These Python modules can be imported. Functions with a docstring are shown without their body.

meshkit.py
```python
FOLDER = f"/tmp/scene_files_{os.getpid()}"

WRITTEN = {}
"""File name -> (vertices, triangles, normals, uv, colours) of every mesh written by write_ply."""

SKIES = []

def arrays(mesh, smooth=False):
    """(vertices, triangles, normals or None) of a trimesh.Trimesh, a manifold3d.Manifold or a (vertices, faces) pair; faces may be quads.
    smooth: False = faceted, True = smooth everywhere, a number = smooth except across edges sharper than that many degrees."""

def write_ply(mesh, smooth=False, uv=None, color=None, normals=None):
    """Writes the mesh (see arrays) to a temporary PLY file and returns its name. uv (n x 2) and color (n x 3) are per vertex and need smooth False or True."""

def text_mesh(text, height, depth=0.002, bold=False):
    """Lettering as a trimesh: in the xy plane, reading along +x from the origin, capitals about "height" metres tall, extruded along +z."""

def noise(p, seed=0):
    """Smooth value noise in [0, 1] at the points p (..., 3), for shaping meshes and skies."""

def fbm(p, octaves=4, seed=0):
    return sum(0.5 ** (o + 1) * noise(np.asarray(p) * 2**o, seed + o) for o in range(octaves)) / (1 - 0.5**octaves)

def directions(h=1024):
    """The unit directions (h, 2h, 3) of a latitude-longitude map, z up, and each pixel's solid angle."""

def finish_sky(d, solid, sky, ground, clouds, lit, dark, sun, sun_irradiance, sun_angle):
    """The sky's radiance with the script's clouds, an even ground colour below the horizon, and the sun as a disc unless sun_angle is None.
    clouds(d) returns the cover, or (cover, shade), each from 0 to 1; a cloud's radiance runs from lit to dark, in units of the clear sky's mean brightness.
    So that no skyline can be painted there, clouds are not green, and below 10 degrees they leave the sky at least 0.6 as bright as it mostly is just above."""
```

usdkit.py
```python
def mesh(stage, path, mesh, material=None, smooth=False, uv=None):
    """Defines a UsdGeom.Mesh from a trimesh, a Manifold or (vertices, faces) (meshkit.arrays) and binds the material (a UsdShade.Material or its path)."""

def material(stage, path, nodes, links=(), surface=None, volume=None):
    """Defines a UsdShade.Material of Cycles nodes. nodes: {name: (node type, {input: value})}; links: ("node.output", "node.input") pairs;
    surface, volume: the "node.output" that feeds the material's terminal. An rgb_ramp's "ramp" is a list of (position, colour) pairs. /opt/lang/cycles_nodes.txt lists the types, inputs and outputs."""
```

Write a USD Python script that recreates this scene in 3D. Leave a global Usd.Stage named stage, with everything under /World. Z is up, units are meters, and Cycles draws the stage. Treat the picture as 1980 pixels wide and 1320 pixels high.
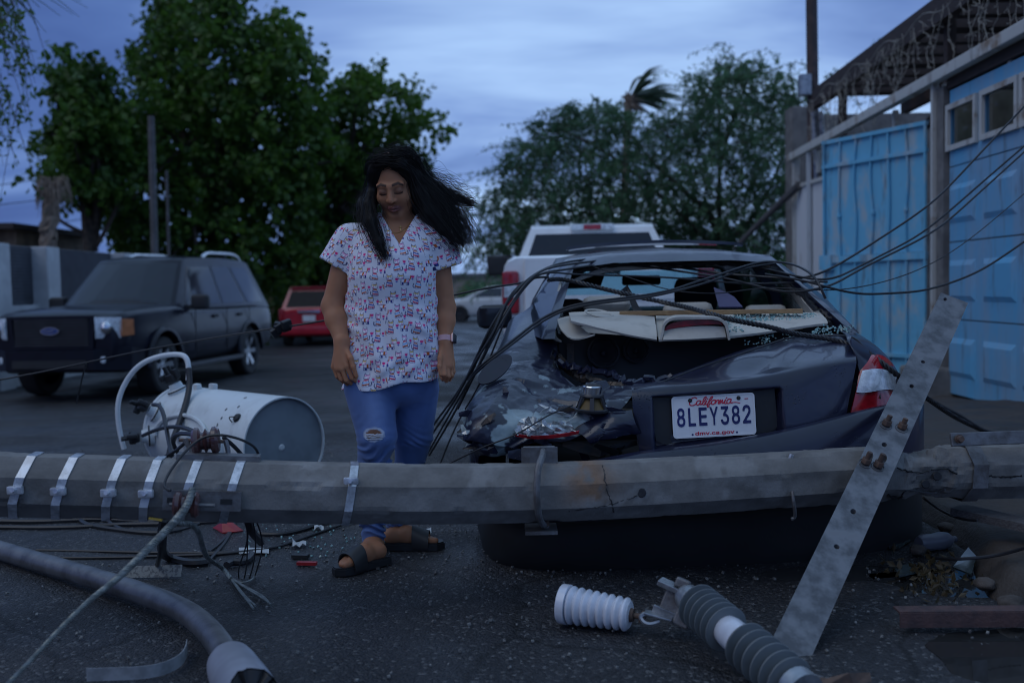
import math, random, re
import numpy as np, trimesh, usdkit, meshkit
import manifold3d as m3
from pxr import Usd, UsdGeom, UsdLux, UsdShade, Gf, Sdf, Vt
from shapely.geometry import Polygon, Point, LineString, MultiPolygon
from shapely import contains_xy, affinity

stage = Usd.Stage.CreateInMemory()
UsdGeom.SetStageUpAxis(stage, 'Z')
UsdGeom.Xform.Define(stage, '/World')
UsdGeom.Scope.Define(stage, '/World/Looks')

# ---------------------------------------------------------------- camera, sky, sun
EYE = np.array([0.0, 0.0, 1.06])
PITCH, ROLL, FPX = math.radians(3.09), math.radians(1.2), 1925.0
FW = np.array([0, math.cos(PITCH), -math.sin(PITCH)])
UP0 = np.array([0, math.sin(PITCH), math.cos(PITCH)])
RT = math.cos(ROLL) * np.array([1.0, 0, 0]) - math.sin(ROLL) * UP0
UPV = math.sin(ROLL) * np.array([1.0, 0, 0]) + math.cos(ROLL) * UP0
cam = UsdGeom.Camera.Define(stage, '/World/camera')
cam.CreateHorizontalApertureAttr(36.0)
cam.CreateFocalLengthAttr(35.0)
cam.CreateClippingRangeAttr((0.05, 5000.0))
cam.CreateFStopAttr(2.0)
cam.CreateFocusDistanceAttr(3.8)
cam.CreateExposureAttr(0.68)
cam.AddTransformOp().Set(Gf.Matrix4d(*RT, 0, *UPV, 0, *(-FW), 0, *EYE, 1))

SUN_DIR = np.array([-0.55, -0.35, 0.85]); SUN_DIR /= np.linalg.norm(SUN_DIR)
dome = UsdLux.DomeLight.Define(stage, '/World/sky')
dome.GetPrim().SetCustomDataByKey('kind', 'structure')
dome.GetPrim().SetCustomDataByKey('label', 'overcast blue dusk sky')
skymat = usdkit.material(stage, '/World/Looks/sky_look', {
    'tc': ('texture_coordinate', {}),
    'sky': ('sky_texture', {'sky_type': 'single_scattering', 'sun_disc': False, 'sun_elevation': 0.35, 'sun_rotation': math.atan2(SUN_DIR[0], SUN_DIR[1])}),
    'sep': ('separate_xyz', {}),
    'zc': ('math', {'math_type': 'maximum', 'value2': 0.0}),
    'za': ('math', {'math_type': 'add', 'value2': 0.22}),
    'dx': ('math', {'math_type': 'divide'}),
    'dy': ('math', {'math_type': 'divide'}),
    'cv': ('combine_xyz', {'z': 0.0}),
    'mp': ('mapping', {'location': (0.35, 1.3, 0.0), 'scale': (0.75, 1.6, 1.0), 'rotation': (0, 0, 0.35)}),
    'n1': ('noise_texture', {'scale': 1.25, 'detail': 6, 'roughness': 0.5, 'distortion': 0.35}),
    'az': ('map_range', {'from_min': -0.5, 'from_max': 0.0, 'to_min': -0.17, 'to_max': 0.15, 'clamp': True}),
    'ay': ('map_range', {'from_min': -0.7, 'from_max': 0.65, 'to_min': -0.2, 'to_max': 0.0, 'clamp': True}),  # added darkening of the unseen sky behind the camera, dims car paint reflections
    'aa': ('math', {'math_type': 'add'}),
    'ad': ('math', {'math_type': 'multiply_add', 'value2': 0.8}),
    'ramp': ('rgb_ramp', {'ramp': [(0.10, (0.50, 1.0, 3.4)), (0.30, (1.05, 2.0, 5.2)), (0.46, (2.5, 4.1, 8.2)), (0.60, (4.5, 6.8, 11.0)), (0.78, (7.0, 10.2, 14.2))]}),
    'zen': ('map_range', {'from_min': 0.25, 'from_max': 0.75, 'to_min': 0.0, 'to_max': 1.0, 'clamp': True}),
    'mz': ('mix', {'mix_type': 'mix', 'color2': (3.0, 4.9, 8.2)}),
    'mx': ('mix', {'mix_type': 'mix', 'fac': 0.96}),
    'bg': ('background_shader', {'strength': 0.055})},
    [('tc.generated', 'sep.vector'), ('sep.z', 'zc.value1'), ('zc.value', 'za.value1'), ('sep.x', 'dx.value1'), ('za.value', 'dx.value2'), ('sep.y', 'dy.value1'), ('za.value', 'dy.value2'),
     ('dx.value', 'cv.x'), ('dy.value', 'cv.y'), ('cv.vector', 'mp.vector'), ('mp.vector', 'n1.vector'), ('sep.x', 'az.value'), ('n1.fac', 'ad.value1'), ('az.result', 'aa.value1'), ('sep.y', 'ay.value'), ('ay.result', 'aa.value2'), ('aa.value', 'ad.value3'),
     ('ad.value', 'ramp.fac'), ('sep.z', 'zen.value'), ('zen.result', 'mz.fac'), ('ramp.color', 'mz.color1'), ('sky.color', 'mx.color1'), ('mz.color', 'mx.color2'), ('mx.color', 'bg.color')],
    surface='bg.background')
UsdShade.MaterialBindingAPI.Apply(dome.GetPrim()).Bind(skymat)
sun = UsdLux.DistantLight.Define(stage, '/World/sun')
sun.CreateIntensityAttr(0.08)
sun.CreateAngleAttr(50.0)
sun.CreateNormalizeAttr(True)
sun.CreateColorAttr(Gf.Vec3f(1.0, 0.97, 0.95))
_z = SUN_DIR; _x = np.cross([0, 1, 0], _z); _x /= np.linalg.norm(_x); _y = np.cross(_z, _x)
sun.AddTransformOp().Set(Gf.Matrix4d(*_x, 0, *_y, 0, *_z, 0, 0, 0, 30, 1))

# ---------------------------------------------------------------- where a pixel of the photograph lies
def ray(px, py):
    d = FW + (px - 990.0) / FPX * RT - (py - 660.0) / FPX * UPV
    return d / d[1]

def P(px, py, y):
    return EYE + ray(px, py) * y

def smooth01(t):
    t = np.clip(t, 0, 1); return t * t * (3 - 2 * t)

def gz(x, y):
    return -0.29 * smooth01((np.asarray(y, float) - 6.0) / 7.0) + 0 * np.asarray(x, float)

def G(px, py, z=0.0):
    r = ray(px, py); y = 4.0
    for _ in range(60):
        y = 0.5 * y + 0.5 * (EYE[2] - z - float(gz(0, y))) / max(1e-4, -r[2])
    return EYE + r * y

# ---------------------------------------------------------------- scene tree helpers
USED = {}
def free(path):
    n = USED.get(path, 0); USED[path] = n + 1
    return path if n == 0 else f'{path}_{n:03d}'

def tag(prim, label=None, cat=None, group=None, kind=None):
    for k, v in (('label', label), ('category', cat), ('group', group), ('kind', kind)):
        if v: prim.SetCustomDataByKey(k, v)
    return prim

def put(path, mesh, m, smooth, cd=None):
    if cd is not None and smooth not in (True, False):
        smooth = True
    p = usdkit.mesh(stage, path, mesh, m, smooth=smooth)
    if cd is not None:
        UsdGeom.PrimvarsAPI(p).CreatePrimvar('Cd', Sdf.ValueTypeNames.Color3fArray, 'vertex').Set(Vt.Vec3fArray.FromNumpy(np.asarray(cd, np.float32)))
    return p

class Thing:
    """An Xform at the thing's base; parts are given in the thing's own coordinates (matrix) or in the world's (no matrix: origin only)."""
    def __init__(s, name, label, cat, at=(0, 0, 0), matrix=None, group=None, kind=None):
        s.path = free('/World/' + name)
        s.x = UsdGeom.Xform.Define(stage, s.path)
        s.at = np.array(at, float) if matrix is None else None
        if matrix is None:
            s.x.AddTranslateOp().Set(Gf.Vec3d(*map(float, at)))
        else:
            s.x.AddTransformOp().Set(Gf.Matrix4d(*[float(v) for v in np.asarray(matrix).T.ravel()]))
        tag(s.x.GetPrim(), label, cat, group, kind)
    def part(s, name, mesh, m, parent=None, smooth=30, label=None, cd=None, kind=None):
        v, f = arr(mesh)
        if s.at is not None: v = v - s.at
        path = free((parent or s.path) + '/' + name)
        p = put(path, (v, f), m, smooth, cd)
        tag(p.GetPrim(), label, kind=kind)
        return path

def one(name, mesh, m, label=None, cat=None, group=None, kind=None, smooth=30, cd=None):
    p = put(free('/World/' + name), arr(mesh), m, smooth, cd)
    tag(p.GetPrim(), label, cat, group, kind)
    return p

# ---------------------------------------------------------------- materials
MATS = {}
def mat(name, color, rough=0.6, metal=0.0, var=0.15, scale=5.0, color2=None, bump=0.0, bscale=60.0, spec=0.5, coat=0.0, detail=4, mask=(0.4, 0.6), cd=False, trans=0.0, rvar=0.0, stretch=None, drops=False, sheen=0.0, sss=0.0, rust=0.0):
    c = np.array(color, float); c2 = np.array(color2, float) if color2 is not None else c * (1 - var)
    c1 = c if color2 is not None else c * (1 + var)
    nodes = {'geo': ('geometry', {}), 'n': ('noise_texture', {'scale': scale, 'detail': detail, 'roughness': 0.6}),
             'r': ('rgb_ramp', {'ramp': [(mask[0], tuple(c2)), (mask[1], tuple(c1))]}),
             'p': ('principled_bsdf', {'roughness': rough, 'metallic': metal, 'specular_ior_level': spec, 'coat_weight': coat, 'coat_roughness': 0.05, 'transmission_weight': trans, 'sheen_weight': sheen, 'subsurface_weight': sss, 'subsurface_scale': 0.01})}
    links = [('n.fac', 'r.fac')]
    if stretch:
        nodes['m'] = ('mapping', {'scale': stretch}); links += [('geo.position', 'm.vector'), ('m.vector', 'n.vector')]
    else:
        links += [('geo.position', 'n.vector')]
    if cd:
        nodes['a'] = ('attribute', {'attribute': 'Cd'})
        nodes['mul'] = ('mix', {'mix_type': 'multiply', 'fac': 1.0})
        links += [('a.color', 'mul.color1'), ('r.color', 'mul.color2'), ('mul.color', 'p.base_color')]
    else:
        links += [('r.color', 'p.base_color')]
    if rvar:
        nodes['rr'] = ('map_range', {'from_min': 0.3, 'from_max': 0.7, 'to_min': max(0.02, rough - rvar), 'to_max': min(1, rough + rvar), 'clamp': True})
        links += [('n.fac', 'rr.value'), ('rr.result', 'p.roughness')]
    if bump or drops:
        nodes['bn'] = ('noise_texture', {'scale': bscale, 'detail': 5, 'roughness': 0.65})
        nodes['b'] = ('bump', {'strength': max(bump, 0.001), 'distance': 0.01})
        links += [('geo.position', 'bn.vector'), ('bn.fac', 'b.height'), ('b.normal', 'p.normal')]
    if drops:   # rain drops standing on the paint
        nodes['vo'] = ('voronoi_texture', {'scale': 95.0, 'randomness': 1.0})
        nodes['dn'] = ('noise_texture', {'scale': 9.0, 'detail': 2})
        nodes['dm'] = ('map_range', {'from_min': 0.35, 'from_max': 0.7, 'to_min': 0.0, 'to_max': 0.34, 'clamp': True})
        nodes['ds'] = ('math', {'math_type': 'subtract'})
        nodes['dc'] = ('math', {'math_type': 'maximum', 'value2': 0.0})
        nodes['db'] = ('bump', {'strength': 0.9, 'distance': 0.012})
        links += [('geo.position', 'vo.vector'), ('geo.position', 'dn.vector'), ('dn.fac', 'dm.value'), ('dm.result', 'ds.value1'), ('vo.distance', 'ds.value2'), ('ds.value', 'dc.value1'), ('dc.value', 'db.height'), ('b.normal', 'db.normal'), ('db.normal', 'p.normal')]
        links.remove(('b.normal', 'p.normal'))
    if rust:    # rust runs and grime of their own shape
        nodes['rm'] = ('mapping', {'scale': (3.2, 3.2, 0.55)}); nodes['rn'] = ('noise_texture', {'scale': 2.4, 'detail': 7, 'roughness': .65})
        nodes['rk'] = ('map_range', {'from_min': 0.56, 'from_max': 0.68, 'to_min': 0.0, 'to_max': rust, 'clamp': True}); nodes['rx'] = ('mix', {'mix_type': 'mix', 'color2': (0.10, 0.062, 0.040)})
        links.remove(('r.color', 'p.base_color'))
        links += [('geo.position', 'rm.vector'), ('rm.vector', 'rn.vector'), ('rn.fac', 'rk.value'), ('rk.result', 'rx.fac'), ('r.color', 'rx.color1'), ('rx.color', 'p.base_color')]
    m = usdkit.material(stage, '/World/Looks/' + name, nodes, links, surface='p.BSDF')
    MATS[name] = m
    return m

def leaf_mat(name, dark, light, trans=0.35):
    m = usdkit.material(stage, '/World/Looks/' + name, {
        'geo': ('geometry', {}), 'n': ('noise_texture', {'scale': 0.9, 'detail': 3}),
        'ay': ('map_range', {'from_min': -0.7, 'from_max': 0.65, 'to_min': -0.2, 'to_max': 0.0, 'clamp': True}),
    'aa': ('math', {'math_type': 'add'}),
    'ad': ('math', {'math_type': 'multiply_add', 'value2': 0.45}),
        'r': ('rgb_ramp', {'ramp': [(0.3, dark), (0.85, light)]}),
        'p': ('principled_bsdf', {'roughness': 0.5, 'specular_ior_level': 0.35}),
        't': ('translucent_bsdf', {}), 'mx': ('mix_closure', {'fac': trans})},
        [('geo.position', 'n.vector'), ('geo.random_per_island', 'ad.value1'), ('n.fac', 'ad.value3'), ('ad.value', 'r.fac'), ('r.color', 'p.base_color'), ('r.color', 't.color'),
         ('p.BSDF', 'mx.closure1'), ('t.BSDF', 'mx.closure2')], surface='mx.closure')
    MATS[name] = m
    return m

def glass_mat(name, tint=(0.75, 0.85, 0.85), rough=0.02, lo=0.05, hi=0.8):
    m = usdkit.material(stage, '/World/Looks/' + name, {
        't': ('transparent_bsdf', {'color': tint}), 'g': ('glossy_bsdf', {'color': (1, 1, 1), 'roughness': rough}),
        'f': ('layer_weight', {'blend': 0.5}), 'pw': ('math', {'math_type': 'power', 'value2': 5.0}), 'ma': ('math', {'math_type': 'multiply_add', 'value2': hi, 'value3': lo}), 'mx': ('mix_closure', {})},
        [('f.facing', 'pw.value1'), ('pw.value', 'ma.value1'), ('ma.value', 'mx.fac'), ('t.BSDF', 'mx.closure1'), ('g.BSDF', 'mx.closure2')], surface='mx.closure')
    MATS[name] = m
    return m

# ---------------------------------------------------------------- meshes
def arr(mesh):
    if hasattr(mesh, 'to_mesh'):
        q = mesh.to_mesh(); return np.array(q.vert_properties[:, :3], float), np.array(q.tri_verts)
    if hasattr(mesh, 'vertices'):
        return np.array(mesh.vertices, float), np.array(mesh.faces)
    v, f = np.asarray(mesh[0], float), np.asarray(mesh[1], int)
    if f.shape[1] == 4: f = np.vstack([f[:, [0, 1, 2]], f[:, [0, 2, 3]]])
    return v, f

def join(*ms):
    vs, fs, n = [], [], 0
    for m in ms:
        if m is None: continue
        v, f = arr(m)
        vs.append(v); fs.append(f + n); n += len(v)
    return np.vstack(vs), np.vstack(fs)

def xf(mesh, M):
    v, f = arr(mesh); M = np.asarray(M)
    return v @ M[:3, :3].T + M[:3, 3], f

def move(mesh, d):
    v, f = arr(mesh); return v + np.asarray(d, float), f

def rot(axis, deg):
    return trimesh.transformations.rotation_matrix(math.radians(deg), axis)

def frame(o, x, z):
    """4x4 with local x along x, local z near z, at o."""
    x = np.array(x, float); x /= np.linalg.norm(x)
    z = np.array(z, float); y = np.cross(z, x); y /= np.linalg.norm(y); z = np.cross(x, y)
    M = np.eye(4); M[:3, 0], M[:3, 1], M[:3, 2], M[:3, 3] = x, y, z, o
    return M

def box(size, c=(0, 0, 0), r=0.0):
    sx, sy, sz = [max(1e-4, s) for s in size]
    if r <= 0:
        return move(trimesh.creation.box((sx, sy, sz)), c)
    r = min(r, 0.49 * min(sx, sy, sz))
    pts = []
    for a in (-1, 1):
        for b in (-1, 1):
            for d in (-1, 1):
                o = np.array([a * (sx / 2 - r), b * (sy / 2 - r), d * (sz / 2 - r)])
                for e in ((a, 0, 0), (0, b, 0), (0, 0, d), (a * .577, b * .577, d * .577), (a * .707, b * .707, 0), (a * .707, 0, d * .707), (0, b * .707, d * .707)):
                    pts.append(o + r * np.array(e))
    return move(m3.Manifold.hull_points(np.array(pts)), c)

def framez(o, z, x=(1, 0.02, 0.03)):
    """4x4 with local z exactly along z, local x near x, at o."""
    z = np.array(z, float); z /= np.linalg.norm(z)
    x = np.array(x, float); x = x - z * x.dot(z); x /= np.linalg.norm(x)
    M = np.eye(4); M[:3, 0], M[:3, 1], M[:3, 2], M[:3, 3] = x, np.cross(z, x), z, o
    return M

def beam(a, b, w, h, r=0.0, up=(0, 0, 1), ext=0.0):
    a, b = np.array(a, float), np.array(b, float)
    L = np.linalg.norm(b - a)
    if abs(np.dot((b - a) / L, up)) > 0.98: up = (0, 1, 0)
    return xf(box((L + ext, w, h), r=r), frame((a + b) / 2, b - a, up))

def spline(pts, n=40):
    p = np.array(pts, float)
    if len(p) == 2: return p[0] + np.linspace(0, 1, n)[:, None] * (p[1] - p[0])
    d = np.r_[0, np.cumsum(np.sqrt(np.linalg.norm(np.diff(p, axis=0), axis=1)) + 1e-9)]
    from scipy.interpolate import CubicSpline, PchipInterpolator
    return CubicSpline(d, p, bc_type='natural')(np.linspace(0, d[-1], n))

def tube(pts, r, sides=8, cap=True, n=None):
    p = np.array(pts, float)
    if n: p = spline(p, n)
    r = np.broadcast_to(np.asarray(r, float), (len(p),)) if np.ndim(r) == 0 or len(r) == len(p) else np.interp(np.linspace(0, 1, len(p)), np.linspace(0, 1, len(r)), r)
    t = np.gradient(p, axis=0); t /= np.linalg.norm(t, axis=1, keepdims=True) + 1e-12
    a = np.cross(t[0], [0.31, 0.2, 0.93]); a /= np.linalg.norm(a) + 1e-12
    A = np.zeros_like(p)
    for i in range(len(p)):
        a = a - t[i] * a.dot(t[i]); a /= np.linalg.norm(a) + 1e-12; A[i] = a
    B = np.cross(t, A)
    ang = np.arange(sides) * 2 * math.pi / sides
    v = p[:, None] + r[:, None, None] * (np.cos(ang)[None, :, None] * A[:, None] + np.sin(ang)[None, :, None] * B[:, None])
    i, j = np.meshgrid(np.arange(len(p) - 1), np.arange(sides), indexing='ij')
    q = np.stack([i * sides + j, i * sides + (j + 1) % sides, (i + 1) * sides + (j + 1) % sides, (i + 1) * sides + j], -1).reshape(-1, 4)
    f = np.vstack([q[:, [0, 1, 2]], q[:, [0, 2, 3]]]); v = v.reshape(-1, 3)
    if cap:
        k = len(v); v = np.vstack([v, p[0], p[-1]]); e = (len(p) - 1) * sides; jj = np.arange(sides)
        f = np.vstack([f, np.stack([np.full(sides, k), (jj + 1) % sides, jj], 1), np.stack([np.full(sides, k + 1), e + jj, e + (jj + 1) % sides], 1)])
    return v, f

def cyl(a, b, r, sides=20):
    return tube([a, b], r, sides)

def lathe(prof, sides=32, M=None):
    """prof: (radius, height) pairs around +z."""
    p = np.array(prof, float); ang = np.arange(sides) * 2 * math.pi / sides
    v = np.stack([p[:, None, 0] * np.cos(ang), p[:, None, 0] * np.sin(ang), np.broadcast_to(p[:, None, 1], (len(p), sides))], -1).reshape(-1, 3)
    i, j = np.meshgrid(np.arange(len(p) - 1), np.arange(sides), indexing='ij')
    q = np.stack([i * sides + j, i * sides + (j + 1) % sides, (i + 1) * sides + (j + 1) % sides, (i + 1) * sides + j], -1).reshape(-1, 4)
    out = v, np.vstack([q[:, [0, 1, 2]], q[:, [0, 2, 3]]])
    return xf(out, M) if M is not None else out

def extrude(poly, depth, M=None, z0=0.0):
    gs = getattr(poly, 'geoms', [poly])
    out = join(*[move(trimesh.creation.extrude_polygon(g, depth, engine='earcut'), (0, 0, z0)) for g in gs if g.area > 1e-9])
    return xf(out, M) if M is not None else out

def mf(mesh):
    v, f = arr(mesh)
    t = trimesh.Trimesh(v, f, process=True)
    m = m3.Manifold(m3.Mesh(np.asarray(t.vertices, np.float32), np.asarray(t.faces, np.uint32)))
    return m

def loft(rings, closed=True, cap=True):
    """rings: list of (k,3) arrays."""
    R = np.array(rings, float); n, k = R.shape[:2]
    i, j = np.meshgrid(np.arange(n - 1), np.arange(k if closed else k - 1), indexing='ij')
    q = np.stack([i * k + j, i * k + (j + 1) % k, (i + 1) * k + (j + 1) % k, (i + 1) * k + j], -1).reshape(-1, 4)
    f = np.vstack([q[:, [0, 1, 2]], q[:, [0, 2, 3]]]); v = R.reshape(-1, 3)
    if cap and closed:
        c = len(v); v = np.vstack([v, R[0].mean(0), R[-1].mean(0)]); jj = np.arange(k); e = (n - 1) * k
        f = np.vstack([f, np.stack([np.full(k, c), (jj + 1) % k, jj], 1), np.stack([np.full(k, c + 1), e + jj, e + (jj + 1) % k], 1)])
    return v, f

def sheet(grid):
    """(n,m,3) grid of points as an open sheet."""
    return loft(grid, closed=False, cap=False)

def thick(grid, t, normal=None):
    """An (n,m,3) grid as a plate of thickness t."""
    g = np.array(grid, float); n, m = g.shape[:2]
    du, dv = np.gradient(g, axis=0), np.gradient(g, axis=1)
    nn = np.cross(du, dv); nn /= np.linalg.norm(nn, axis=2, keepdims=True) + 1e-12
    a, b = (g + nn * t / 2), (g - nn * t / 2)
    v = np.vstack([a.reshape(-1, 3), b.reshape(-1, 3)]); N = n * m
    i, j = np.meshgrid(np.arange(n - 1), np.arange(m - 1), indexing='ij')
    q = np.stack([i * m + j, (i + 1) * m + j, (i + 1) * m + j + 1, i * m + j + 1], -1).reshape(-1, 4)
    loop = [*range(m), *[k * m + m - 1 for k in range(1, n)], *[(n - 1) * m + k for k in range(m - 2, -1, -1)], *[k * m for k in range(n - 2, 0, -1)]]
    L = np.array(loop); L2 = np.roll(L, -1)
    qs = np.vstack([q, q[:, ::-1] + N, np.stack([L, L2, L2 + N, L + N], 1)])
    return v, np.vstack([qs[:, [0, 1, 2]], qs[:, [0, 2, 3]]])

def nets_grid(d, lo, h):
    """Surface of d < 0 on a grid by surface nets."""
    n = np.array(d.shape); s = d < 0
    c = [s[a:n[0] - 1 + a, b:n[1] - 1 + b, e:n[2] - 1 + e] for a in (0, 1) for b in (0, 1) for e in (0, 1)]
    cnt = sum(x.astype(int) for x in c)
    act = (cnt > 0) & (cnt < 8)
    idx = -np.ones(act.shape, int); idx[act] = np.arange(act.sum())
    ci = np.argwhere(act)
    acc = np.zeros((len(ci), 3)); w = np.zeros(len(ci))
    corner = [(a, b, e) for a in (0, 1) for b in (0, 1) for e in (0, 1)]
    for u in range(8):
        for v in range(u + 1, 8):
            if sum(abs(corner[u][k] - corner[v][k]) for k in range(3)) != 1: continue
            a = ci + corner[u]; b = ci + corner[v]
            da, db = d[tuple(a.T)], d[tuple(b.T)]
            hit = (da < 0) != (db < 0)
            t = np.where(hit, da / np.where(hit, da - db, 1), 0)
            acc += np.where(hit[:, None], a + t[:, None] * (b - a), 0); w += hit
    V = lo + h * acc / w[:, None]
    F = []
    for k in range(3):
        o1, o2 = [(1, 2), (2, 0), (0, 1)][k]
        sl0 = [slice(1, n[q] - 1) for q in range(3)]; sl0[k] = slice(0, n[k] - 1)
        sl1 = list(sl0); sl1[k] = slice(1, n[k])
        a, b = s[tuple(sl0)], s[tuple(sl1)]
        for flip in (0, 1):
            e = np.argwhere((a & ~b) if not flip else (~a & b))
            if not len(e): continue
            base = e + np.array([0 if q == k else 1 for q in range(3)])
            u1 = np.eye(3, dtype=int)[o1]; u2 = np.eye(3, dtype=int)[o2]
            quad = [idx[tuple((base - u1 - u2).T)], idx[tuple((base - u2).T)], idx[tuple(base.T)], idx[tuple((base - u1).T)]]
            quad = np.stack(quad if not flip else quad[::-1], 1)
            F.append(quad)
    F = np.vstack(F)
    return V, np.vstack([F[:, [0, 1, 2]], F[:, [0, 2, 3]]])

class Field:
    """A signed distance grid that shapes are blended into one by one, each within its own neighbourhood."""
    def __init__(s, lo, hi, h):
        s.lo, s.h = np.array(lo, float), h
        s.n = np.ceil((np.array(hi) - s.lo) / h).astype(int) + 1
        s.d = np.full(s.n, 0.2, np.float32)
    def _win(s, lo, hi):
        a = np.clip(np.floor((np.array(lo) - s.lo) / s.h).astype(int), 0, s.n); b = np.clip(np.ceil((np.array(hi) - s.lo) / s.h).astype(int) + 1, 0, s.n)
        sl = tuple(slice(x, y) for x, y in zip(a, b))
        p = np.stack(np.meshgrid(*[s.lo[k] + s.h * np.arange(a[k], b[k]) for k in range(3)], indexing='ij'), -1)
        return sl, p
    def add(s, fn, lo, hi, k=0.01, sub=False):
        m = 0.02 + 1.5 * k
        sl, p = s._win(np.array(lo) - m, np.array(hi) + m)
        if p.size == 0: return
        a, b = s.d[sl], fn(p)
        if sub: a, b = -a, b
        hh = np.clip(0.5 + 0.5 * (b - a) / k, 0, 1) if k > 0 else (b > a).astype(float)
        o = b * (1 - hh) + a * hh - k * hh * (1 - hh)
        s.d[sl] = -o if sub else o
    def cone(s, a, b, ra, rb, k=0.012, sub=False):
        a, b = np.array(a, float), np.array(b, float); r = max(ra, rb)
        def f(p):
            ba = b - a; t = np.clip(((p - a) @ ba) / max(ba @ ba, 1e-12), 0, 1)
            return np.linalg.norm(p - a - t[..., None] * ba, axis=-1) - (ra + (rb - ra) * t)
        s.add(f, np.minimum(a, b) - r, np.maximum(a, b) + r, k, sub)
    def ell(s, c, r, R=None, k=0.012, sub=False):
        c, r = np.array(c, float), np.array(r, float); R = np.eye(3) if R is None else R
        def f(p):
            q = (p - c) @ R; l = np.linalg.norm(q / r, axis=-1); g = np.linalg.norm(q / r ** 2, axis=-1) + 1e-9
            return l * (l - 1) / g
        s.add(f, c - r.max(), c + r.max(), k, sub)
    def mesh(s):
        return nets_grid(s.d, s.lo, s.h)

def taubin(mesh, it=6):
    """Laplacian smoothing that keeps the volume."""
    from scipy.sparse import coo_matrix
    v, f = arr(mesh); v = v.copy(); n = len(v)
    e = np.vstack([f[:, [0, 1]], f[:, [1, 2]], f[:, [2, 0]]]); e = np.vstack([e, e[:, ::-1]])
    A = coo_matrix((np.ones(len(e)), (e[:, 0], e[:, 1])), (n, n)).tocsr(); A.data[:] = 1
    deg = np.maximum(np.asarray(A.sum(1)).ravel(), 1)[:, None]
    for i in range(2 * it):
        v = v + (0.5 if i % 2 == 0 else -0.52) * (A @ v / deg - v)
    return v, f

def leaves(c, size, rng, aspect=0.5, bias=(0, 0, 0), droop=0.0):
    """Folded leaf quads at the points c (n,3)."""
    n = len(c); size = np.broadcast_to(size, n)
    u = rng.normal(size=(n, 3)) + np.asarray(bias); u[:, 2] -= droop; u /= np.linalg.norm(u, axis=1, keepdims=True)
    w = np.cross(u, rng.normal(size=(n, 3))); w /= np.linalg.norm(w, axis=1, keepdims=True)
    nn = np.cross(u, w)
    s = size[:, None]
    v = np.stack([c, c + u * s * .5 + w * s * aspect * .5 + nn * s * .08, c + u * s, c + u * s * .5 - w * s * aspect * .5 + nn * s * .08], 1).reshape(-1, 3)
    k = 4 * np.arange(n)[:, None]
    return v, np.vstack([k + [0, 1, 2], k + [0, 2, 3]])

def sample_poly(poly, n, rng):
    x0, y0, x1, y1 = poly.bounds; out = np.zeros((0, 2))
    while len(out) < n:
        q = rng.uniform((x0, y0), (x1, y1), (n * 2, 2)); out = np.vstack([out, q[contains_xy(poly, q[:, 0], q[:, 1])]])
    return out[:n]
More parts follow.
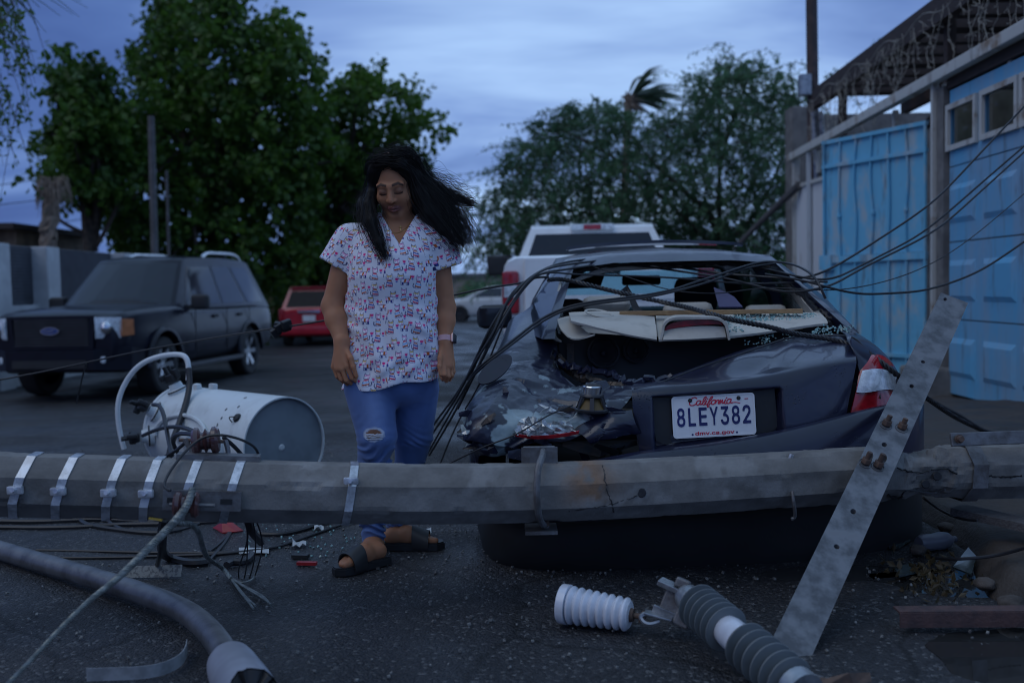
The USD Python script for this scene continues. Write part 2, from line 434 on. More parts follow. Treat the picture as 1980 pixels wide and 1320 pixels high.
# ================================================================ ground
ROAD = usdkit.material(stage, '/World/Looks/asphalt', {
    'geo': ('geometry', {}),
    'big': ('noise_texture', {'scale': 0.9, 'detail': 8, 'roughness': 0.66}),
    'rb': ('rgb_ramp', {'ramp': [(0.3, (0.014, 0.014, 0.016)), (0.55, (0.026, 0.026, 0.029)), (0.75, (0.052, 0.050, 0.048))]}),
    'vo': ('voronoi_texture', {'scale': 95.0}),
    'sep': ('separate_color', {}),
    'spk': ('map_range', {'from_min': 0.86, 'from_max': 1.0, 'to_min': 0.0, 'to_max': 1.0, 'clamp': True}),
    'dk': ('map_range', {'from_min': 0.0, 'from_max': 0.45, 'to_min': 0.45, 'to_max': 1.15, 'clamp': True}),
    'mu': ('mix', {'mix_type': 'multiply', 'fac': 1.0}),
    'mx': ('mix', {'mix_type': 'mix', 'color2': (0.12, 0.12, 0.12)}),
    've': ('voronoi_texture', {'feature': 'distance_to_edge', 'scale': 0.75}), 'vn': ('noise_texture', {'scale': 2.2, 'detail': 6}), 'vx': ('mix', {'mix_type': 'add', 'fac': 0.35}),
    'vk': ('map_range', {'from_min': 0.003, 'from_max': 0.014, 'to_min': 0.35, 'to_max': 1.0, 'clamp': True}), 'vm': ('mix', {'mix_type': 'multiply', 'fac': 1.0}),
    'on': ('noise_texture', {'scale': 0.42, 'detail': 5}), 'ok': ('map_range', {'from_min': 0.35, 'from_max': 0.65, 'to_min': 0.55, 'to_max': 1.35, 'clamp': True}), 'om': ('mix', {'mix_type': 'multiply', 'fac': 1.0}),
    'wet': ('noise_texture', {'scale': 1.1, 'detail': 4}),
    'wr': ('map_range', {'from_min': 0.35, 'from_max': 0.62, 'to_min': 0.28, 'to_max': 0.72, 'clamp': True}),
    'fn': ('noise_texture', {'scale': 160.0, 'detail': 3}),
    'hs': ('math', {'math_type': 'multiply_add', 'value2': -0.9}),
    'b': ('bump', {'strength': 0.8, 'distance': 0.012}),
    'p': ('principled_bsdf', {'specular_ior_level': 0.45})},
    [('geo.position', 'big.vector'), ('geo.position', 'vo.vector'), ('geo.position', 'wet.vector'), ('geo.position', 'fn.vector'), ('big.fac', 'rb.fac'), ('vo.color', 'sep.color'), ('sep.r', 'spk.value'), ('sep.g', 'dk.value'),
     ('rb.color', 'mu.color1'), ('dk.result', 'mu.color2'), ('spk.result', 'mx.fac'), ('mu.color', 'mx.color1'), ('mx.color', 'vm.color1'), ('geo.position', 'vn.vector'), ('geo.position', 'vx.color1'), ('vn.color', 'vx.color2'), ('vx.color', 've.vector'), ('ve.distance', 'vk.value'), ('vk.result', 'vm.color2'), ('vm.color', 'om.color1'), ('geo.position', 'on.vector'), ('on.fac', 'ok.value'), ('ok.result', 'om.color2'), ('om.color', 'p.base_color'), ('wet.fac', 'wr.value'), ('wr.result', 'p.roughness'),
     ('vo.distance', 'hs.value1'), ('fn.fac', 'hs.value3'), ('hs.value', 'b.height'), ('b.normal', 'p.normal')], surface='p.BSDF')
DIRT = mat('wet_dirt', (0.065, 0.052, 0.043), 0.75, color2=(0.030, 0.025, 0.022), scale=3.0, bump=0.8, bscale=45, mask=(0.35, 0.62), rvar=0.2)
WATER = mat('puddle_water', (0.015, 0.014, 0.013), 0.03, var=0.1, spec=0.6)

def lin(a, b, n, c, w):
    """n coordinates from a to b, dense around c."""
    t = np.linspace(np.arcsinh((a - c) / w), np.arcsinh((b - c) / w), n)
    return c + w * np.sinh(t)
gx, gy = lin(-300, 300, 300, 0.3, 1.6), lin(-60, 600, 360, 3.2, 1.4)
X, Y = np.meshgrid(gx, gy, indexing='ij')
near = np.exp(-((X / 12) ** 2 + ((Y - 4) / 14) ** 2))
pts = np.stack([X, Y, 0 * X], -1)
Z = gz(X, Y) + near * (0.030 * (meshkit.fbm(pts * 0.7, 3, 3) - 0.5) + 0.008 * (meshkit.fbm(pts * 6, 3, 5) - 0.5))
PUD = [((1.62, 3.46), (0.30, 0.16)), ((1.52, 2.72), (0.34, 0.26)), ((1.18, 3.62), (0.32, 0.10))]
for (cx, cy), (rx, ry) in PUD:
    Z -= 0.028 * np.exp(-(((X - cx) / rx) ** 2 + ((Y - cy) / ry) ** 2))
one('ground', sheet(np.stack([X, Y, Z], -1)), ROAD, 'wet speckled asphalt road covered in storm debris', None, kind='structure', smooth=True)

def pud_poly(c, r, seed, n=48):
    a = np.linspace(0, 2 * math.pi, n, endpoint=False)
    k = 0.62 + 0.55 * meshkit.fbm(np.stack([np.cos(a) * 1.7 + seed, np.sin(a) * 1.7, 0 * a], -1), 3)
    return Polygon(np.stack([c[0] + r[0] * k * np.cos(a), c[1] + r[1] * k * np.sin(a)], 1))
for i, ((c, r), lb) in enumerate(zip(PUD, ('still puddle of rain water beside the broken earth kerb', 'rain puddle in front of the rusty angle iron', 'thin film of rain water under the wrecked car'))):
    one('puddle', extrude(pud_poly(c, (r[0] * 1.25, r[1] * 1.25), i * 3.1), 0.004, z0=-0.016), WATER, lb, 'puddle', kind='structure')

# earth pavement on the right with a broken edge
def edge_x(y):
    return 1.60 + 0.16 * smooth01((y - 3.3) / 0.8) + 0.05 * smooth01((3.2 - y) / 0.8) + 0.07 * (meshkit.fbm(np.stack([y * 4, 0 * y, 0 * y], -1), 3, 9) - 0.5)
yy = lin(1.0, 26, 150, 3.3, 1.2); tt = np.r_[0, 0.004, 0.012, 0.03, 0.06, 0.1, np.linspace(0.16, 1, 22) ** 1.6 * 2.6 + 0.0]
tt = np.unique(np.r_[0, .012, .03, .05, .08, np.linspace(.12, 3.4, 40), 12.0])
YY, TT = np.meshgrid(yy, tt, indexing='ij')
XX = edge_x(YY) + TT
q = np.stack([XX, YY, 0 * XX], -1)
ZZ = gz(XX, YY) + 0.105 * smooth01(TT / 0.10) + 0.09 * (meshkit.fbm(q * 2.2, 4, 21) - 0.5) * smooth01(TT / 0.1) + 0.022 * (meshkit.fbm(q * 11, 3, 4) - 0.5) - 0.03 * (TT < 0.001)
one('pavement', sheet(np.stack([XX, YY, ZZ], -1)[:, ::-1][:, ::-1]), DIRT, 'muddy earth pavement with a crumbling edge below the garage', None, kind='structure', smooth=True)
# ================================================================ garage side of the street
def FP(px, py, off=0.0):
    r = ray(px, py); y = (3.80 - off) / (r[0] - 0.026)
    return EYE + r * y
FDIR = np.array([0.026, 1.0, 0]) / math.hypot(1, 0.026)          # along the facade, away from the camera
FOUT = np.array([-1.0, 0.026, 0])                                  # towards the street
def FA(y, z, out=0.0):
    return np.array([3.80 + 0.026 * y, y, z]) + FOUT * out

BLUE = mat('blue_paint', (0.12, 0.39, 0.62), 0.55, color2=(0.22, 0.37, 0.52), scale=2.6, mask=(0.34, 0.60), bump=0.3, bscale=18, rvar=0.1, stretch=(1.6, 1.6, .5), detail=8, rust=.45)
BLUE_OLD = mat('blue_paint_peeling', (0.14, 0.43, 0.62), 0.6, color2=(0.33, 0.44, 0.50), scale=5.0, mask=(0.36, 0.50), bump=0.45, bscale=12, stretch=(1, 1, .45), detail=8, rust=.6)
WHITE_OLD = mat('old_white_paint', (0.50, 0.50, 0.47), 0.6, color2=(0.24, 0.17, 0.11), scale=3.5, mask=(0.30, 0.46), bump=0.2, rust=.5)
WHITE_SHEET = mat('white_corrugated_paint', (0.52, 0.55, 0.57), 0.55, color2=(0.26, 0.20, 0.15), scale=1.6, mask=(0.27, 0.42), bump=0.2, stretch=(3, 3, 0.6))
BEIGE = mat('beige_plaster', (0.34, 0.30, 0.24), 0.8, color2=(0.22, 0.19, 0.15), scale=4, bump=0.3)
CONC = mat('grey_concrete', (0.20, 0.19, 0.18), 0.85, color2=(0.13, 0.125, 0.12), scale=5, bump=0.5)
DARKWOOD = mat('dark_brown_wood', (0.050, 0.030, 0.024), 0.7, color2=(0.028, 0.018, 0.015), scale=6, bump=0.4, stretch=(8, 1, 8))
RUSTPOLE = mat('dark_rusty_steel', (0.075, 0.045, 0.040), 0.6, color2=(0.04, 0.028, 0.026), scale=7, bump=0.3)
GALV = mat('galvanised_steel', (0.42, 0.43, 0.44), 0.38, metal=0.85, color2=(0.27, 0.28, 0.29), scale=14, bump=0.12, rvar=0.12)
BLACKGAP = mat('dark_interior', (0.02, 0.02, 0.02), 0.9)
PANE = glass_mat('window_pane_glass', (0.55, 0.6, 0.6))
WIRE_LT = mat('pale_wire', (0.34, 0.32, 0.27), 0.6)

# the garage: walls and roof behind the door, one building
FMAT = frame((0, 0, 0), FDIR, (0, 0, 1))    # local x = along facade (away), y = into the street side, z up
def FM(y, z, out=0.0):
    M = FMAT.copy(); M[:3, 3] = FA(y, z, out); return M
yd0, yd1 = 6.2, FP(1832, 470)[1]
zt = FP(1822, 180)[2]; zl = [FP(1826, 326)[2], FP(1830, 469)[2], FP(1839, 617)[2]]; zb = FP(1839, 762)[2]
gar = Thing('garage', 'pale garage with a faded blue sectional door at the right edge', 'garage', at=FA(7.7, 0))
levels = [zt, *zl, zb]
cols = [(FP(1833, 250)[1], FP(1884, 250)[1]), (FP(1899, 215)[1], FP(1964, 215)[1])]
wcol = cols[0][0] - cols[0][1]; step = cols[0][0] - cols[1][0]
cols += [(cols[1][0] - step, cols[1][0] - step - wcol), (cols[1][0] - 2 * step, cols[1][0] - 2 * step - wcol)]
wz = (FP(1833, 292)[2] + 0.03, FP(1833, 205)[2] - 0.03)
for k in range(4):
    z1, z0 = levels[k] - 0.006, levels[k + 1] + 0.006
    poly = Polygon([(yd0, z0), (yd1, z0), (yd1, z1), (yd0, z1)])
    if k == 0:
        for a, b in cols[:3]:
            poly = poly.difference(Polygon([(a, wz[0]), (b, wz[0]), (b, wz[1]), (a, wz[1])]))
    g = extrude(poly, 0.04); v, f = arr(g)
    pv = np.array([FA(p[0], p[1], p[2] - 0.06) for p in v])
    sec = gar.part('door_section', (pv, f), BLUE, smooth=False)
    if k > 0:
        for a, b in cols:
            zz0, zz1 = z0 + 0.16, z1 - 0.16
            o = [FA(y, z, -0.021) for y in (a, b) for z in (zz0, zz1)]
            i = [FA(y, z, 0.004) for y in (a - 0.05, b + 0.05) for z in (zz0 + 0.05, zz1 - 0.05)]
            gar.part('raised_panel', m3.Manifold.hull_points(np.array(o + i)), BLUE, parent=sec, smooth=False)
    else:
        for a, b in cols[:3]:
            fr = Polygon([(a + .035, wz[0] - .035), (b - .035, wz[0] - .035), (b - .035, wz[1] + .035), (a + .035, wz[1] + .035)]).difference(Polygon([(a - .012, wz[0] + .012), (b + .012, wz[0] + .012), (b + .012, wz[1] - .012), (a - .012, wz[1] - .012)]))
            v, f = arr(extrude(fr, 0.03)); pv = np.array([FA(p[0], p[1], p[2] - 0.018) for p in v])
            gar.part('window_frame', (pv, f), WHITE_OLD, smooth=False)
            gar.part('window_pane', (np.array([FA(y, z, -0.035) for y, z in ((a, wz[0]), (b, wz[0]), (b, wz[1]), (a, wz[1]))]), np.array([[0, 1, 2], [0, 2, 3]])), PANE, smooth=False)
# things seen through the panes: back wall and a light board inside
gar.part('back_wall', beam(FA(5, 1.6, -3.2), FA(12, 1.6, -3.2), 0.1, 3.6), BEIGE, smooth=False)
gar.part('side_wall', box((3.0, 0.12, 2.9), FA(9.75, 1.4, -1.6)), BEIGE, smooth=False)
gar.part('side_wall', box((3.2, 0.12, 2.9), FA(5.9, 1.4, -1.65)), BEIGE, smooth=False)
gar.part('lintel', beam(FA(5.8, zt + 0.09, -0.05), FA(yd1 + 0.03, zt + 0.09, -0.05), 0.10, 0.15), DARKWOOD, smooth=False)
gar.part('door_jamb', beam(FA(yd1 + 0.13, -0.1, -0.03), FA(yd1 + 0.13, zt + .05, -0.03), 0.16, 0.10, up=FOUT), CONC, smooth=False)
gar.part('door_post', beam(FA(yd1 + 0.25, -0.1, 0.02), FA(yd1 + 0.25, zt + .1, 0.02), 0.05, 0.06, up=FOUT), WHITE_OLD, smooth=False)
gar.part('plinth', box((0.35, 0.5, 0.34), FA(yd1 + 0.22, 0.06, 0.1), r=0.03), CONC, smooth=False)
# long eaves beam with brackets
e0, e1 = FP(1534, 306), FP(1980, 62)
dz = (e0[2] - e1[2]) / (e0[1] - e1[1])
ea = np.array([*FA(6.0, 0, 0.05)[:2], e1[2] + dz * (6.0 - e1[1])])
bm = gar.part('eaves_beam', beam(ea, e0 + FOUT * 0.05, 0.09, 0.105, r=0.008), WHITE_OLD, smooth=False)
for y in (6.9, 8.1, 9.4, 10.7, 12.4, 13.6):
    zc = ea[2] + dz * (y - 6.0)
    gar.part('beam_strut', beam(FA(y, zc - 0.35, -0.05), FA(y, zc - 0.06, -0.05), 0.06, 0.05, up=FOUT), WHITE_OLD, smooth=False)

# blue sheet-metal gate, swung a little towards the street
g1 = np.array([*FA(FP(1795, 480)[1], 0)[:2], 0.0]); gd = np.array([-0.46, 1.0, 0]); 
g0 = g1 + gd * 1.30
gate = Thing('gate', 'blue sheet metal gate with peeling paint and vertical bars', 'gate', at=g1)
GM = frame(g0, g1 - g0, (0, 0, 1)); GW = np.linalg.norm(g1 - g0); gn = GM[:3, 1]
sgn = 1 if gn[1] < 0 else -1
def gp(u, z, out=0.0):
    return (GM @ [u, sgn * out, z, 1])[:3]
GT = 2.56
gt2 = (GT, 1.29, -0.05)
for zA, zB in ((1.33, GT - 0.02), (-0.05, 1.25)):
    gate.part('steel_sheet', beam(gp(0.02, (zA + zB) / 2), gp(GW - 0.02, (zA + zB) / 2), 0.006, zB - zA), BLUE_OLD, smooth=False)
for z in (GT, GT - 0.26, 1.29, 0.30, -0.03):
    gate.part('cross_bar', beam(gp(0, z, .02), gp(GW, z, .02), 0.035, 0.07 if z == 1.29 else 0.04), BLUE_OLD, smooth=False)
rng = np.random.default_rng(5)
for k in range(7):
    u = 0.02 + (GW - 0.04) * k / 6
    w = 0.0 if k in (0, 6) else 0.018
    pts = [gp(u + w * math.sin(t * 5 + k), z, 0.022) for t, z in ((0, GT), (.5, 2.0), (1, 1.75), (1.5, 1.31))]
    gate.part('upright_bar', tube(spline(pts, 10), 0.017 if w == 0 else 0.012, 6), BLUE_OLD)
    gate.part('upright_bar', tube([gp(u, 1.27, .022), gp(u, -0.03, .022)], 0.017 if w == 0 else 0.012, 6), BLUE_OLD)
    if k in (1, 3, 5):
        gate.part('bar_knot', lathe([(0.001, -.03), (.02, -.02), (.024, 0), (.02, .02), (.001, .03)], 10, frame(pts[2], (1, 0, 0), (0, 0, 1))), BLUE_OLD)
gate.part('lock_box', beam(gp(-0.02, 1.26, .03), gp(0.16, 1.26, .03), 0.06, 0.16), BLUE_OLD, smooth=False)

# corrugated white fence beyond the gate
ys = np.linspace(FP(1606, 400)[1], FP(1541, 400)[1], 90)
cor = Thing('corrugated_fence', 'rust streaked white corrugated sheet fence beyond the blue gate', 'fence', at=FA(ys[0], 0))
wv = 0.018 * np.sin(np.arange(90) * 2 * math.pi / 5.0)
ztop = lambda y: 2.36 + 0.02 * (y - 12)
for s in range(2):
    sl = slice(0, 46) if s == 0 else slice(45, 90)
    cor.part('corrugated_sheet', thick(np.stack([[FA(y, -0.3, w + .004 * s) for y, w in zip(ys[sl], wv[sl])], [FA(y, ztop(y), w + .004 * s) for y, w in zip(ys[sl], wv[sl])]], 0), 0.003), WHITE_SHEET, smooth=40)
cor.part('top_rail', beam(FA(ys[0], ztop(ys[0]) + .02, .01), FA(ys[-1], ztop(ys[-1]) + .02, .01), 0.06, 0.05), WHITE_OLD, smooth=False)
cor.part('fence_post', beam(FA(ys[-1] + .05, -.3, 0), FA(ys[-1] + .05, e0[2], 0), 0.09, 0.09, up=FOUT), WHITE_OLD, smooth=False)
cor.part('fence_post', beam(FA(ys[45], -.3, .05), FA(ys[45], e0[2] - .05, .05), 0.05, 0.05, up=FOUT), WHITE_SHEET, smooth=False)

# concrete pillars and wall behind
y0 = 15.6
a, b = P(1531, 206, y0), P(1567, 206, y0)
one('concrete_pillar', box((b[0] - a[0], 0.4, a[2] + .5), ((a[0] + b[0]) / 2, y0 + .2, a[2] / 2 - .25), r=.015), CONC, 'grey concrete pillar left of the dark steel pole', 'pillar', smooth=False)
a, b = P(1590, 222, y0), P(1665, 222, y0)
one('concrete_wall', box((b[0] - a[0] + 1.5, 0.2, a[2] + .5), ((a[0] + b[0] + 1.5) / 2, y0 + .1, a[2] / 2 - .25)), CONC, 'plain grey concrete wall behind the white eaves beam', 'wall', smooth=False)

# dark steel pole with meter box and conduits
c = P(1574, 195, 14.6); pr = 0.5 * 22 * 14.6 / FPX
pole = Thing('steel_pole', 'tall dark rusty steel pole rising behind the garage eaves', 'pole', at=(c[0], c[1], gz(0, 14.6)))
pole.part('shaft', tube([(c[0], c[1], -.35), (c[0] - .02, c[1], 4), (c[0] - .06, c[1], 9)], pr, 14), RUSTPOLE)
m0 = P(1556, 165, 14.5); pole.part('meter_box', box((0.16, 0.14, 0.30), m0, r=.01), GALV, smooth=False)
for dx in (-0.03, 0.075):
    t0 = P(1574, 218, 14.4); pole.part('conduit', tube([(t0[0] + dx, 14.42 - pr, t0[2]), (t0[0] + dx + .06, 14.4 - pr, t0[2] - 1.5), (t0[0] + dx + .06, 14.4 - pr, -.2)], 0.036, 10), GALV)

# open timber canopy above the garage
k0 = P(1577, 192, 14.2); k1 = np.array([4.22 + 0.1, 9.76, P(1818, 4, 9.76)[2]])
kd = (k1 - k0) / (k0[1] - k1[1]); k2 = k1 + kd * 5.5
can = Thing('timber_canopy', 'dark timber canopy with gaps of sky above the blue garage door', 'canopy', at=(k1[0], 9.7, 0))
can.part('edge_beam', beam(k0, k2, 0.10, 0.26), DARKWOOD, smooth=False)
can.part('inner_beam', beam(k0 + [1.25, 0, -.12], k2 + [1.25, 0, -.12], 0.10, 0.22), DARKWOOD, smooth=False)
n = 19
for i in range(n):
    t = (i + 0.5) / n * 1.0; p = k0 + (k2 - k0) * t
    can.part('rafter', beam(p + [0.05, 0, .06], p + [3.6, 0, 0.06], 0.16 + .12 * (i % 3 == 0), 0.12), DARKWOOD, smooth=False)
for i in range(9):
    t = i / 9; p = k0 + (k2 - k0) * t; p2 = k0 + (k2 - k0) * (t + 0.104)
    can.part('roof_board', beam(p + [2.55, 0, .16], p2 + [2.55, 0, .16], 2.3, 0.02), DARKWOOD, smooth=False)
for y in (13.4, 10.1, 8.5, 6.5):
    p = k0 + kd * (k0[1] - y)
    can.part('canopy_post', beam((p[0] + .12, y, ea[2] - .1), (p[0] + .12, y, p[2]), 0.09, 0.09, up=(1, 0, 0)), DARKWOOD if y > 10 else WHITE_OLD, smooth=False)
for y in (12.6, 11.4, 10.6):
    p = k0 + kd * (k0[1] - y)
    can.part('brace', beam((p[0] + .9, y, ea[2]), (p[0] + 1.2, y - .9, p[2] - .1), 0.06, 0.09), DARKWOOD, smooth=False)
SHEETM = mat('clear_corrugated_sheet', (0.20, 0.22, 0.27), 0.4, color2=(0.12, 0.13, 0.16), scale=8, stretch=(1, 9, 1))
for y in (12.7, 10.8, 8.2):
    p = k0 + kd * (k0[1] - y)
    u = np.linspace(0, 1.5, 30)
    can.part('side_sheet', thick(np.array([[(p[0] + 2.0 + .015 * math.sin(w * 40), y - .75 + w, ea[2] - .05) for w in u], [(p[0] + 2.1 + .015 * math.sin(w * 40), y - .75 + w, ea[2] + .28 + .12 * w) for w in u]]), .003), SHEETM, smooth=40)
# icicle string lights
lt = Thing('string_lights', 'tangled unlit icicle string lights hanging from the canopy edge', 'string lights', at=k1)
main = [k0 + (k2 - k0) * t + [-0.09, 0, -0.02 - 0.05 * math.sin(t * 60)] for t in np.linspace(0, .9, 60)]
lt.part('main_wire', tube(main, 0.004, 5), WIRE_LT)
st, bl = [], []
rng = np.random.default_rng(11)
for i in range(70):
    t = rng.uniform(0.0, 0.8); p = k0 + (k2 - k0) * t + [-0.09 - .05 * rng.random(), 0, -0.05]
    L = rng.uniform(0.2, 0.75) * (1.1 if t < .3 else 1)
    s = [p]
    for j in range(6):
        s.append(s[-1] + np.array([rng.normal(0, .02), rng.normal(0, .05), -L / 6]))
        for _ in range(2):
            d = rng.normal(size=3) * [.4, 1, .7]; d /= np.linalg.norm(d); q = s[-1] + rng.normal(0, .01, 3)
            bl.append(tube([q, q + d * 0.05], [0.0045, 0.0015], 4))
    st.append(tube(spline(s, 10), 0.003, 4, cap=False))
lt.part('hanging_wires', join(*st), WIRE_LT, kind='stuff')
lt.part('bulbs', join(*bl), WIRE_LT, kind='stuff')

# ================================================================ left side: wall with louvred panels, house, poles
LX = lambda y: -7.9 + 0.026 * y
WALLW = mat('pale_wall_render', (0.42, 0.43, 0.44), 0.8, color2=(0.33, 0.34, 0.35), scale=3, bump=0.2)
SLAT = mat('dark_slats', (0.06, 0.064, 0.075), 0.5, bump=0.15)
def LP(px, py):
    r = ray(px, py); y = -7.9 / (r[0] - 0.026); return EYE + r * y
ps = [LP(-40, 500)[1], LP(-1, 500)[1] , LP(99, 520)[1], LP(245, 500)[1], LP(330, 500)[1]]
wl = Thing('street_wall', 'low pale wall with white pillars and dark louvred panels at left', 'wall', at=(LX(15), 15, -.3))
ztopw = LP(100, 478)[2]
for i, y in enumerate(ps):
    wl.part('pillar', box((0.5, 0.46, ztopw + .35), (LX(y) - .2, y, (ztopw - .29) / 2 - .03), r=.02), WALLW, smooth=False)
zlow = LP(50, 590)[2]
for i in range(4):
    a, b = ps[i] + .23, ps[i + 1] - .23
    wl.part('low_wall', box((0.25, b - a, zlow + .4), (LX((a + b) / 2) - .2, (a + b) / 2, (zlow - .4) / 2)), WALLW, smooth=False)
    n = 17 if i < 3 else 17
    for k in range(n):
        z = zlow + 0.04 + (ztopw - 0.08 - zlow) * k / (n - 1)
        M = rot((0, 1, 0), 28); M[:3, 3] = (LX((a + b) / 2) - .2, (a + b) / 2, z)
        wl.part('slat', xf(box((0.03, b - a - .01, 0.075)), M), SLAT, smooth=False)
TAN = mat('brown_roof', (0.20, 0.13, 0.08), 0.8, var=0.3, scale=2)
h = P(18, 470, 24); hs = Thing('small_house', 'brown flat roofed house peeping over the louvred wall', 'house', at=(h[0] - 2, 26, -.3))
zt_ = P(18, 444, 24)[2]
hs.part('wall', box((4.2, 4, zt_ + .3), (P(30, 450, 24)[0] - 2.1, 26, (zt_ - .3) / 2)), TAN, smooth=False)
hs.part('roof', box((4.6, 4.5, 0.14), (P(40, 450, 24)[0] - 2.3, 25.9, zt_ + .07)), DARKWOOD, smooth=False)
POLEM = mat('weathered_pole_wood', (0.10, 0.095, 0.095), 0.8, color2=(0.07, 0.066, 0.066), bump=.3)
a, b = P(299, 560, 21), P(292, 225, 21)
one('utility_pole', tube([(a[0], 21, -.3), (b[0], 21, b[2])], [0.085, 0.07], 12), POLEM, 'slim grey utility pole standing behind the dark parked suv', 'pole')
a, b = P(327, 560, 23), P(322, 330, 23)
one('thin_pole', tube([(a[0], 23, -.3), (b[0], 23, b[2])], 0.035, 8), POLEM, 'thin grey pole just right of the utility pole', 'pole')
a, b = P(1392, 470, 24), P(1390, 122, 24)
one('thin_pole', tube([(a[0], 24, -.3), (b[0], 24, b[2])], 0.05, 8), POLEM, 'thin bare pole sticking up through the feathery tree', 'pole')
LINE = mat('black_cable', (0.014, 0.014, 0.016), 0.45, var=0.2)
for i, ((ya, yb), lb) in enumerate(zip(((352, 300), (388, 352), (440, 398), (462, 430)), ('topmost overhead line at the left edge', 'second overhead line from the top at the left edge', 'third overhead line from the top at left', 'lowest overhead line just above the louvred wall'))):
    p0, p1 = P(-60, ya + 14, 26), P(420, yb - 60, 34)
    m = (p0 + p1) / 2 - [0, 0, .35]
    one('overhead_line', tube(spline([p0, m, p1], 20), 0.012, 5), LINE, lb, 'power line')

# far end of the street
FARW = mat('far_wall_plaster', (0.24, 0.19, 0.14), 0.9, var=.25, scale=1)
a, b = P(500, 520, 32), P(640, 520, 32)
one('brown_wall', box((b[0] - a[0] + 3, .3, a[2] + .4), ((a[0] + b[0]) / 2 + .5, 32, a[2] / 2 - .2)), FARW, 'brown wall beneath the tree behind the red car', 'wall', smooth=False)
a, b = P(860, 520, 75), P(1000, 520, 75)
fh = Thing('far_building', 'low beige building far down the road', 'building', at=((a[0] + b[0]) / 2, 76, -.3))
fh.part('wall', box((b[0] - a[0] + 8, 5, 2.6), ((a[0] + b[0]) / 2 + 1, 78, 0.7)), mat('far_beige', (0.26, 0.22, 0.18), .9, var=.2), smooth=False)
fh.part('roof', box((b[0] - a[0] + 8.4, 5.4, .25), ((a[0] + b[0]) / 2 + 1, 78, 2.1)), mat('far_grey', (0.16, 0.16, 0.17), .9), smooth=False)
# ================================================================ trees
LEAF_A = leaf_mat('broad_leaf', (0.022, 0.055, 0.007), (0.105, 0.20, 0.026))
LEAF_M = leaf_mat('feathery_leaf', (0.040, 0.098, 0.046), (0.12, 0.235, 0.105))
LEAF_P = leaf_mat('palm_leaf', (0.03, 0.06, 0.03), (0.07, 0.115, 0.05), 0.2)
BARK = mat('brown_bark', (0.085, 0.062, 0.045), 0.9, color2=(0.04, 0.03, 0.024), scale=9, bump=.8)
BARK_P = mat('pale_palm_bark', (0.26, 0.20, 0.15), 0.9, color2=(0.16, 0.12, 0.09), scale=12, bump=.8)

def crown_points(poly, y0, ythick, n, rng, edge=45.0):
    q = sample_poly(poly, n, rng)
    bd = poly.exterior
    d = np.array([bd.distance(Point(x, y)) for x, y in q])
    t = rng.uniform(-1, 1, n) * ythick * np.sqrt(np.clip(d / edge, 0.03, 1.0))
    return np.array([P(x, y, y0 + dt) for (x, y), dt in zip(q, t)])

def trunk_and_limbs(base, top, crown, rng, r0, nl):
    ms = [tube(spline([base, base + (top - base) * .5 + [rng.normal(0, .15), rng.normal(0, .15), 0], top], 14), np.linspace(r0, r0 * .45, 14), 10)]
    for i in rng.choice(len(crown), nl, replace=False):
        s = base + (top - base) * rng.uniform(.45, 1.0); e = crown[i]
        m = (s + e) / 2 + rng.normal(0, .2, 3) + [0, 0, .2]
        ms.append(tube(spline([s, m, e], 9), np.linspace(r0 * .42, r0 * .09, 9), 6))
    return join(*ms)

def broad_tree(label, poly, y0, th, n, base_px, seed, r0=.25, size=0.2, per=15):
    rng = np.random.default_rng(seed)
    c = crown_points(poly, y0, th, n, rng)
    keep = (meshkit.noise(c * 0.75, seed) > 0.30) & (meshkit.noise(c * 1.9, seed + 4) > 0.30)
    c = c[keep]
    ring = poly.buffer(26).difference(poly.buffer(-6))
    c = np.vstack([c, np.array([P(x, y, y0 + rng.uniform(-.6, .6) * th) for x, y in sample_poly(ring, int(n * .06), rng) if y < 470])])
    pts = np.repeat(c, per, 0) + rng.normal(0, 0.125, (len(c) * per, 3))
    b = P(*base_px, y0); b[2] = -.3
    x0, y_0, x1, y1 = poly.bounds
    top = P((x0 + x1) / 2, y_0 * .5 + y1 * .5, y0)
    t = Thing('broadleaf_tree', label, 'tree', at=b)
    t.part('trunk', trunk_and_limbs(b, top, c, rng, r0, 40), BARK)
    t.part('crown', leaves(pts, rng.uniform(size * .7, size * 1.3, len(pts)), rng, .75, bias=(0.5, 0, 0), droop=.35), LEAF_A, smooth=False)

broad_tree('large dark green tree with rounded leaf clumps, the tallest one', Polygon([(235, 520), (215, 440), (185, 400), (175, 300), (232, 210), (255, 120), (300, 100), (285, 60), (300, 20), (345, -40), (440, -50), (470, 40), (480, 60), (545, 40), (585, 85), (600, 120), (620, 210), (625, 300), (610, 400), (600, 560), (470, 575), (330, 560), (240, 540)]), 27, 2.6, 2300, (430, 600), 3, .3)
broad_tree('smaller dark tree left of the tallest tree beside the pale trunk', Polygon([(75, 330), (90, 250), (115, 220), (98, 140), (145, 100), (190, 115), (185, 170), (215, 190), (245, 300), (250, 380), (215, 405), (180, 400), (140, 385), (100, 360)]), 24, 1.4, 480, (200, 560), 8, .15)
broad_tree('right hand dark tree above the red car and the woman', Polygon([(560, 560), (585, 300), (620, 230), (640, 160), (700, 130), (752, 165), (800, 180), (812, 220), (845, 240), (838, 290), (800, 330), (800, 400), (730, 440), (700, 520), (640, 560)]), 30, 2.0, 1050, (545, 600), 5, .25)
rng = np.random.default_rng(2)
